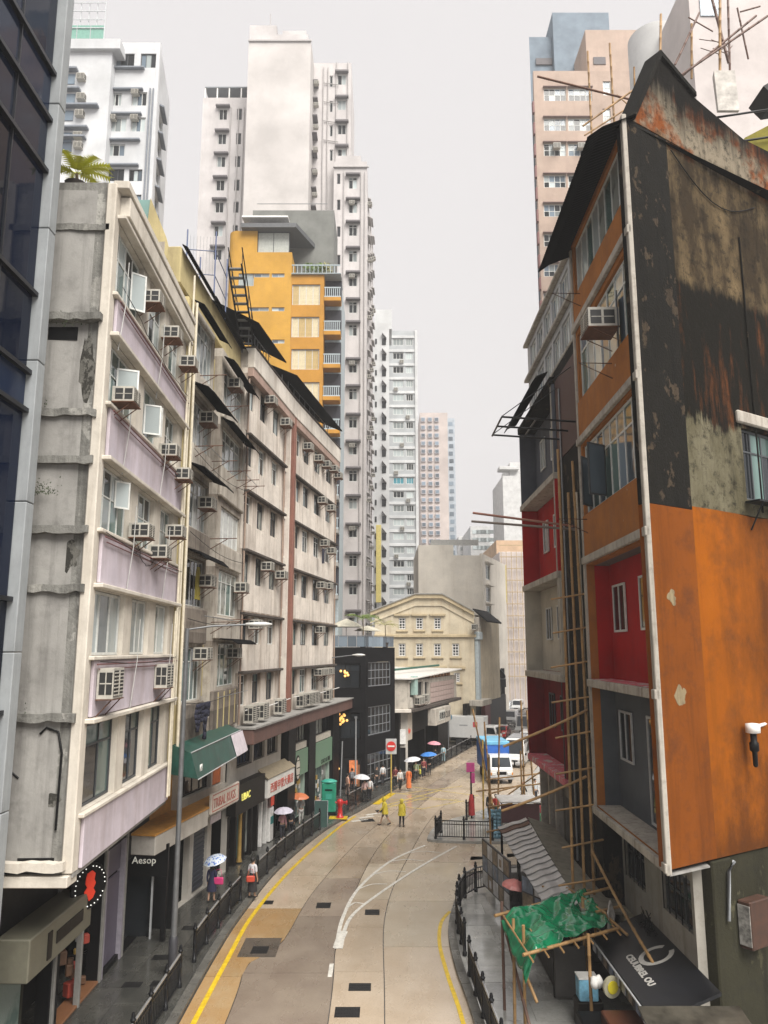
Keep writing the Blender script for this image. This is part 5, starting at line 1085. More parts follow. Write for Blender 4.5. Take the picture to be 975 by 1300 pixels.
for o_ in opa: window(t, fY, o_[0]+.02,o_[1]-.02,o_[2]+.02,o_[3]-.02,.12,2 if o_[3]-o_[2] < 1 else 1,1,ALU,[GBLUE,GPALE],.06)
window(t, fY, a, xb_-.35, z0, z1-.02, .3, 2, 1, DFRAME, [mat('grey blind', (.42,.44,.40), .5)], .08)
b = MB(); b.prism([(a-1.8,-.8),(xb_+.5,-.8),(xb_+3.4,7),(a-1.8,7)], z1, z1+.55); obj('roof_slab', b, mat('dark grey roof edge', (.09,.095,.10), .5), t)
b = MB(); b.xprism([(-.6,z1+1.4),(6,z1+2.2),(6,z1+2.4),(-.6,z1+1.6)], a-1.8, xb_-.5); obj('skylight_roof', b, WHITE, t)
wb = [(371,361,406,387),(370,402,405,428),(370,443,405,469),(370,485,405,511)]; opb = []
for u0,v0,u1,v1 in wb: q, z1_ = K(u0,v0); w_, z0_ = K(u1,v1); opb.append((round(q,2),round(w_,2),round(z0_,2),round(z1_,2)))
b = MB(); b.wall(xb_+.01, xc, 0, zB, opb, .35, .4); b.box(xb_+.02, xc, .42, 11, 0, zB-.02); obj('wall', b, YB2, t)
for k, o_ in enumerate(opb): window(t, fY, o_[0]+.02,o_[1]-.02,o_[2]+.02,o_[3]-.02,.15,4,1,ALU,[mat('closed cream blind',(.55,.47,.30),.5),mat('tan blind',(.42,.30,.12),.5)],.07)
# balconies at its right end
for k, v in enumerate((377,420,462,503,545,587,629,671,713,755)):
    zb_ = K(420,v)[1]; xr = xd+.3
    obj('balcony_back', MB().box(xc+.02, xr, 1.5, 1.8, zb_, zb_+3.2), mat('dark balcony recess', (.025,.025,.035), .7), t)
    obj('balcony_slab', MB().cbox(xc+.01, xr, -.1, 1.5, zb_-.5, zb_-.02, .03), YB2 if k < 5 else CONC, t)
    for i in range(8): obj('baluster', cached('ybal', lambda: MB().box(-.04,.04,-.04,.04,0,1.1).mesh('baluster', mat('pale blue rail', (.36,.42,.44), .5))), None, t, T(xc+.15+i*(xr-xc-.3)/7, 0, zb_))
    obj('balcony_rail', MB().box(xc+.02, xr, -.06, .06, zb_+1.1, zb_+1.22).box(xc+.02, xr, -.06,.06,zb_-.01,zb_+.12), mat('pale blue rail', (.36,.42,.44), .5), t)
obj('balcony_wall', MB().box(xc+.02, xd+.25, 1.9, 11, 0, zB-.3), mat('pale blue rail', (.36,.42,.44), .5), t)
zp = K(390,267,4)[1]; obj('penthouse', MB().box(K(320,300,4)[0], K(424,300,4)[0], 4, 11, zB, zp), GREYT, t); obj('penthouse_window', MB().box(K(338,280,4)[0], K(357,280,4)[0], 3.9, 3.99, K(345,287,4)[1], K(345,281,4)[1]), GLASS, t)
obj('roof_rail', MB().tube([(K(325,300,4)[0],4.2,zp+1),(K(415,300,4)[0],4.2,zp+1)], .05, 4), STEEL, t)
for i in range(12): obj('terrace_post', cached('ytp', lambda: MB().box(-.03,.03,-.03,.03,0,1.2).mesh('terrace_post', mat('pale blue rail', (.36,.42,.44), .5))), None, t, T(xb_+.2+i*(xd-xb_-.2)/11, .1, zB))
obj('terrace_rail', MB().box(xb_, xd+.2, .04,.16, zB+1.2, zB+1.32), mat('pale blue rail', (.36,.42,.44), .5), t); obj('terrace_slab', MB().cbox(xb_, xd+.3, -.3, 4, zB+.0, zB+.12, .03), mat('pale blue rail', (.36,.42,.44), .5), t)
def bush(label, loc, r, h, n, m, name='shrub', pot=True, s=(.06,.14)):
    o = thing(name, label, 'plant', loc, 'pot plants on the yellow building terrace')
    if pot: obj('pot', MB().lathe([(r*.35,0),(r*.45,.3),(r*.48,.32),(r*.4,.32)], n=8), mat('dark pot', (.06,.05,.045), .7), o)
    obj('stem', MB().tube([(0,0,.05),(.02,.02,h*.6)], .025, 4), mat('palm trunk', (.16,.12,.07), .9), o)
    b = MB()
    for _ in range(n):
        d = Vector((random.gauss(0,1),random.gauss(0,1),random.gauss(0,1))).normalized()*random.random()**.5; p = Vector((d.x*r,d.y*r,h*.6+d.z*h*.45)); q = random.uniform(*s); u = Vector((random.gauss(0,1),random.gauss(0,1),random.gauss(0,.6))).normalized(); w = u.orthogonal().normalized()
        b.face([p-u*q, p+w*q*.4, p+u*q, p-w*q*.4])
    f = obj('foliage', b, m, o); return o
for i, (u, lab) in enumerate(((392,'leafy pot plant at left of the yellow building terrace'),(404,'middle pot plant on the yellow building terrace'),(413,'bushy yellow green pot plant at right of the yellow building terrace'))): p = fY.M @ Vector((K(u,340)[0], .9, zB+.12)); bush(lab, p, .8, 1.8, 160, LEAFD if i == 2 else LEAF, s=(.12,.3))
# pink office tower on the right
TPR = wallmat('pinkish beige tile', (.47,.365,.30), (.32,.22,.19), .35, .15, .8, sc=.5, bump=.03); TBB = wallmat('blue grey roof block', (.22,.27,.32), (.16,.2,.24), .3, .1, .8, bump=.02)
Yr = 88.0; fR = Frame((at(681,200,Yr).x, Yr), (at(815,200,Yr).x, Yr)); t = thing('pink_office_tower', 'pinkish beige tower with ribbon windows under blue grey roof block', 'tower', fR.M)
N = lambda u, v, y=0: fR.hit(u, v, y); zt = N(720,90)[1]
wr = []
for v in (120,158,190,230,267,305,343,380,420,460,500): wr += [(690,v-8,719,v+8),(721,v-8,752,v+8)]
wr += [(765,v-9,776,v+9) for v in (112,147)]
ops = []
for u0,v0,u1,v1 in wr: a, z1 = N(u0,v0); c, z0 = N(u1,v1); ops.append((round(a,2),round(c,2),round(z0,2),round(z1,2)))
b = MB(); b.wall(0, fR.L, 0, zt, ops, .3, .4); b.prism([(0,.42),(fR.L,.42),(fR.L+7,18),(3.6,18)], 0, zt-.03); obj('wall', b, TPR, t)
for k, o_ in enumerate(ops):
    window(t, fR, o_[0]+.02,o_[1]-.02,o_[2]+.02,o_[3]-.02,.12,4 if o_[1]-o_[0] > 1.5 else 1,1,WFRAME,[GBLUE,GPALE,GLASS],.08,.9); 
    if k < 22: obj('ledge', MB().cbox(o_[0]-.1,o_[1]+.1,-.3,-.01,o_[3]+.05,o_[3]+.2,.03), mat('brown ledge', (.22,.15,.13), .8), t)
    if k in (4,5): aircon(t, o_[0]+1.1, o_[3]-1.0, -.02, None, .9, .7, .6, False)
x0, x1 = N(744,60,1)[0], fR.L; obj('roof_block', MB().box(x0, x1+3, 1, 17, zt-.1, N(770,38,1)[1]), TPR, t)
a, z1 = N(753,73,1); c, z0 = N(769,82,1); obj('louvre', MB().box(a,c,.9,.99,z0,z1), HOOD, t)
obj('roof_block', MB().prism([(N(672,60,8)[0],8),(N(705,60,8)[0],8),(N(705,60,8)[0]+3,20),(N(672,60,8)[0]+3,20)], 0, N(690,47,8)[1]), TBB, t); obj('roof_block', MB().box(N(703,60,7)[0], N(775,60,7)[0], 7, 19, zt, N(730,16,7)[1]), TBB, t)
a, z1 = N(680,75,8); c, z0 = N(701,83,8); obj('louvre', MB().box(a,c,7.8,7.99,z0,z1), HOOD, t)
for k in range(22): obj('corner_fin', cached('rfin', lambda: MB().cbox(-.25,-.01,-.1,.5,0,1.6,.03).mesh('corner_fin', mat('maroon fin', (.18,.08,.075), .7))), None, t, T(0,0,zt-6-3.0*k))
# pale round tower and netted block above the orange building
Yc = 70.0; RT = wallmat('pale round tower render', (.60,.60,.59), (.42,.43,.43), .3, .1, .9, sc=.3, bump=.02); p0, p1 = at(808,20,Yc), at(874,20,Yc); r_ = (p1.x-p0.x)/2
t = thing('round_tower', 'pale grey round tower at top right', 'tower', ((p0.x+p1.x)/2, Yc+r_, 0)); obj('shaft', MB().lathe([(r_,0),(r_,75)], n=40), RT, t)
for k in range(8): obj('joint', MB().lathe([(r_+.01,0),(r_+.03,.03),(r_+.01,.06)], (0,0,34+k*4.2), n=40), TPIPE, t)
t, fr, zt = slab('netted_block', 'tall block behind white netting at the top right corner', 876, 1010, -40, 62, 16, NET); obj('body', MB().box(0, fr.L, .8, 16, 0, zt), wallmat('pale net wrap', (.60,.55,.53), (.5,.45,.43), .3, .1, .9, sc=.3, bump=.1), t)
obj('glass_strip', MB().box(fr.L*.1,fr.L*.28,.7,.79,fr.hit(890,12)[1],zt), GBLUE, t)
# ================================================================ right side of the street
# ---- orange tenement at the corner of the side street
ORP = wallmat('flaking orange paint', (.38,.145,.035), (.20,.10,.05), .6, .45, .85, (.46,.36,.26), .66, 1.6, .3); WTRIM = wallmat('grimy white trim', (.46,.425,.37), (.12,.09,.07), .75, .6, .85, sc=2)
REDP = wallmat('red paint', (.42,.010,.010), (.12,.02,.02), .35, .2, .7, bump=.1); GRYP = wallmat('blue grey paint', (.10,.112,.125), (.08,.08,.085), .35, .25, .75, bump=.1); PINKF = wallmat('pink floor paint', (.60,.13,.17), (.4,.36,.33), .7, .4, .6, (.52,.48,.45), .55, 2.0)
def gable_mat():
    """old bare gable: storeys of different render, soot runs below the coping and under the floor line"""
    m, nt_, p, n, l = _new('sooty gable render'); tc = n.new('ShaderNodeTexCoord'); v = tc.outputs['Object']
    sep = n.new('ShaderNodeSeparateXYZ'); l.new(v, sep.inputs[0])
    wob = _noise(n, .45, 7, .62, v, None, l); wob2 = _noise(n, 1.1, 8, .72, v, (1.8,1,.16), l)
    def band(z0, w, amp=2.6, amp2=2.2):
        a_ = n.new('ShaderNodeMath'); a_.operation = 'MULTIPLY_ADD'; l.new(wob.outputs['Fac'], a_.inputs[0]); a_.inputs[1].default_value = amp; l.new(sep.outputs[2], a_.inputs[2])
        c_ = n.new('ShaderNodeMath'); c_.operation = 'MULTIPLY_ADD'; l.new(wob2.outputs['Fac'], c_.inputs[0]); c_.inputs[1].default_value = amp2; l.new(a_.outputs[0], c_.inputs[2])
        r = n.new('ShaderNodeMapRange'); r.clamp = True; r.inputs['From Min'].default_value = z0+(amp+amp2)/2-w; r.inputs['From Max'].default_value = z0+(amp+amp2)/2+w; l.new(c_.outputs[0], r.inputs['Value']); return r.outputs[0]
    ol = _mix(n, l, (.085,.075,.045), (.15,.135,.09), _ramp(n, l, _noise(n, .8, 8, .68, v, (1,1,.5), l).outputs['Fac'], [(.4,(0,)*3),(.62,(1,)*3)]).outputs[0])
    br = _mix(n, l, (.009,.008,.006), (.12,.042,.014), _ramp(n, l, _noise(n, .9, 9, .74, v, (1.5,1,.22), l).outputs['Fac'], [(.53,(0,)*3),(.66,(.85,)*3)]).outputs[0])
    tn = _mix(n, l, (.15,.108,.058), (.035,.025,.015), _ramp(n, l, _noise(n, .7, 8, .66, v, (1.3,1,.5), l).outputs['Fac'], [(.34,(0,)*3),(.56,(1,)*3)]).outputs[0])
    wh = _mix(n, l, (.22,.185,.135), (.18,.055,.016), _ramp(n, l, _noise(n, .35, 6, .6, v, None, l).outputs['Fac'], [(.47,(0,)*3),(.53,(1,)*3)]).outputs[0])
    c = _mix(n, l, ol, br, band(17.7,.12,1.8,2.2)); c = _mix(n, l, c, tn, band(22.2,.14,1.8,1.6)); c = _mix(n, l, c, wh, band(26.6,.25,1.2,1.0)); c = _mix(n, l, c, (.008,.007,.006), band(27.9,.7,1.2,3.6))
    st = _noise(n, 1.3, 8, .75, v, (1.1,1.1,.16), l); c = _mix(n, l, c, (.007,.006,.005), _ramp(n, l, st.outputs['Fac'], [(.54,(0,)*3),(.72,(.8,)*3)]).outputs[0])
    fn = _noise(n, 2.6, 10, .80, v, None, l); c = _mix(n, l, c, (.010,.009,.007), _ramp(n, l, fn.outputs['Fac'], [(.50,(0,)*3),(.62,(.8,)*3)]).outputs[0])
    l.new(c, p.inputs['Base Color']); p.inputs['Roughness'].default_value = .85; p.inputs['Specular IOR Level'].default_value = .06
    b = n.new('ShaderNodeBump'); b.inputs['Strength'].default_value = .7; b.inputs['Distance'].default_value = .05; l.new(fn.outputs['Fac'], b.inputs['Height']); l.new(b.outputs[0], p.inputs['Normal'])
    _mats['sooty gable render'] = m; return m
GAB = gable_mat(); BLKR = wallmat('blotchy black render', (.011,.010,.008), (.003,.003,.003), .8, .6, .85, (.055,.04,.026), .575, 1.6, .8); STRIPE = wallmat('darker orange paint', (.185,.052,.006), (.04,.014,.005), .65, .7, .8, None, .6, .6, .5); ORW = wallmat('bright orange wall paint', (.30,.083,.003), (.055,.018,.004), .55, .75, .75, None, .6, .45, .6, .5, side=(2.2,5.6,9.0,5.4,.8))
MOSSY = wallmat('mossy dark wall', (.034,.032,.02), (.008,.008,.006), .8, .7, .9, (.07,.065,.04), .60, 1.0, .8)
fr = Frame((7.35,28.2),(7.2,20.8)); L = fr.L; fe = Frame((7.2,20.8),(7.2+.834*15,20.8+.552*15)); re = fr.M.inverted() @ fe.M
t = thing('orange_tenement', 'orange and soot black corner tenement with red and grey balconies on the right', 'building', fr.M)
ops = [(.12,6.95,9.98,14.0),(.12,6.95,5.72,9.72),(.3,6.95,15.85,18.4),(.3,6.95,20.2,22.75),(.3,6.95,24.35,26.4)]
b = MB(); b.wall(0, L-.22, 5.6, 26.6, [(a_,min(c_,L-.24),e_,g_) for a_,c_,e_,g_ in ops], .28, .3); obj('wall', b, ORP, t)
# balcony rooms
for z0, z1, m_, fl in ((9.98,14.0,REDP,PINKF),(5.72,9.72,GRYP,WTRIM)):
    obj('balcony_back', MB().box(-.05, L-.72, .8, 1.0, z0-.05, z1+.1), m_, t); obj('balcony_side', MB().box(-.05,.115,.285,.8,z0-.05,z1+.1), m_, t); obj('balcony_side', MB().prism([(6.9,.285),(6.95,.285),(6.65,.8),(6.55,.8)],z0-.05,z1+.1), m_, t)
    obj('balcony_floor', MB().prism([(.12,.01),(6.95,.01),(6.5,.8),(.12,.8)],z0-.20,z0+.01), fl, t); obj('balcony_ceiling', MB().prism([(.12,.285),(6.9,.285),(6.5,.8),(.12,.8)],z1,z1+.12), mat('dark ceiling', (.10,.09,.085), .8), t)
    for a, c, za, zb_ in ((.7,2.15,z0+1.62,z0+3.25),(3.75,5.7,z0+(1.62 if m_ == REDP else .15),z0+3.3)):
        window(t, fr, a, c, za, zb_, .72, 2, 1, WFRAME if m_ == REDP else ALU, [GLASS], .07)
for z in (5.45,9.72,14.05,18.5,22.95): obj('slab_edge', MB().cbox(-.05, L+.03, -.14, .0-.003, z, z+.26 if z > 6 else z+.24, .02), WTRIM, t)
obj('corner_trim', MB().cbox(L-.27, L+.03, -.10, .04, 5.4, 26.8, .02), WTRIM, t); obj('corner_trim', MB().cbox(-.08, .10, -.08, .05, 5.4, 26.4, .02), WTRIM, t)
for z0, z1 in ((14.3,15.82),(18.76,20.15),(23.2,24.3)): obj('orange_panel', MB().cbox(.12, L-.17, -.05, -.002, z0, z1, .015), ORP, t)
gw = [GPALE, GBLUE, GTEAL, GCURT]
for z0, z1, n_, tp in ((15.86,18.38,8,.75),(20.21,22.73,7,.7),(24.36,26.38,8,None)): window(t, fr, .32, 6.93, z0, z1, .1, n_, 1, WFRAME, gw, .07, tp)
for (x, z, w, h, a) in ((3.0,16.0,.8,1.75,-58),(1.0,16.0,.7,1.75,-40),(5.2,20.3,.7,1.6,-15)):
    M = T(x,.08,z) @ RZ(R(a)); fo = MB(); fo.box(0,w,0,.04,0,.06); fo.box(0,w,0,.04,h-.06,h); fo.box(0,.06,0,.04,.06,h-.06); fo.box(w-.06,w,0,.04,.06,h-.06)
    o = obj('sash', fo, DFRAME, t, M); obj('pane', MB().box(.06,w-.06,.012,.028,.06,h-.06), GBLUE, o)
aircon(t, 4.85, 20.75, -.02, None, 1.0, .62, .95)
for x, z in ((1.3,24.0),(.8,15.6),(4.9,19.9)): obj('laundry_rack', MB().tube([(x,-.06,z),(x,-1.1,z+.03),(x+.02,-.06,z-.5)], .02, 4), RUST, t)
awning(t, -.9, L+.1, 26.75, 1.5, .7, 'roof_awning', BROOF, .35, .05)
# body and the big gable wall facing the bridge
pts = [fr.Mi @ Vector((x,y,0)) for x, y in ((7.2+.03,20.83),(7.2+.834*15-.03,20.8+.552*15+.03),(20.5,34),(7.4,28.1))]
b = MB(); b.prism([(0,1.75),(L-1.6,1.75),(L-8.3,12),(-3,12)], 5.75, 26.55); b.box(.0,L-.5,.31,.33,14.2,26.5); b.face([(0,.3,26.56),(L-.2,.3,26.56),(L-8.3,12,26.58),(0,12,26.58)])
obj('body', b, BLKR, t)
wop = [(4.75,6.6,15.55,17.85)]
b = MB(); b.wall(1.95, 15, 15.05, 26.7, wop, .3, .35); obj('gable', b, GAB, t, re)
obj('dark_strip', MB().cbox(.02, 1.94, -.016, .35, 14.95, 26.7, .01), BLKR, t, re)  # corner strip, nearly black beside the gable
n = 12; top = [(1.95+13.05*i/n, 15.05+.14*noise.noise((i*.8,0,2))) for i in range(n+1)]
b = MB(); b.yprism([(1.95,5.55),(15,5.5)] + [(p[0],p[1]) for p in top[::-1]], -.012, .35); obj('painted_wall', b, ORW, t, re)
obj('painted_strip', MB().cbox(.02,1.94,-.026,.35,5.55,14.94,.01), STRIPE, t, re)  # same strip lower down, a darker orange than the wall
b = MB(); b.yprism([(.35,26.71),(15,26.71),(15,28.6),(10,28.75),(6.3,28.45),(3.6,28.9),(1.9,29.6)], -.03, .4); obj('parapet', b, GAB, t, re)
b = MB(); b.yprism([(.2,26.72),(.35,26.72),(1.9,29.6),(3.6,28.9),(3.6,29.05),(1.85,29.8)], -.12, .5); obj('coping', b, BLKR, t, re)
obj('base_wall', MB().box(2.3, 15, .05, .4, 0, 5.5), MOSSY, t, re); obj('pier', MB().cbox(1.7, 2.6, -.02, .5, 0, 5.5, .04), MOSSY, t, re)
obj('lintel', MB().cbox(4.45,7.2,-.14,-.002,17.95,18.35,.04), WTRIM, t, re); window(t, fe, 4.78,6.58,15.57,17.83,.12,3,1,DFRAME,[GLASS,GTEAL],.07,.7,re)
obj('window_rack', MB().box(4.6,7.0,-.5,-.03,15.42,15.48), IRON, t, re); obj('rack_bracket', MB().tube([(4.8,-.03,14.6),(4.8,-.48,15.42)], .03, 4), IRON, t, re)
for (x, z, s_) in ((.75,12.4,.22),(.85,9.8,.27)):
    b = MB(); p = [(x+s_*math.cos(a)*(.75+.5*noise.noise((math.cos(a)*1.5+x,math.sin(a)*1.5,z))+random.uniform(-.08,.08)), z+s_*math.sin(a)*(1+.6*noise.noise((math.cos(a)*1.5,math.sin(a)*1.5+x,z+4))+random.uniform(-.08,.08))) for a in [k*math.tau/26 for k in range(26)]]
    b.yprism(p, -.034, -.02); obj('plaster_patch', b, wallmat('exposed plaster', (.27,.215,.13), (.06,.045,.03), .8, .7, .9, sc=3), t, re)
b = MB(); b.tube([(2.6,-.08,5.4),(2.3,-.1,5.2),(2.15,-.1,4.0)], .05, 6); obj('drainpipe', b, STEEL, t, re)
b = MB(); b.tube([(2.1+.5*i,-.04,26.4-.9*math.sin(i*math.pi/9)-i*.05) for i in range(10)], .02, 4); obj('cable', b, BLACK, t, re)
for i in range(4): obj('downpipe', MB().tube([(2.4+3.1*i,-.04,15.2),(2.4+3.1*i,-.04,24.5)], .03, 4), BLKR, t, re) if i == 1 else None
o = thing('wall_lamp', 'black lamp on white bracket at the right edge against orange wall', 'lamp', fe.M @ T(3.6,-.3,8.33)); obj('arm', MB().tube([(0,0,.5),(1.6,.45,.55)], .05, 6), WHITE, o); obj('cap', MB().lathe([(.05,.35),(.2,.38),(.2,.62),(.05,.64)], n=10), WHITE, o); obj('lamp_body', MB().lathe([(.04,-.55),(.07,-.5),(.07,-.15),(.13,-.1),(.13,.1),(.09,.14),(.09,.36)], n=10), BLACK, o)
bx = thing('wall_cabinet', 'rusty meter cabinet with torn white poster on the mossy corner wall', 'cabinet', fe.M @ T(2.75,-.35,3.2)); obj('casing', MB().cbox(0,.95,0,.38,0,1.2,.03), mat('rust brown box', (.05,.02,.010), .7, 0, .4), bx); obj('poster', MB().box(-.03,-.003,.02,.36,.1,1.1), mat('torn poster', (.24,.23,.21), .7, 0, .8, 5), bx)
# ground floor wall set back under the overhang
fl = Frame((8.2,33.2),(8.2,22.0)); rl = fr.M.inverted() @ fl.M
LWAL = wallmat('dirty pale lower wall', (.34,.32,.28), (.13,.11,.08), .7, .5, .85); oo = [(1.2,2.6,3.5,5.2),(3.2,4.3,3.4,5.0),(5.2,7.2,3.5,4.95),(8.8,11.0,3.55,4.9)]
b = MB(); b.wall(0, fl.L, 0, 5.6, oo, .3, .4); obj('base_wall', b, LWAL, t, rl)
for a,c,z0,z1 in oo: window(t, fl, a+.02,c-.02,z0+.02,z1-.02,.08,3,1,DFRAME,[GLASS],.07,.6,rl)
for k, (a,c,z0,z1) in enumerate(oo[1:]):
    for j in range(5): obj('window_bar', cached('wbar', lambda: MB().box(-.012,.012,-.06,-.03,0,1.4).mesh('window_bar', IRON)), None, t, rl @ T(a+.15+(c-a-.3)*j/4, 0, z0+.05))
obj('ledge', MB().cbox(0, fl.L, -.45, -.003, 2.1, 2.45, .03), wallmat('pale ledge', (.40,.37,.28), (.12,.1,.06), .6, .5), t, rl); obj('soffit', MB().prism([(-.1,-.02),(L+.05,-.02),(L-.8,1.3),(-.1,1.3)],5.40,5.44), CONC, t)
for x in (0.4,3.0): obj('drainpipe', MB().tube([(x,-.12,0),(x,-.12,5.4)], .06, 6), BLACK, t, rl)
b = MB()
for k in range(30): p0 = Vector((8.1+random.uniform(-.4,.4), -.12, 2.5)); b.tube([p0, p0+Vector((random.uniform(-.3,.3),-random.uniform(0,.3),random.uniform(.1,.5))), p0+Vector((random.uniform(-.6,.6),-random.uniform(0,.4),random.uniform(.2,.8)))], .012, 3)
o = obj('wire_tangle', b, BLACK, t, rl); o['kind'] = 'stuff'

# ---- dark pier and second tenement with painted recessed balconies
fp = Frame((7.55,33.0),(7.55,28.3)); tp = thing('dark_pier', 'dark brown stained wall between the two balcony tenements', 'wall', fp.M); obj('wall', MB().cbox(0,fp.L,0,4,0,23.2,.05), BLKR, tp); obj('panel', MB().box(.4,fp.L-.3,-.04,-.002,19,22.6), mat('dark maroon panel', (.06,.022,.018), .7), tp)
obj('conduit', MB().tube([(1.2,-.08,3),(1.2,-.08,22)], .04, 5), STEEL, tp); obj('conduit', MB().tube([(3.6,-.08,3),(3.6,-.1,17)], .05, 5), CREAM, tp)
f2 = Frame((7.4,41.2),(7.4,32.9)); t2r = thing('balcony_block', 'narrow block of stacked slate, red, cream and dark red balconies behind scaffold', 'building', f2.M); L2 = f2.L
CRP = wallmat('pale cream balcony paint', (.52,.48,.40), (.25,.2,.15), .3, .25, .8, bump=.1); SLT = wallmat('slate blue paint', (.12,.13,.155), (.05,.05,.06), .4, .25, .75, bump=.1); DRED = wallmat('deep red paint', (.22,.018,.02), (.05,.01,.01), .5, .3, .7, bump=.1)
fz = [5.7,9.85,14.2,18.5,22.75]
for k, (m_, fm_) in enumerate(((DRED,PINKF),(CRP,WTRIM),(REDP,WTRIM),(SLT,WTRIM))):
    z0, z1 = fz[k]+.12, fz[k+1]-.2
    obj('balcony_back', MB().box(0,L2,.85,1.8,z0-.3,z1+.35), m_, t2r); obj('balcony_side', MB().box(-.02,.14,.02,.85,z0-.1,z1+.1), m_, t2r); obj('balcony_side', MB().box(L2-.14,L2,.02,.85,z0-.1,z1+.1), m_, t2r)
    obj('slab', MB().cbox(-.03,L2+.02,-.06,.84,fz[k]-.18,fz[k]+.11,.02), fm_ if k == 0 else WTRIM, t2r); obj('balcony_floor', MB().box(.15,L2-.15,.02,.84,fz[k]+.112,fz[k]+.125), fm_, t2r)
    for a, c in ((1.7,2.9),(4.2,5.3)): window(t2r, f2, a, c, z0+1.5, z0+3.1, .77, 2, 1, ALU if k else DFRAME, [GLASS,GPALE] if k > 1 else [GLASS], .07)
    obj('post', MB().box(L2-.3,L2-.15,0,.14,z0,z1), WTRIM if k else BLACK, t2r)
obj('slab', MB().cbox(-.03,L2+.02,-.06,1.6,22.6,22.95,.02), BLKR, t2r); obj('body', MB().box(0,L2,1.81,9,0,22.7), BLKR, t2r); awning(t2r,-.1,L2,23.2,.7,.35,'roof_edge')
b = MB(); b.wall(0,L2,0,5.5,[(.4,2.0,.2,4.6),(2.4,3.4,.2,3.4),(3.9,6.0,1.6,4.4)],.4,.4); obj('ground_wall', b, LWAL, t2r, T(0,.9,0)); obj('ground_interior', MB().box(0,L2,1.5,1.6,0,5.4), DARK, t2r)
for x in (.2,2.2,3.6): obj('post', MB().cbox(x-.12,x+.12,.5,.85,.1,5.5,.02), WTRIM, t2r)
f3 = Frame((8.1,41.5),(8.0,29.5)); t3r = thing('rooftop_block', 'pale upper storeys with white window strips above the balcony block', 'building', f3.M)
PUP = wallmat('pale upper wall', (.50,.51,.52), (.3,.3,.3), .3, .15, .85); oo = [(.8+1.9*i, 2.4+1.9*i, z, z+1.5) for i in range(6) for z in (23.9,26.0)]
b = MB(); b.wall(0,f3.L,23.0,28.0,oo,.25,.3); obj('wall', b, PUP, t3r); obj('body', MB().box(0,f3.L,.32,8,23.0,27.95), PUP, t3r)
for o_ in oo: window(t3r, f3, o_[0]+.02,o_[1]-.02,o_[2]+.02,o_[3]-.02,.08,3,1,WFRAME,[GBLUE,GPALE],.06)
for z in (23.55,25.7,27.75): obj('ledge', MB().cbox(-.05,f3.L,-.25,-.003,z,z+.16,.02), WTRIM, t3r)
# iron clothes frame and poles sticking out over the street
o = thing('iron_frame', 'black iron drying frame jutting over the street from the dark pier', 'frame', (7.5,30.6,20.0)); 
for y in (-1.3,0,1.3): obj('bar', MB().tube([(0,y,-.2),(-2.9,y,0)], .045, 5), IRON, o)
for x in (-2.9,-1.5): obj('bar', MB().tube([(x,-1.3,-.05+.0),(x,1.3,-.05)], .04, 5), IRON, o)
for y in (-1.3,1.3): obj('stay', MB().tube([(-2.9,y,0),(0,y+.4,2.2)], .018, 4), IRON, o)
o = thing('drying_pole', 'upper of two pale poles jutting left over the street below the iron frame', 'pole', (7.45,30.2,16.15)); obj('rod', MB().tube([(0,0,-.35),(-3.9,.4,.25)], .05, 6), mat('reddish bamboo', (.30,.13,.09), .6), o)
o = thing('drying_pole', 'lower of two pale poles jutting left over the street below the iron frame', 'pole', (7.45,29.8,15.9)); obj('rod', MB().tube([(0,0,-.3),(-4.0,.45,.1)], .05, 6), mat('grey bamboo', (.16,.13,.11), .6), o)
# mossy yellow-green roof slab with bamboo behind the parapet, top right
MOS = wallmat('mossy yellow slab', (.24,.21,.045), (.05,.055,.02), .6, .6, .9, (.12,.12,.05), .56, .9, .5)
fm_ = Frame((15.0,30.2),(24.0,30.2)); t = thing('mossy_wall', 'mossy yellow green roof wall at the top right', 'wall', fm_.M)
b = MB(); b.yprism([(-1.8,27),(9,27),(9,36.2),(3.5,34.4),(.6,32.8),(-.4,31.4)], 0, .5); obj('wall', b, MOS, t)
for k in range(4): z = 29.6+k*1.35; obj('ledger', MB().tube([(-1.6+.3*k,-.15,z),(9,-.2,z+1.6)], .05, 5), IRON, t)
obj('roof_piece', MB().yprism([(1.4,35.0),(3.9,36.6),(9,37.4),(9,36.4),(3,34.6),(1.9,34.4)], -.4, 1), BLACK, t)
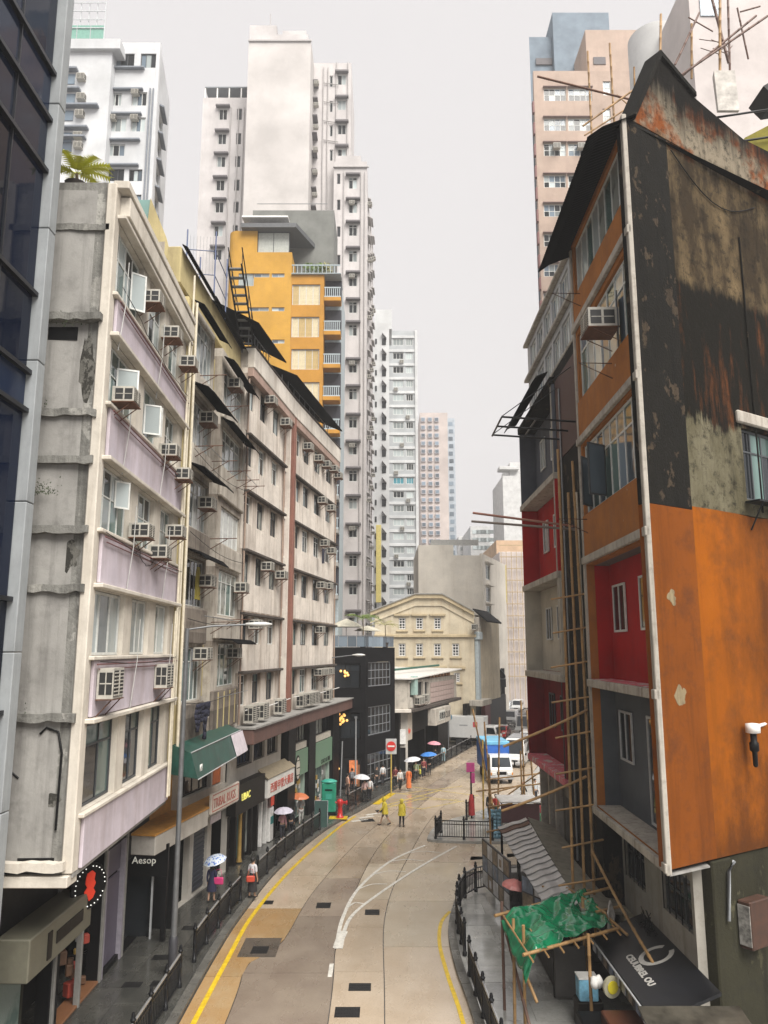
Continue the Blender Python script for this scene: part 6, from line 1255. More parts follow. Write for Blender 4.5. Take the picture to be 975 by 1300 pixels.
# ---- bamboo
NODE = mat('bamboo node', (.10,.06,.03), .7)
def bamboo(parent, p, q, r=.045, name='pole', m=BAM, bend=.0):
    p, q = Vector(p), Vector(q); n = max(3, int((q-p).length/.55)); d = (q-p); u = d.orthogonal().normalized(); pts = []; rs = []
    for i in range(n+1):
        c = p+d*(i/n)+u*math.sin(i/n*math.pi)*bend
        if 0 < i < n: pts += [c-d.normalized()*.025, c, c+d.normalized()*.025]; rs += [r, r*1.25, r]
        else: pts.append(c); rs.append(r)
    b = MB(); b.tube(pts, rs, 6, 0); o = obj(name, b, m, parent); return o
BAMD = mat('dark bamboo', (.13,.07,.05), .6, 0, .35, 1.5)
o = thing('roof_scaffold', 'thin bamboo scaffold rising behind the black gable top', 'scaffold', (0,0,0))
def wp(u,v,Y): return at(u,v,Y)
for (u0,v0,u1,v1,Y,r,m_) in [(838,80,839,18,29,.05,BAM),(800,150,960,20,30,.05,BAMD),(865,95,975,20,29.5,.05,BAMD),(857,82,888,16,28.5,.045,BAMD),(903,-5,925,80,31,.06,BAMD),(914,-5,914,140,30,.06,BAM),(924,-5,928,140,31.5,.05,BAMD),(936,10,950,75,31,.04,BAMD),(878,30,878,100,31,.05,BAM),(682,97,815,130,32,.05,RUST),(740,160,845,85,31,.045,BAM),(746,65,752,190,34,.05,BAM),(774,55,780,160,33,.05,BAM),(805,85,806,130,31,.04,BAM),(742,172,800,135,33,.04,BAM),(783,120,810,145,33,.03,BAM),(874,22,905,40,30,.03,BAMD),(940,15,965,8,30,.035,BAMD)]:
    bamboo(o, wp(u0,v0,Y), wp(u1,v1,Y+.3), r, 'pole', m_)
for k in range(9):
    p = wp(914+random.uniform(-10,18), random.uniform(45,75), 30.5); bamboo(o, p, p+Vector((random.uniform(-1,1), .2, random.uniform(.3,1.0))), .018, 'tie', BAMD)
SHEET = mat('dirty white sheeting', (.50,.47,.43), .8, 0, .4, 2)
hb = obj('sheeting', MB().xprism([(0,0),(.15,0),(.3,1.8),(.1,2.0)], 0, .9), SHEET, o, Matrix.Translation(wp(912,140,29.5)))
o = thing('bamboo_scaffold', 'tall bamboo ladder scaffold in front of the dark pier', 'scaffold', (6.85,28.5,0))
for (x0,y0,x1,y1,z1) in ((-.35,.2,-.25,.1,18.5),(0,0,.05,0,16.8),(.33,-.1,.25,-.05,18.0)): bamboo(o, (x0,y0,.1), (x1,y1,z1), .052, 'pole', BAM, .08)
for k in range(9):
    z = 3.2+1.22*k; bamboo(o, (-.65-random.random()*.25,-.12,z-.15), (.75+random.random()*.3,-.15,z+.14), .036, 'rung', BAM)
for (p, q) in (((.4,-.1,8.9),(-2.6,.2,7.6)),((.3,.1,6.6),(-2.7,.3,5.4)),((.3,-.2,4.2),(.6,-5.5,2.4))): bamboo(o, p, q, .05, 'brace', BAM, .05)
# ================================================================ railings, lamps, signs, stalls
RAILM = mat('wet top rail', (.30,.30,.30), .25, .4)
def railing(label, pts, z=.13, h=1.05, post=1.6, gap=.15, rail_m=None, fin=True, group=None, bars=True):
    line = [Vector((p[0],p[1])) for p in pts]; o = thing('railing', label, 'railing', (line[0].x, line[0].y, z), group or 'iron railings along the kerbs')
    O = line[0]; tot = sum((b-a).length for a,b in zip(line,line[1:])); n = max(1, round(tot/post)); ps = resample(line, tot/n)
    if len(ps) < n+1: ps.append(line[-1].copy())
    def pm():
        b = MB(); b.lathe([(.085,0),(.085,.12),(.06,.14),(.06,h*.55),(.072,h*.57),(.06,h*.59),(.06,h+.02)] + ([(.085,h+.04),(.085,h+.07),(.05,h+.1),(.06,h+.15),(.03,h+.24)] if fin else [(.03,h+.05)]), n=8); return b.mesh('post', IRON)
    me = cached(('rp',h,fin), pm)
    for p in ps: obj('post', me, None, o, T(p.x-O.x, p.y-O.y, 0))
    for a, c in zip(ps, ps[1:]):
        d = c-a; ln = d.length; ang = math.atan2(d.y, d.x); M = T(a.x-O.x, a.y-O.y, 0) @ RZ(ang); k = max(1, int(ln/gap)); ll = round(ln,2)
        obj('handrail', cached(('rt',ll,h), lambda: MB().cbox(.06,ll-.06,-.035,.035,h-.06,h,.012).mesh('handrail', rail_m or RAILM)), None, o, M)
        obj('rail', cached(('rbm',ll), lambda: MB().box(.06,ll-.06,-.02,.02,.12,.17).mesh('rail', IRON)), None, o, M)
        obj('rail', cached(('rmm',ll,h), lambda: MB().box(.06,ll-.06,-.018,.018,h-.24,h-.20).mesh('rail', IRON)), None, o, M)
        bm_ = cached(('bar',h), lambda: MB().box(-.012,.012,-.012,.012,.17,h-.06).mesh('bar', IRON))
        if bars:
            for i in range(1,k): obj('bar', bm_, None, o, M @ T(ln*i/k,0,0))
    return o
railing('black railing at the bottom left beside the lamp post', [(-6.72,18),(-6.72,23),(-6.7,27.7)], gap=.16)
railing('black kerb railing past the lamp post, white topped, near woman with blue umbrella', [(-6.72,29.8),(-6.66,32),(-6.5,34.6),(-6.33,36.6)])
railing('long black curving railing along the left kerb before the red hydrant', [(-5.98,39.1),(-5.45,43.0),(-4.75,46.6),(-3.95,50.2)])
railing('short black railing right of the red hydrant', [(-2.5,56.4),(-1.75,58.9),(-1.05,61.3)], gap=.16)
railing('far black railing along the left kerb near the white truck', [(2.4,68.2),(5.2,77),(8.4,87),(9.9,91.5)], post=2.4, gap=.3)
railing('black railing curving round the right pavement corner', [(2.92,30.4),(2.9,33.3),(3.15,35.6),(3.7,37.3),(4.5,38.3),(5.1,38.5)], post=1.15, gap=.14)
railing('black railing at the bottom right along the kerb', [(3.2,18),(3.12,22),(2.98,25.6),(2.9,28.6)], post=1.5, gap=.15)
railing('grey barred guard rail on the corner beyond side lane', [(3.45,49.5),(2.95,48.0),(4.55,47.75),(6.3,47.6)], post=1.6, gap=.13, rail_m=IRON)
railing('short black railing on the far corner beside red and pink post', [(5.35,53.0),(6.0,54.6)], post=1.7, gap=.15, rail_m=IRON)
# street lamps
GPOLE = mat('grey lamp pole', (.15,.155,.16), .45, .4)
def lamp(label, x, y, h, dx, dy, M=None):
    o = thing('street_lamp', label, 'street lamp', (x,y,.12)); obj('base', MB().lathe([(.16,0),(.16,1.2),(.11,1.3)], n=10), mat('dark lamp base', (.035,.035,.04), .5), o)
    obj('pole', MB().lathe([(.11,1.25),(.09,4),(.075,h)], n=10), GPOLE, o); n = math.hypot(dx,dy); obj('arm', MB().tube([(0,0,h-.05),(dx*.3,dy*.3,h+.08),(dx*.8,dy*.8,h+.16)], .04, 6), GPOLE, o)
    b = MB(); b.lathe([(0,-.5),(.09,-.45),(.17,-.1),(.17,.25),(.08,.5),(0,.55)], n=10, axis='x', sx=1, sy=.55); obj('head', b, mat('lamp head', (.52,.52,.50), .35), o, T(dx*.92,dy*.92,h+.17) @ RZ(math.atan2(dy,dx)))
    return o
lamp('tall grey lamp post with long arm in front of the lavender building', -7.15, 28.5, 11.65, 2.65, .9)
lamp('grey street lamp with white head beside the black corner building', -2.95, 63.0, 5.2, .01, .01) if False else None
o = thing('wall_lamp', 'street lamp arm with pale head across the black building front', 'lamp', (-4.05,61.6,10.4)); obj('arm', MB().tube([(0,0,0),(1.6,0,.18)], .045, 6), GPOLE, o); b = MB(); b.lathe([(0,-.5),(.09,-.45),(.19,-.1),(.19,.25),(.08,.5),(0,.55)], n=10, axis='x', sy=.55); obj('head', b, mat('lamp head', (.52,.52,.50), .35), o, T(2.05,0,.2))
o = thing('sign_pole', 'thin grey pole in front of the black corner building', 'pole', (-2.2,62.6,.12)); obj('pole', MB().lathe([(.07,0),(.05,5.6)], n=8), mat('pale steel pole', (.38,.39,.40), .4, .4), o); obj('cap', MB().box(-.1,.1,-.06,.06,5.6,5.75), STEEL, o)
o = thing('sign_pole', 'short leaning grey pole beside the green shop end', 'pole', (-3.3,61.4,.12)); obj('pole', MB().tube([(0,0,0),(.12,0,4.0)], .05, 8), mat('pale steel pole', (.38,.39,.40), .4, .4), o)
# no-entry sign
o = thing('no_entry_sign', 'red no entry sign on a yellow pole in front of black building', 'sign', (.55,62.2,.12))
obj('pole', MB().lathe([(.055,0),(.055,3.9)], n=8), mat('yellow pole', (.48,.36,.08), .5), o); obj('backing', MB().cbox(-.42,.42,-.05,-.01,2.95,4.1,.02), mat('grey sign plate', (.45,.46,.46), .5), o)
b = MB(); b.lathe([(0,-.085),(.36,-.085),(.36,-.055),(0,-.055)], (0,0,3.55), 24, axis='y', sm=False); obj('disc', b, mat('traffic red', (.62,.035,.03), .4), o); obj('bar', MB().box(-.26,.26,-.10,-.087,3.49,3.61), WHITE, o)
o = thing('direction_sign', 'round blue sign on a pole in front of the white truck', 'sign', (6.75,84.2,.12)); obj('pole', MB().lathe([(.05,0),(.05,4.2)], n=8), STEEL, o); b = MB(); b.lathe([(0,-.09),(.42,-.09),(.42,-.06),(0,-.06)], (0,0,3.9), 20, axis='y', sm=False); obj('disc', b, mat('dull blue sign', (.05,.14,.20), .5), o)
o = thing('yellow_sign', 'yellow lit sign box with pole sign behind far railing', 'sign', (5.2,86.6,2.6)); obj('box', MB().cbox(-.8,.1,-.3,.3,2.2,3.2,.05), mat('yellow sign box', (.62,.42,.03), .5), o); obj('sign_box', MB().cbox(-.9,-.5,-.2,.2,-1.8,1.2,.05), mat('yellow sign box', (.62,.42,.03), .5), o); obj('arm', MB().box(-.5,-.3,-.1,.1,1.2,2.2), STEEL, o)
o = thing('letter_box', 'green pillar post box at the end of the left railing', 'post box', (-3.72,55.0,.12))
PBG = mat('post box green', (.02,.27,.17), .35); obj('body', MB().cbox(-.48,.48,-.4,.4,.15,2.05,.06), PBG, o); b = MB(); b.lathe([(.0,.14),(.3,.10),(.54,0),(.56,-.06),(.5,-.08)][::-1], (0,0,2.13), 12, sy=.85); obj('top', b, mat('pale post box green', (.05,.36,.27), .4), o); obj('slot', MB().box(-.25,.25,-.415,-.401,1.55,1.65), BLACK, o); obj('plate', MB().box(-.2,.2,-.412,-.401,1.0,1.35), mat('pale post box green', (.05,.36,.27), .4), o); obj('plinth', MB().box(-.5,.5,-.42,.42,0,.15), BLACK, o)
o = thing('folded_board', 'dark green triangular board leaning by the post box', 'board', (-3.95,51.3,.12)); b = MB(); b.xprism([(-.35,0),(.35,0),(.03,1.5),(-.03,1.5)], -.4, .4); obj('panel', b, mat('dark green board', (.02,.06,.05), .5), o); obj('edge', MB().tube([(-.42,-.36,0),(-.42,0,1.52),(.42,0,1.52),(.42,-.36,0)], .025, 4), STEEL, o)
o = thing('fire_hydrant', 'red fire hydrant on the left kerb corner', 'fire hydrant', (-2.9,53.8,.12)); HR = mat('hydrant red', (.52,.02,.02), .35)
b = MB(); b.lathe([(.26,0),(.26,.08),(.17,.12),(.14,.75),(.2,.82),(.22,1.0),(.18,1.12),(.06,1.18)], n=14); obj('body', b, HR, o); b = MB(); b.lathe([(.09,0),(.09,.26),(.13,.27),(.13,.36),(0,.37)], (.12,0,.95), 10, axis='x'); obj('outlet', b, HR, o); b = MB(); b.lathe([(.06,-.22),(.06,0)], (-.1,0,.95), 8, axis='x'); obj('outlet', b, HR, o); obj('tactile_base', MB().box(-.7,.5,-.45,.45,-.02,.015), YEL, o)
# pink sign post and yellow post on the far corner
o = thing('sign_post', 'black post with pink sign and red base on the far right corner', 'sign', (5.75,53.6,.13)); obj('post', MB().lathe([(.06,0),(.06,3.4)], n=8), BLACK, o); obj('sign', MB().cbox(-.3,.25,-.06,.0-.005,2.9,3.5,.03), mat('pink sign', (.60,.08,.28), .5), o); obj('sign', MB().cbox(-.05,.25,-.05,-.006,2.2,2.85,.03), mat('pink sign', (.60,.08,.28), .5), o); obj('base', MB().lathe([(.22,.2),(.2,1.0),(.1,1.5)], n=8), mat('red cloth', (.45,.04,.04), .8), o)
o = thing('yellow_post', 'tall ochre bamboo post in front of the blue truck', 'pole', (6.5,53.4,.13)); bamboo(o, (0,0,0), (.05,0,5.0), .06, 'pole', mat('ochre pole', (.50,.33,.06), .5))

# ---- market stall with corrugated roof and poster board
o = thing('market_stall', 'market stall with rusty corrugated roof and poster covered end', 'stall', (6.0,33,.12))
CORR = mat('weathered corrugated sheet', (.40,.39,.385), .4, .3, .35, 1.2); CORG = wallmat('mossy roof felt', (.24,.225,.18), (.07,.045,.03), .7, .6, .7, (.16,.06,.04), .66, 1.6)
A, B_, Cc, D_ = Vector((-.65,5.2,2.75)), Vector((.85,6.2,2.95)), Vector((.35,-6.0,2.75)), Vector((-.65,-6.4,2.55))
NS = 17
for k in range(NS):                                        # overlapping sheets laid across the roof
    t0, t1 = k/NS, (k+1.12)/NS; b = MB(); n = 8; dz = .05
    for i in range(n):
        s0, s1 = i/n, (i+1)/n
        def pt(s, t_, up): p = D_.lerp(A, t_).lerp(Cc.lerp(B_, t_), s); return (p.x-.06+random.uniform(-.004,.004), p.y, p.z+up+.02*math.sin(s*40))
        u0 = .05; b.face([pt(s0,t0,u0),pt(s1,t0,u0),pt(s1,min(1,t1),0),pt(s0,min(1,t1),0)]); b.face([pt(s0,t0,u0-.03),pt(s0,min(1,t1),-.03),pt(s1,min(1,t1),-.03),pt(s1,t0,u0-.03)]); b.face([pt(s0,t0,u0-.03),pt(s1,t0,u0-.03),pt(s1,t0,u0),pt(s0,t0,u0)])
    obj('roof_sheet', b, CORR if k not in (15,) else RUST, o)
b = MB(); b.face([(.30,-6.4,2.72),(1.9,-6.0,2.5),(1.95,5.6,2.75),(.9,6.2,2.98)]); b.face([(.30,-6.4,2.64),(.9,6.2,2.9),(1.95,5.6,2.67),(1.9,-6.0,2.42)]); b.face([(.30,-6.4,2.64),(1.9,-6.0,2.42),(1.9,-6.0,2.5),(.30,-6.4,2.72)]); obj('roof_felt', b, CORG, o)
for (x,y) in ((-.55,5),(-.55,-6),(.3,5.8),(1.7,5.3),(1.7,-5.5),(-.6,0)): obj('post', MB().box(x-.05,x+.05,y-.05,y+.05,0,2.55), BRN, o)
# poster board along the street side
bd = obj('board', MB().box(-.06,0,-.1,3.9,.55,2.5), mat('dark poster board', (.05,.05,.055), .6), o, T(-.86,0,0) @ RZ(R(9)) @ T(0,.3,0)); 
PO = [mat('poster pale', (.52,.53,.55), .5, 0, .35, 3), mat('poster grey', (.25,.26,.28), .5, 0, .5, 4), mat('poster sepia', (.22,.17,.12), .5, 0, .6, 4), mat('poster blue', (.16,.20,.27), .5, 0, .5, 4)]
for i in range(5):
    for j in range(3):
        m_ = PO[(i*2+j*3) % 4]; pp = obj('poster', MB().box(-.075,-.062,.02+.77*i,.70+.77*i,.62+.62*j,1.18+.62*j), m_, bd); 
        obj('print', MB().box(-.08,-.076,.2+.77*i,.5+.77*i,.72+.62*j,1.02+.62*j), PO[(i+j*2+1) % 4], bd) if (i+j) % 2 else None
ed = obj('board', MB().box(-.0,1.5,-.05,.0,.1,2.6), mat('dark poster board', (.05,.05,.055), .6), o, T(-.75,-1.6,0) @ RZ(R(-62)))
for i in range(2):
    for j in range(4): obj('poster', MB().box(.06+.72*i,.66+.72*i,-.066,-.052,.2+.58*j,.72+.58*j), PO[(i+j) % 4], ed)
obj('end_panel', MB().cbox(-.6,.4,-6.3,-6.2,.1,1.6,.02), mat('grey card', (.08,.075,.07), .8), o); obj('counter', MB().cbox(-.5,1.4,-5.8,4.5,.1,.95,.03), BRN, o)
obj('back_panel', MB().box(1.5,1.6,-5.8,5,.1,2.4), DARK, o)
# ---- bamboo frame with green tarpaulin
o = thing('bamboo_stall', 'bamboo stall frame with green tarpaulin roof at lower right', 'scaffold', (0,0,.12))
for p, q in (((3.70,26.1,0),(3.72,26.3,3.05)),((3.85,25.1,0),(3.95,25.5,2.8)),((4.15,25.1,0),(4.1,24.6,2.9)),((6.4,26.8,0),(6.4,26.8,3.0)),((5.9,24.2,0),(5.9,24.2,2.8)),((3.95,25.3,2.0),(4.4,24.4,.9)),((3.75,26.0,2.4),(4.2,24.6,.2)),((5.4,41.6,.0),(5.4,41.7,5.4)),((5.6,29.2,0),(5.6,29.2,2.7))): bamboo(o, p, q, .05, 'upright', BAMD if p[0] < 3.8 else BAM)
for p, q in (((3.45,26.0,2.72),(7.1,28.6,2.72)),((3.9,23.6,2.45),(7.2,25.6,2.5))): bamboo(o, p, q, .05, 'beam', BAM)
for k in range(7): s_ = k/6; p = Vector((3.75,26.1,2.66)).lerp(Vector((6.9,28.4,2.66)), s_); q = Vector((4.1,23.5,2.40)).lerp(Vector((7.1,25.4,2.45)), s_); d = (q-p).normalized(); bamboo(o, p-d*.25, q+d*.2, .032, 'rafter', BAM)
for p, q in (((6.3,28.6,2.8),(7.0,26.2,2.7)),((6.6,27.5,2.9),(7.6,27.9,3.0)),((6.7,26.4,2.7),(7.6,26.8,2.75)),((6.9,26.6,2.7),(7.35,25.3,2.4)),((5.3,41.4,3.0),(6.6,41.9,3.1)),((5.2,41.5,1.8),(6.3,41.9,1.9))): bamboo(o, p, q, .045, 'brace', BAM)
TARP = mat('green tarpaulin', (.008,.16,.07), .2, 0, .5, 1.6, spec=.8); tp_ = thing('tarpaulin', 'crumpled green tarpaulin over the bamboo frame', 'tarpaulin', (5.4,26.0,2.9))
n, m_ = 72, 54; b = MB(); vs_, fs_ = [], []
for i in range(n+1):
    for j in range(m_+1):
        s_, r_ = i/n, j/m_; p = (Vector((3.75,26.0,2.62)).lerp(Vector((6.8,28.2,2.66)), s_)).lerp(Vector((4.05,23.6,2.38)).lerp(Vector((6.95,25.6,2.42)), s_), r_)
        q = Vector((s_*3.6, r_*2.6, 0)); w = noise.noise((q.x*1.1+q.y*.9,q.y*.45-q.x*.3,2)); w = (1-abs(w))**3
        dz = .13*w-.08 + .07*(1-abs(noise.noise((q.x*2.4-q.y*1.6,q.y*1.2+q.x*.6,7))))**4 + .012*noise.noise((q.x*7,q.y*7,4)); sag = -.10*math.sin(s_*math.pi*3)**2*math.sin(r_*math.pi)
        ex = .0
        if s_ < .10: dz -= (1-s_/.10)*(.35+.5*r_); ex = -.10*(1-s_/.10)
        if r_ > .92 and s_ < .4: dz -= .12
        vs_.append((p.x+ex-5.4+.06*noise.noise((q.x*2,q.y*2,9)), p.y-26.0+.06*noise.noise((q.x*2.2,q.y*2,19)), p.z+dz+sag+.20-2.78))
for i in range(n):
    for j in range(m_): a = i*(m_+1)+j; fs_.append((a, a+m_+1, a+m_+2, a+1))
b.idx(vs_, fs_, 0, True); sh = obj('sheet', b, TARP, tp_); md = sh.modifiers.new('thick','SOLIDIFY'); md.thickness = .008
# ---- dark awning with white letters against the lower wall
o = thing('lettered_awning', 'dark blue shop awning with white lettering and ring at lower right', 'awning', (7.3,23,2.3)); NAVY = mat('dark navy sheet', (.005,.006,.009), .4, 0, .3, 2)
b = MB(); b.xprism([(-3.6,0)]*0+[(-.75,-.22),(.9,.42),(.9,.50),(-.75,-.14)], -3.4, 2.4); sh = obj('sheet', b, NAVY, o, RZ(R(-90)))
# local frame of the sheet: x along the wall towards the viewer, y up the slope
Ms = RZ(R(-90)) @ T(0,0,0); sl_ang = math.atan2(.64,1.65); MS = Ms @ T(0,-.75,-.135) @ Matrix.Rotation(sl_ang, 4, 'X')
cu = lettering(o, 'CEUUBREL OU', MS @ T(-1.2,.42,.005) @ Matrix.Rotation(R(-90), 4, 'X'), .27, mat('white awning lettering', (.42,.41,.38), .6), .004, xs=1.15, bold=.012)
ring = MB(); ns = 22
for k in range(ns):
    if 4 < k < 8: continue
    a0, a1 = k*math.tau/ns, (k+1)*math.tau/ns; ring.face([(.52*math.cos(a0),.52*math.sin(a0),0),(.52*math.cos(a1),.52*math.sin(a1),0),(.37*math.cos(a1),.37*math.sin(a1),0),(.37*math.cos(a0),.37*math.sin(a0),0)][::-1])
obj('ring', ring, mat('white awning lettering', (.55,.54,.50), .6), o, MS @ T(-.55,1.15,.006)); obj('rail', MB().tube([(-3.4,-.8,-.2),(2.4,-.8,-.2)], .03, 6), ALU, o, Ms)
obj('valance', MB().box(-3.4,2.4,-.76,-.73,-.55,-.2), NAVY, o, Ms)
for k in range(9): obj('valance_piece', MB().box(-3.2+.6*k,-2.9+.6*k,-.79,-.765,-.5,-.25), PO[k % 4], o, Ms)
o = thing('fan_sign', 'round white and yellow sign hanging below the dark awning', 'sign', (6.35,23.6,1.75)); b = MB(); b.lathe([(0,-.04),(.28,-.04),(.28,.04),(0,.04)], n=20, axis='y', sm=False); obj('disc', b, mat('cream disc', (.36,.34,.24), .5), o, RZ(R(20))); b = MB(); b.lathe([(0,-.06),(.17,-.06),(.17,-.042),(0,-.042)], n=14, axis='y', sm=False); obj('centre', b, mat('bright yellow', (.62,.52,.02), .5), o, RZ(R(20)))
o = thing('plastic_bag', 'crumpled white plastic bag beside the round yellow sign', 'bag', (5.95,23.9,1.75)); b = MB()
for k in range(2): b.lathe([(.02,-.18),(.11,-.13),(.14,0),(.1,.12),(.04,.17)], (k*.12,k*.05,0), 9, sy=.8)
b.v = [(x+.04*noise.noise((x*9,y*9,z*9)), y+.04*noise.noise((x*9,y*9,z*9+5)), z+.03*noise.noise((x*8,y*9,z*9+9))) for x,y,z in b.v]; obj('bag', b, WHITE, o)
o = thing('hanging_cloth', 'pale crumpled cloth hanging above the dark awning corner', 'cloth', (6.95,26.0,2.4)); b = MB()
for i in range(8):
    for j in range(6):
        f = lambda i_,j_: (.28*i_/8+.05*math.sin(j_*1.3), .3*i_/8, .5-.95*j_/6+.35*math.sin(i_/8*3.1)); b.face([f(i,j),f(i+1,j),f(i+1,j+1),f(i,j+1)],0,True)
obj('cloth', b, SHEET, o).modifiers.new('thick','SOLIDIFY').thickness = .01
o = thing('blue_goods', 'pale blue box seen under the green tarpaulin edge', 'box', (6.0,25.0,.12)); obj('box', MB().cbox(-.28,.28,-.2,.3,.75,1.35,.03), mat('sky blue packs', (.22,.50,.68), .4, 0, .4, 3), o); obj('lid', MB().box(-.29,.29,-.21,.31,1.352,1.39), WHITE, o); obj('stand', MB().cbox(-.35,.4,-.25,.35,0,.745,.02), BRN, o)
for k, (x,y,s_) in enumerate(((5.6,23.0,.5),(6.3,22.2,.6),(7.0,23.4,.5))): o = thing('crate', ['dark crate left under the lettered awning','dark crate at front under the lettered awning','dark crate by the wall under the lettered awning'][k], 'crate', (x,y,.12), 'dark crates under the lettered awning'); obj('box', MB().cbox(-s_/2,s_/2,-s_/2,s_/2,0,.7,.02), BRN, o); obj('rim', MB().box(-s_/2-.02,s_/2+.02,-s_/2-.02,s_/2+.02,.7,.75), BLACK, o)
o = thing('stall_awning', 'wet grey stall roof at the very bottom right', 'awning', (6.9,19.4,2.35)); b = MB(); b.xprism([(-.7,0),(.7,.3),(.7,.36),(-.7,.06)], -.9, 1.5); obj('sheet', b, mat('wet dark sheet', (.05,.045,.035), .3, 0, .6, 2), o); obj('rim', MB().tube([(-.9,-.72,.02),(1.5,-.72,.02)], .03, 5), STEEL, o)
o = thing('stall_table', 'long black draped stall table under the lettered awning', 'table', (6.35,21.6,.12)); obj('cloth', MB().cbox(-1.0,1.2,-2.6,2.2,0,.95,.04), BLACK, o); obj('goods', MB().cbox(-.6,.6,-1.6,-.6,.96,1.2,.03), BRN, o); obj('goods', MB().cbox(-.5,.7,.2,1.4,.96,1.3,.03), mat('dark rust goods', (.07,.02,.008), .5), o)
# ---- stalls on the far corner pavement
o = thing('corner_stall', 'white roofed stall with maroon side and blue cloth beyond the side lane', 'stall', (8.2,48.6,.13)); obj('top', MB().cbox(-1.4,1.0,-.8,1.4,2.0,2.1,.03), WHITE, o); obj('side', MB().box(-1.3,.9,-.72,-.66,.9,1.95), mat('maroon board', (.10,.045,.05), .6), o); obj('counter', MB().box(-1.3,.9,-.6,1.2,0,.85), WHITE, o)
for x in (-1.3,.9): obj('leg', MB().box(x-.04,x+.04,-.7,-.62,0,2.0), STEEL, o)
o = thing('blue_sheet', 'crumpled blue and white sheet on the far corner stall', 'cloth', (6.85,48.0,.13)); b = MB()
for i in range(10):
    for j in range(8): f = lambda i_,j_: (-.55+1.1*i_/10+.08*noise.noise((i_*.7,j_*.7,1)), .12*noise.noise((i_*.8,j_*.6,5))+.02*j_, 1.6*j_/8+.1*noise.noise((i_*.9,j_,8))); b.face([f(i,j),f(i+1,j),f(i+1,j+1),f(i,j+1)],0,True)
obj('cloth', b, mat('light blue sheet', (.28,.52,.66), .4, 0, .6, 2.5), o).modifiers.new('thick','SOLIDIFY').thickness = .01
o = thing('corner_scaffold', 'loose bamboo poles standing on the far corner among the stalls', 'scaffold', (0,0,.13))
for p, q in (((7.0,52.5,0),(6.6,52.7,6.2)),((7.3,52.5,0),(7.6,52.6,6.5)),((7.2,52.5,0),(5.9,53.2,7.0)),((9.0,52,0),(9.0,52.4,7.6)),((9.5,51,0),(9.3,52,7.0)),((10.2,50.6,0),(9.9,51.4,6.4)),((8.6,50.5,0),(8.6,50.8,4.6)),((10.6,49.6,0),(10.4,50.4,5.4))): bamboo(o, p, q, .06, 'upright', BAM)
for p, q in (((5.6,49.4,2.4),(10.8,50.4,2.8)),((6.6,52.4,2.6),(10.8,52.8,3.0)),((7.4,52,1.4),(10.0,51,3.4)),((6.4,48.2,2.5),(8.4,49.8,2.7))): bamboo(o, p, q, .05, 'brace', BAM)
# dark arched market shelter down the street
o = thing('market_shelter', 'dark street shelter with curved glass roof at the end of the road', 'shelter', (13.6,121,0)); b = MB(); n = 10
for i in range(n):
    a0, a1 = math.pi*.5*i/n, math.pi*.5*(i+1)/n; p0 = (5.0*math.cos(a0)-.0, 6.8+2.4*math.sin(a0)); p1 = (5.0*math.cos(a1), 6.8+2.4*math.sin(a1)); b.face([(p0[0],0,p0[1]),(p1[0],0,p1[1]),(p1[0],16,p1[1]),(p0[0],16,p0[1])][::-1]); b.face([(p0[0],.0,p0[1]),(p0[0],16,p0[1]),(p1[0],16,p1[1]),(p1[0],0,p1[1])][::-1]) if False else None
obj('roof', b, glassmat('grey shelter glass', (.14,.17,.18), .15), o).modifiers.new('thick','SOLIDIFY').thickness = .08
obj('eave', MB().cbox(-2.2,2.2,-1,14,7.9,8.3,.1), mat('dark shelter steel', (.03,.032,.034), .5), o)
for x in (-.8,1.6,4.6): obj('column', MB().box(x-.25,x+.25,.2,.7,0,8.2), mat('dark shelter steel', (.03,.032,.034), .5), o)
obj('wall', MB().box(-.6,5,4,4.3,0,8), mat('dark shelter infill', (.045,.045,.045), .7), o); obj('fascia', MB().box(-.6,5,.0,.18,5.4,6.7), mat('dark shelter steel', (.03,.032,.034), .5), o)
for i in range(6): obj('mullion', MB().box(-.5+i*1.0,-.42+i*1.0,3.85,3.98,0,5.4), STEEL, o)
for i in range(5): obj('rib', MB().box(0,5,-.1+3.2*i,.1+3.2*i,6.55,6.7), STEEL, o)
# ================================================================ vehicles
TYRE = mat('tyre rubber', (.015,.015,.015), .8); RIM = mat('wheel rim', (.30,.30,.31), .35, .6); WIND = glassmat('windscreen', (.02,.025,.03), .05, None, .7); HEADL = mat('headlight', (.60,.60,.58), .15); CARW = mat('white vehicle paint', (.66,.66,.645), .25, 0, .06, 2, coat=.3); TAIL = mat('amber lens', (.55,.20,.02), .3)
def wheel(o, x, y, r=.42, w=.26):
    b = MB(); b.lathe([(r*.6,-w/2),(r*.92,-w/2),(r,-w*.3),(r,w*.3),(r*.92,w/2),(r*.6,w/2)], n=18, axis='x'); k = obj('wheel', b, TYRE, o, T(x,y,r))
    b = MB(); b.lathe([(.0,-w*.42),(r*.25,-w*.5),(r*.62,-w*.36),(r*.62,w*.36),(r*.25,w*.5),(0,w*.42)], n=14, axis='x'); obj('rim', b, RIM, k)
def xsec(b, prof, w, taper=0.0, mi=0):                      # side profile (y,z) swept across the width, narrowing upward
    z0, z1 = min(p[1] for p in prof), max(p[1] for p in prof); n = len(prof); f = lambda z: w/2-taper*((z-z0)/(z1-z0))**2
    vs = [(-f(z),y,z) for y,z in prof]+[(f(z),y,z) for y,z in prof]; b.idx(vs, [(i,(i+1)%n,n+(i+1)%n,n+i) for i in range(n)]+[tuple(range(n,2*n)),tuple(reversed(range(n)))], mi)
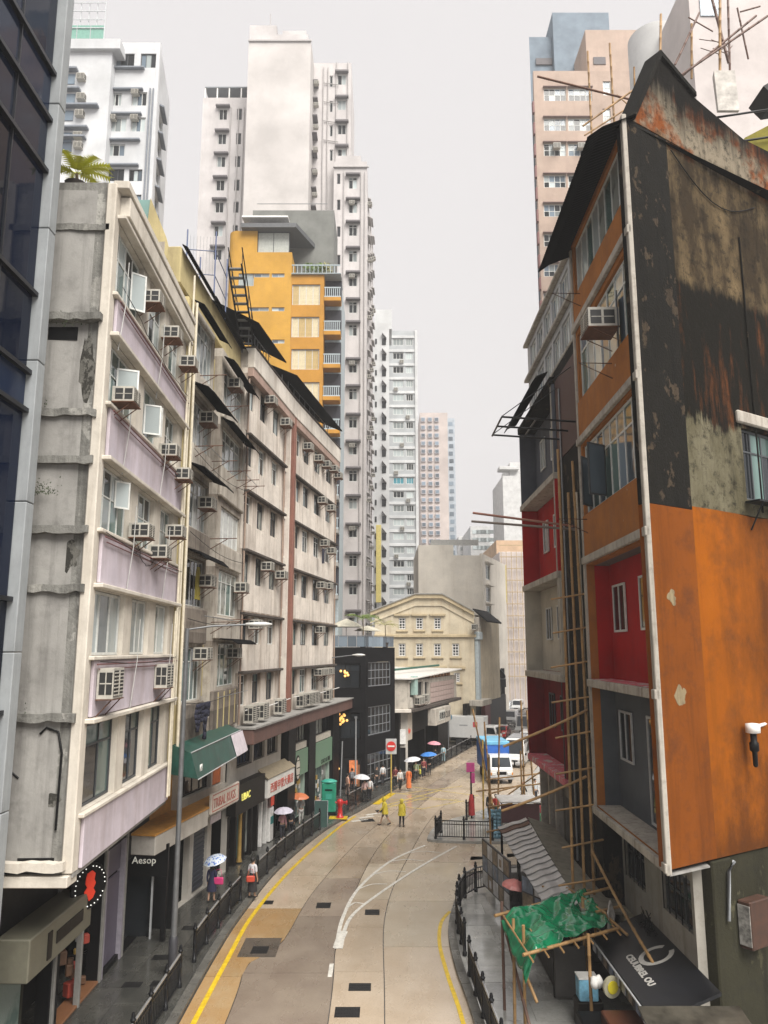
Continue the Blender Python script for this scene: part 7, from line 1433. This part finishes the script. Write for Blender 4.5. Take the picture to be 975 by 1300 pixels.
def truck(name, label, M, boxm, Lb=4.2, W=2.1, Hb=3.1, cabm=None, tarp=None):
    """front towards -y"""
    o = thing(name, label, 'truck', M, 'trucks beyond the junction'); cabm = cabm or CARW
    b = MB(); xsec(b, [(-1.0,.45),(-1.02,1.15),(-.92,1.35),(-.62,2.2),(-.45,2.3),(.55,2.3),(.6,.45)], W-.1, .06); c = obj('cab', b, cabm, o); bv = c.modifiers.new('b','BEVEL'); bv.width = .06; bv.segments = 2; bv.limit_method = 'ANGLE'
    b = MB(); b.face([(-W/2+.2,-.945,1.36),(W/2-.2,-.945,1.36),(W/2-.27,-.69,2.1),(-W/2+.27,-.69,2.1)]); obj('windscreen', b, WIND, c).modifiers.new('t','SOLIDIFY').thickness = .02
    for s in (-1,1):
        x = s*(W/2-.04); b = MB(); b.face([(x,-.7,1.4),(x,.35,1.4),(x-s*.03,.35,2.08),(x-s*.03,-.5,2.08)][::s]); obj('window', b, WIND, c).modifiers.new('t','SOLIDIFY').thickness = .015
        obj('headlight', MB().cbox(s*(W/2-.35)-.18,s*(W/2-.35)+.18,-1.07,-.99,.72,.95,.02), HEADL, o); obj('indicator', MB().cbox(s*(W/2-.12)-.06,s*(W/2-.12)+.06,-1.06,-.98,.72,.95,.02), TAIL, o)
        obj('mirror', MB().cbox(s*(W/2+.12)-.07,s*(W/2+.12)+.07,-.95,-.88,1.45,1.85,.02), BLACK, o); obj('mirror_arm', MB().tube([(s*(W/2-.06),-.8,1.85),(s*(W/2+.12),-.9,1.9)], .015, 4), BLACK, o)
    obj('bumper', MB().cbox(-W/2+.02,W/2-.02,-1.12,-.9,.38,.66,.03), mat('grey bumper', (.30,.30,.30), .5), o); obj('grille', MB().box(-W/2+.6,W/2-.6,-1.045,-1.01,.76,1.0), BLACK, o); obj('number_plate', MB().box(-.26,.26,-1.135,-1.121,.45,.58), WHITE, o)
    obj('wiper', MB().tube([(-.5,-.97,1.38),(.1,-.93,1.6)], .012, 4), BLACK, o)
    obj('cargo_box', MB().cbox(-W/2-.03,W/2+.03,.68,.7+Lb,.85,Hb,.04), boxm, o); obj('chassis', MB().box(-.5,.5,-.7,.6+Lb,.45,.7), BLACK, o)
    if tarp: obj('cargo_cover', MB().cbox(-W/2-.06,W/2+.06,.62,.74+Lb,Hb-.25,Hb+.06,.05), tarp, o)
    for y in (-.35, Lb-.6):
        for s in (-1,1): wheel(o, s*(W/2-.18), y)
    return o
BLU = mat('blue truck cover', (.02,.11,.42), .45, 0, .2, 1); BLUL = mat('pale blue roof cover', (.15,.42,.62), .35, 0, .3, .8)
truck('truck', 'blue covered truck with white cab stopped beyond the corner railing', T(9.75,68.4,0) @ RZ(R(3)), BLU, 4.4, 2.0, 3.2, None, BLUL)
wt = truck('truck', 'white box truck crossing the street by the left kerb', T(12.6,93.9,0) @ RZ(R(68)), CARW, 4.3, 2.1, 3.3)
obj('panel_mark', MB().box(-1.09,-1.082,1.4,1.95,2.1,2.7), mat('red box mark', (.5,.08,.08), .5), wt); obj('panel_mark', MB().box(-1.09,-1.082,2.6,3.6,2.2,2.35), mat('grey lettering block', (.35,.35,.36), .6), wt); obj('rear_door', MB().box(-1.0,1.0,5.005,5.03,.9,3.2), mat('dark truck rear', (.08,.09,.10), .5), wt)
def van(label, M, m=None, W=1.75, L=4.6, H=1.98, cat='van', name='van', stripe=None, roof=None):
    o = thing(name, label, cat, M, 'vehicles queuing in the far street'); m = m or CARW; b = MB()
    xsec(b, [(0,.3),(-.02,.75),(.1,.95),(.75,1.12),(1.35,H-.1),(1.6,H),(L-.2,H),(L-.04,H-.15),(L,.3)] if cat != 'taxi' else [(0,.28),(0,.62),(.15,.74),(1.1,.9),(1.75,1.38),(2.1,1.44),(3.2,1.42),(3.75,1.0),(L-.1,.95),(L,.28)], W, .12); c = obj('body', b, m, o); bv = c.modifiers.new('b','BEVEL'); bv.width = .07; bv.segments = 2; bv.limit_method = 'ANGLE'
    w = W/2-.2
    if cat != 'taxi':
        q = [(-w,.80,1.16),(w,.80,1.16),(w-.06,1.3,H-.17),(-w+.06,1.3,H-.17)]
    else: q = [(-w,1.13,.93),(w,1.13,.93),(w-.08,1.7,1.35),(-w+.08,1.7,1.35)]
    off = Vector((0,-.03,.03)); b = MB(); b.face([Vector(p)+off for p in q]); obj('windscreen', b, WIND, c).modifiers.new('t','SOLIDIFY').thickness = .015
    for s in (-1,1):
        z0, z1 = (1.15,H-.25) if cat != 'taxi' else (.95,1.34)
        for y0, y1 in (((1.3,2.2),(2.3,3.3),(3.4,L-.3)) if cat != 'taxi' else ((1.7,2.5),(2.58,3.4))):
            x = s*(W/2-.035); b = MB(); b.face([(x,y0,z0),(x,y1,z0),(x-s*.06,y1-.05,z1),(x-s*.06,y0+.1,z1)][::s]); obj('window', b, WIND, c).modifiers.new('t','SOLIDIFY').thickness = .02
        obj('headlight', MB().cbox(s*(W/2-.28)-.17,s*(W/2-.28)+.17,-.05,.05,.62,.80,.02), HEADL, o); obj('mirror', MB().cbox(s*(W/2+.08)-.08,s*(W/2+.08)+.08,1.05,1.15,1.05,1.25,.02), BLACK, o)
    obj('bumper', MB().cbox(-W/2+.03,W/2-.03,-.1,.12,.25,.48,.03), m if cat == 'taxi' else mat('grey bumper', (.30,.30,.30), .5), o); obj('number_plate', MB().box(-.25,.25,-.115,-.101,.34,.45), WHITE, o); obj('grille', MB().box(-.4,.4,-.035,.0,.58,.72), BLACK, o)
    if roof: obj('roof_panel', MB().cbox(-W/2+.2,W/2-.2,1.9,3.3,1.40,1.47,.03), roof, o); obj('roof_sign', MB().cbox(-.2,.2,1.95,2.1,1.47,1.6,.02), mat('taxi sign', (.62,.60,.5), .4), o)
    if stripe: obj('roof_rack', MB().box(-W/2+.25,W/2-.25,1.8,L-.5,H+.01,H+.08), stripe, o)
    for y in (.8,L-.85):
        for s in (-1,1): wheel(o, s*(W/2-.1), y, .33, .2)
    return o
def onroad(u, v): return ground(u, v)
hd_ = RZ(R(-17)); SILV = mat('silver vehicle paint', (.42,.43,.44), .25, .4, .06); TRED = mat('taxi red', (.48,.035,.03), .25, 0, .06, coat=.3)
for lab, u, v, kind in (('white van stopped right behind the blue truck',652,975,'b'),('red and white taxi behind the white box truck cab',634,938,'t'),('white van behind the red taxi in the queue',647,921,'v'),('white minibus in the right hand lane by the red balcony',663,935,'b'),('white van high up in the traffic queue',655,904,'v'),('pale silver van near the far end of the queue',664,893,'s'),('white van at the far end of the traffic queue',667,884,'v'),('silver van beside the red taxi in the far queue',641,905,'s'),('white van nearest the red balcony slab',668,955,'v'),('small white van behind the silver van in the queue',649,888,'v')):
    x, y = onroad(u, v)
    M = T(x, y, 0) @ hd_
    if kind == 't': van(lab, M, TRED, 1.7, 4.6, 1.45, 'taxi', 'taxi', None, CARW)
    elif kind == 'b': van(lab, M, CARW, 1.95, 6.0, 2.55, 'minibus', 'minibus', mat('grey roof hatch', (.3,.3,.31), .5))
    elif kind == 's': van(lab, M, SILV, 1.75, 4.7, 2.0)
    else: van(lab, M, CARW, 1.75, 4.7, 2.05)

# ================================================================ people
SKIN = mat('skin', (.46,.28,.19), .6, 0, .06); HAIR = mat('black hair', (.012,.010,.009), .5); HAIRB = mat('brown hair', (.05,.03,.02), .5); SHOE = mat('dark shoes', (.02,.02,.02), .5)
def cloth(n, c): return mat('cloth '+n, c, .85, 0, .2, 6)
def skin_mesh(name, verts, edges, radii, m, root=0):
    me = bpy.data.meshes.new(name); me.from_pydata(verts, edges, []); o = bpy.data.objects.new(name, me); C.objects.link(o)
    o.modifiers.new('s','SKIN').use_smooth_shade = True
    for i, r in enumerate(radii):
        d = me.skin_vertices[0].data[i]; d.radius = r if isinstance(r, tuple) else (r, r); d.use_root = (i == root)
    sb_ = o.modifiers.new('ss','SUBSURF'); sb_.levels = 1; sb_.render_levels = 1
    bpy.context.view_layer.update(); out = bpy.data.meshes.new_from_object(o.evaluated_get(bpy.context.evaluated_depsgraph_get()))
    bpy.data.objects.remove(o); bpy.data.meshes.remove(me); out.name = name; out.materials.clear(); out.materials.append(m)
    for p in out.polygons: p.use_smooth = True
    return out
def skeleton(stride=0.0, arms=('down','down'), lean=0.0):
    V, E, Rr, ix = [], [], [], {}
    def add(n, p, r, par=None):
        ix[n] = len(V); V.append(p); Rr.append(r)
        if par: E.append((ix[par], ix[n]))
    y = lambda z: -lean*max(0, z-.95)
    add('pelvis',(0,0,.95),(.145,.105)); add('waist',(0,y(1.12),1.12),(.125,.095),'pelvis'); add('chest',(0,y(1.33),1.33),(.15,.105),'waist'); add('neck0',(0,y(1.45),1.45),(.075,.065),'chest'); add('neck1',(0,y(1.52)-.01,1.52),.055,'neck0')
    add('jaw',(0,y(1.58)-.03,1.57),(.062,.072),'neck1'); add('face',(0,y(1.64)-.025,1.635),(.076,.092),'jaw'); add('crown',(0,y(1.7)-.01,1.705),(.064,.078),'face'); add('nose',(0,y(1.63)-.125,1.62),.014,'face')
    for s, sd in ((-1,'l'),(1,'r')):
        add('ear'+sd,(s*.083,y(1.63),1.63),.014,'face')
        a = arms[0 if s < 0 else 1]; yo = y(1.4)
        P = {'down':[(s*.175,yo,1.41),(s*.225,yo+.02,1.13),(s*.235,yo-.04,.89)], 'hold':[(s*.175,yo,1.41),(s*.21,yo+.03,1.14),(s*.13,yo-.22,1.24)], 'swing':[(s*.175,yo,1.41),(s*.22,yo-s*.12,1.15),(s*.22,yo-s*.26-.06,.93)], 'fwd':[(s*.175,yo,1.41),(s*.2,yo-.14,1.18),(s*.15,yo-.36,1.12)]}[a]
        add('sh'+sd,P[0],.062,'neck0'); add('el'+sd,P[1],.043,'sh'+sd); add('wr'+sd,P[2],.028,'el'+sd)
        d = (Vector(P[2])-Vector(P[1])).normalized(); up = Vector((0,-1,0)) if abs(d.z) > .6 else Vector((0,0,1)); w = Vector(P[2])+d*.07; add('palm'+sd,tuple(w),(.034,.018),'wr'+sd)
        lat = up
        for k, (ln, of) in enumerate(((.075,.032),(.085,.011),(.08,-.011),(.062,-.03))):
            b0 = w+d*.035+lat*of; b1 = w+d*(.035+ln*.6)+lat*of*1.1+Vector((-s*.008,0,-.004)); b2 = b1+d*ln*.3+Vector((-s*.022,0,-.008)); add(f'f{sd}{k}a',tuple(b0),.009,'palm'+sd); add(f'f{sd}{k}b',tuple(b1),.0085,f'f{sd}{k}a'); add(f'f{sd}{k}c',tuple(b2),.007,f'f{sd}{k}b')
        t1 = Vector(P[2])+d*.035+lat*.04; add('th'+sd,tuple(t1),.011,'wr'+sd); add('tt'+sd,tuple(t1+d*.05+lat*.015),.009,'th'+sd)
        f = stride*(1 if s < 0 else -1); add('hip'+sd,(s*.09,0,.88),(.09,.095),'pelvis'); add('kn'+sd,(s*.095,-f*.55-.02*abs(f)-.02,.49),.06,'hip'+sd); lift = .1*max(0,-f)/.3 if f < 0 else 0
        add('an'+sd,(s*.095,-f*.95+.02,.09+lift),.04,'kn'+sd); add('to'+sd,(s*.105,-f*.95-.15,.045+lift*.3),(.04,.03),'an'+sd)
    return V, E, Rr, ix
_bodies = {}
def sub(sk, names, sc, add=0.0):
    V, E, Rr, ix = sk; keep = [ix[n] for n in names]; mp = {k:i for i,k in enumerate(keep)}
    return [V[k] for k in keep], [(mp[a],mp[b]) for a,b in E if a in mp and b in mp], [tuple(q*sc+add for q in (r if isinstance(r, tuple) else (r,r))) for r in (Rr[k] for k in keep)]
def person(label, x, y, rz, h=1.68, top=(.3,.3,.3), bottom=(.03,.03,.035), stride=0.0, arms=('down','down'), lean=0.0, hair=HAIR, sleeves='long', dress=None, coat=None, z=.13, cap=None, backpack=None, longhair=False, shorts=False):
    key = (stride, arms, lean); sk = _bodies.setdefault(('sk',)+key, skeleton(stride, arms, lean)); V, E, Rr, ix = sk
    o = thing('person', label, 'person', T(x,y,z) @ RZ(rz) @ Matrix.Scale(h/1.77, 4), 'people in the rainy street')
    bm_ = _bodies.get(('b',)+key) or _bodies.setdefault(('b',)+key, skin_mesh('body', V, E, Rr, SKIN)); obj('body', bm_, None, o)
    tn = ['pelvis','waist','chest','neck0','shl','ell','shr','elr'] + (['wrl','wrr'] if sleeves == 'long' else [])
    a = sub(sk, tn, 1.0, .016); kk = ('t',sleeves)+key
    base = _bodies.get(kk) or _bodies.setdefault(kk, skin_mesh('shirt', *a, SKIN)); tm = base.copy(); tm.materials.clear(); tm.materials.append(cloth(str(top), top)); obj('shirt', tm, None, o)
    if not dress:
        ln = ['pelvis','hipl','knl','hipr','knr'] + ([] if shorts else ['anl','anr']); a = sub(sk, ln, 1.0, .014); kk = ('p',shorts)+key
        base = _bodies.get(kk) or _bodies.setdefault(kk, skin_mesh('trousers', *a, SKIN)); pm_ = base.copy(); pm_.materials.clear(); pm_.materials.append(cloth(str(bottom), bottom)); obj('trousers', pm_, None, o)
    else:
        b = MB(); b.lathe([(.25,dress),(.235,dress+.15),(.18,.92),(.15,1.1)], n=16, sy=.78); obj('skirt', b, cloth(str(bottom), bottom), o)
    for sd in 'lr': p = V[ix['to'+sd]]; q = V[ix['an'+sd]]; b = MB(); b.tube([(q[0],q[1]+.03,q[2]-.04),(q[0],q[1]-.05,q[2]-.045),(p[0],p[1]-.03,p[2]-.005)], [.048,.052,.036], 8); obj('shoe', b, SHOE, o)
    fy = V[ix['crown']][1]
    b = MB(); b.lathe([(.088,-.06),(.098,.0),(.092,.06),(.06,.105),(.015,.122)], (0,fy+.022,1.665), 12, sy=1.12); obj('hair', b, hair, o)
    if longhair: b = MB(); b.lathe([(.05,-.26),(.085,-.2),(.09,-.05),(.07,.03)], (0,fy+.06,1.64), 10, sy=.7); obj('hair', b, hair, o)
    for s in (-1,1): obj('eye', cached('eye', lambda: MB().lathe([(0,-.01),(.009,-.005),(.011,0),(.009,.005),(0,.01)], n=6).mesh('eye', BLACK)), None, o, T(s*.032,V[ix['face']][1]-.087,1.655))
    obj('mouth', cached('mouth', lambda: MB().box(-.02,.02,-.004,.004,-.004,.004).mesh('mouth', mat('lips', (.30,.10,.09), .6))), None, o, T(0,V[ix['jaw']][1]-.075,1.585))
    if coat:
        cm = cloth('coat'+str(coat), coat); b = MB(); prof = [(.275,.74),(.26,.85),(.225,1.0),(.21,1.2),(.205,1.36),(.10,1.47)]; n = 18; vs = []
        for r_, zz in prof:
            for j in range(n): q = j*math.tau/n; rr = r_*(1+.06*math.sin(q*5+zz*4)); vs.append((rr*math.cos(q), -lean*max(0,zz-.95)+rr*.8*math.sin(q), zz))
        b.idx(vs, [(i*n+j,i*n+(j+1)%n,(i+1)*n+(j+1)%n,(i+1)*n+j) for i in range(5) for j in range(n)], 0, True); obj('raincoat', b, cm, o)
        b = MB(); b.lathe([(.10,-.16),(.125,-.08),(.13,.02),(.10,.1),(.03,.135)], (0,fy+.035,1.655), 12, sy=1.0); obj('hood', b, cm, o)
    if cap: b = MB(); b.lathe([(.115,0),(.112,.05),(.07,.1),(.01,.115)], (0,fy,1.69), 12, sy=1.1); b.cbox(-.08,.08,fy-.22,fy-.08,1.69,1.705); obj('cap', b, cloth('cap'+str(cap), cap), o)
    if backpack: tb = thing('backpack', backpack[0], 'bag', T(x,y,z) @ RZ(rz) @ T(0,.2,1.15)); b = MB(); b.cbox(-.16,.16,-.08,.1,-.2,.25,.06); obj('bag_body', b, cloth('bp'+str(backpack[1]), backpack[1]), tb); obj('pocket', MB().cbox(-.11,.11,.1,.15,-.17,.03,.03), cloth('bp'+str(backpack[1]), backpack[1]), tb)
    return o
def umbrella(label, x, y, rz, m, z=1.95, r=.55, tilt=(0,0), rim=None):
    o = thing('umbrella', label, 'umbrella', T(x,y,z) @ RZ(rz) @ Matrix.Rotation(tilt[0],4,'X') @ Matrix.Rotation(tilt[1],4,'Y'), 'open umbrellas over pedestrians'); n = 16; prof = [(r,-.22),(r*.8,-.10),(r*.5,-.02),(r*.2,.025),(.01,.04)]; vs = []
    for i, (rr, zz) in enumerate(prof):
        for j in range(n): q = j*math.tau/n; k = 1 if j % 2 == 0 else .955; vs.append((rr*k*math.cos(q), rr*k*math.sin(q), zz-(0 if j % 2 == 0 else .012*(4-i)/4)+(.02 if i == 0 and j % 2 else 0)))
    b = MB(); b.idx(vs, [(i*n+j,i*n+(j+1)%n,(i+1)*n+(j+1)%n,(i+1)*n+j) for i in range(4) for j in range(n)], 0, False); obj('canopy', b, m, o).modifiers.new('t','SOLIDIFY').thickness = .006
    obj('shaft', MB().tube([(0,0,-.75),(0,0,.1)], .01, 5), STEEL, o); obj('handle', MB().tube([(0,0,-.75),(0,0,-.86),(.03,0,-.9),(.06,0,-.86)], .015, 5), BLACK, o)
    for k in range(8): q = k*math.tau/8; obj('rib', MB().tube([(0,0,.02),(r*.5*math.cos(q),r*.5*math.sin(q),-.035),(r*.97*math.cos(q),r*.97*math.sin(q),-.225)], .005, 3), STEEL, o)
    return o
def shoulder_bag(label, M, m, s=1.0):
    o = thing('bag', label, 'bag', M, 'bags carried by pedestrians'); obj('bag_body', MB().cbox(-.06*s,.06*s,-.2*s,.2*s,-.15*s,.13*s,.04), m, o); obj('strap', MB().tube([(0,-.15*s,.12*s),(0,-.08*s,.42*s),(0,.08*s,.42*s),(0,.15*s,.12*s)], .012, 4), m, o)
def floral():
    m, nt_, p, n, l = _new('blue floral umbrella'); tc = n.new('ShaderNodeTexCoord'); v = n.new('ShaderNodeTexVoronoi'); v.inputs['Scale'].default_value = 9; l.new(tc.outputs['Object'], v.inputs['Vector'])
    l.new(_ramp(n, l, v.outputs['Distance'], [(.28,(.06,.16,.52)),(.46,(.60,.66,.72))]).outputs[0], p.inputs['Base Color']); p.inputs['Roughness'].default_value = .4; return m
def P(u, v, z=.13): return ground(u, v, z)
UW = mat('white umbrella cloth', (.62,.62,.64), .45); UL = mat('lilac white umbrella cloth', (.52,.50,.58), .45); UO = mat('orange umbrella cloth', (.55,.17,.07), .45); UB = mat('blue umbrella cloth', (.05,.20,.55), .4); UPK = mat('pink umbrella cloth', (.62,.28,.33), .45); USAL = mat('salmon umbrella cloth', (.62,.22,.20), .4)
BACK, FRONT, RIGHT, LEFT = R(180), 0.0, R(90), R(-90)
x, y = P(268,1146); person('woman in navy dress with pink bag walking away under blue floral umbrella', x, y, R(170), 1.64, (.015,.016,.05), (.015,.016,.045), .12, ('hold','down'), 0, HAIR, 'long', .52, longhair=True); umbrella('blue and white floral umbrella above woman with pink bag', x+.02, y+.18, .3, floral(), 2.0, .52, (.15,-.25)); shoulder_bag('bright pink shoulder bag carried by woman in navy dress', T(x+.3,y-.05,1.05) @ RZ(R(80)), mat('pink bag', (.62,.05,.19), .4), 1.1)
x, y = P(320,1140); person('person in white shirt and dark skirt standing in the railing gap', x, y, R(150), 1.70, (.60,.58,.60), (.02,.018,.02), .08, ('down','down'), 0, HAIR, 'short', .30); shoulder_bag('red bag held by person in white shirt', T(x-.05,y-.25,1.0) @ RZ(R(95)), mat('red bag', (.50,.06,.03), .5), .95)
x, y = P(382,1046); person('person in white trousers under the orange umbrella', x, y, R(10), 1.66, (.55,.53,.50), (.55,.53,.50), .1, ('down','hold')); umbrella('orange umbrella in front of the green shop', x-.1, y-.1, 0, UO, 1.98, .62, (.1,.05))
x, y = P(358,1066); person('person in pink top under the pale lilac umbrella', x, y, R(20), 1.6, (.60,.30,.33), (.03,.03,.04), .1, ('hold','down')); umbrella('pale lilac umbrella above person in pink top', x+.05, y-.05, .2, UL, 1.9, .58, (.08,-.05))
x, y = P(342,1060); person('person all in black by the pharmacy kiosk', x, y, R(60), 1.7, (.015,.015,.018), (.015,.015,.018), .1)
x, y = P(366,1064); person('dark clothed person beside the lilac umbrella', x+.1, y+.2, R(200), 1.66, (.02,.02,.025), (.02,.02,.025), .1)
x, y = P(403,1044); person('person in pinkish grey top at the black pillar', x, y, R(30), 1.64, (.34,.22,.22), (.05,.03,.035), .1, ('fwd','down'))
YC = (.62,.50,.05)
x, y = P(489,1048,0); person('person in yellow raincoat striding left across the road', x, y, LEFT, 1.72, YC, (.20,.16,.14), .34, ('swing','swing'), .12, HAIR, 'long', None, YC, 0.0, shorts=True)
x, y = P(510,1050,0); person('person in yellow raincoat and black trousers standing on the road', x, y, R(160), 1.68, YC, (.015,.015,.018), .1, ('down','fwd'), .05, HAIR, 'long', None, YC, 0.0)
x, y = P(463,1018); person('person in pale pink under the white umbrella by black railing', x, y, R(190), 1.6, (.58,.40,.38), (.03,.03,.03), .1, ('hold','down')); umbrella('white umbrella beside the black corner building', x-.2, y+.1, 0, UW, 2.0, .62, (.05,.08)); person('person in white shirt beside pale pink walker under umbrella', x+.35, y+.2, R(185), 1.68, (.60,.60,.60), (.02,.02,.025), .1)
x, y = P(447,1004); person('person with grey backpack in front of black building', x, y, R(180), 1.7, (.10,.10,.11), (.03,.03,.035), .1, backpack=('grey patterned backpack on person near black building',(.20,.20,.21)))
x, y = P(441,1010); person('person in peach top at left of the white umbrella', x, y, R(120), 1.6, (.55,.32,.24), (.2,.14,.12), .1)
for lab, u, v, rz, tp_c, bt_c in (('person in white top by the black building glazed wall',486,997,R(200),(.6,.6,.6),(.03,.03,.035)),('person in black by the black building glazed wall',478,1000,R(40),(.02,.02,.02),(.02,.02,.02)),('person in white top and black trousers left of the orange dress',508,1004,R(20),(.58,.57,.55),(.015,.015,.015)),('person in light blue clothes behind the left railing',563,968,R(160),(.36,.50,.54),(.25,.35,.38)),('person in black under the blue umbrella',545,984,R(180),(.015,.015,.018),(.015,.015,.018)),('person in dark red top between umbrella groups',538,988,R(0),(.22,.05,.05),(.02,.02,.03)),('person in black under the pink umbrella',553,972,R(170),(.02,.02,.02),(.02,.02,.03)),('person in maroon by the low shophouse front',502,1000,R(0),(.16,.03,.03),(.02,.02,.02))):
    x, y = P(u, v); person(lab, x, y, rz, 1.66, tp_c, bt_c, .12, ('hold','down') if 'umbrella' in lab else ('down','down'))
x, y = P(519,1002); person('person in long orange dress on the left pavement', x, y, R(190), 1.62, (.60,.15,.04), (.60,.15,.04), .06, dress=.12)
x, y = P(528,992); person('person with green bag under the grey white umbrella', x, y, R(0), 1.66, (.30,.36,.22), (.05,.05,.05), .1, ('hold','down')); umbrella('grey white umbrella next to person in orange dress', x-.3, y+.1, 0, UW, 2.05, .72, (.08,-.12)); shoulder_bag('yellow and green carrier bag near the orange dress', T(x+.35,y-.1,.95), mat('yellow green bag', (.45,.42,.06), .6), 1.3)
x, y = P(545,984); umbrella('bright blue umbrella on the left pavement', x-.05, y, 0, UB, 2.05, .74, (.05,-.06)); x, y = P(553,972); umbrella('pale pink umbrella behind the blue umbrella', x-.1, y, 0, UPK, 2.35, .66, (.05,.05))
x, y = P(472,1000); umbrella('small white umbrella by the glazed grid wall', x+1.0, y+2, 0, UW, 1.7, .4) if False else None
x, y = P(630,1042); person('person in red top on the far right corner', x, y, R(180), 1.65, (.55,.07,.06), (.05,.12,.12), .1); x, y = P(622,1040); person('person in dark clothes beside the one in red top', x, y, R(200), 1.68, (.03,.035,.04), (.05,.05,.05), .1)
x, y = P(664,1026); person('crouched worker in black with pink cap at corner stall', x, y, R(150), 1.66, (.02,.02,.02), (.02,.02,.02), .1, ('fwd','fwd'), .35, cap=(.60,.20,.20)); x, y = P(680,1020); person('worker in pale shirt by the corner stall poles', x, y, R(20), 1.7, (.55,.57,.58), (.04,.04,.045), .1)
x, y = P(656,1182); person('person in black walking away under the salmon pink umbrella', x, y, R(170), 1.7, (.012,.012,.013), (.012,.012,.013), .12, ('down','hold'), 0, HAIR, 'long', .4, longhair=True); umbrella('salmon pink umbrella beside the poster covered stall', x+.05, y+.12, .2, USAL, 1.95, .56, (.1,.1))
for k, (u, v, c_) in enumerate(((626,907,(.6,.6,.62)),(634,905,(.45,.40,.55)))): x, y = P(u, v); person(['far pedestrian in white by the street shelter','far pedestrian in lilac by the street shelter'][k], x, y, R(30), 1.7, c_, (.05,.05,.06), .1)
for k in range(9):                                         # goods heaped among the corner stalls
    x, y = 8.4+random.random()*3.4, 50+random.random()*6; s = random.uniform(.25,.45); o = thing('carton', ['brown carton','pale carton','green crate','grey tub','white box','dark sack','red tub','blue tub','tan carton'][k]+' among the bamboo poles on the far corner', 'box', T(x,y,.13) @ RZ(random.random()), 'goods among the corner stall poles'); c_ = [(.28,.18,.09),(.45,.40,.32),(.05,.2,.09),(.25,.25,.25),(.6,.6,.58),(.05,.045,.04),(.4,.05,.05),(.08,.2,.4),(.35,.26,.15)][k]; obj('box', MB().cbox(-s,s,-s*.8,s*.8,0,s*1.7,.03), mat('carton'+str(k), c_, .7), o); obj('lid', MB().cbox(-s-.02,s+.02,-s*.8-.02,s*.8+.02,s*1.7+.002,s*1.7+.06,.01), mat('carton'+str(k), c_, .7), o)
# sprouting plant on the tenement roof at upper left
o = palm('bright yellow green plant on the lavender tenement roof edge', (-8.85,20.3,23.75), .75, 12, .95, LEAFY, .45, .16)

# ================================================================ haze: one closed box of thin air round the whole scene
HZ = bpy.data.materials.new('thin haze'); HZ.use_nodes = True; hn = HZ.node_tree; hn.nodes.clear(); ho = hn.nodes.new('ShaderNodeOutputMaterial'); hv = hn.nodes.new('ShaderNodeVolumePrincipled')
hv.inputs['Color'].default_value = (.97,.965,.965,1); hv.inputs['Density'].default_value = .0008; hv.inputs['Anisotropy'].default_value = .1
hn.links.new(hv.outputs[0], ho.inputs['Volume'])
hz = obj('haze', MB().box(-152,152,-62,422,-1.06,122), HZ); hz['kind'] = 'stuff'
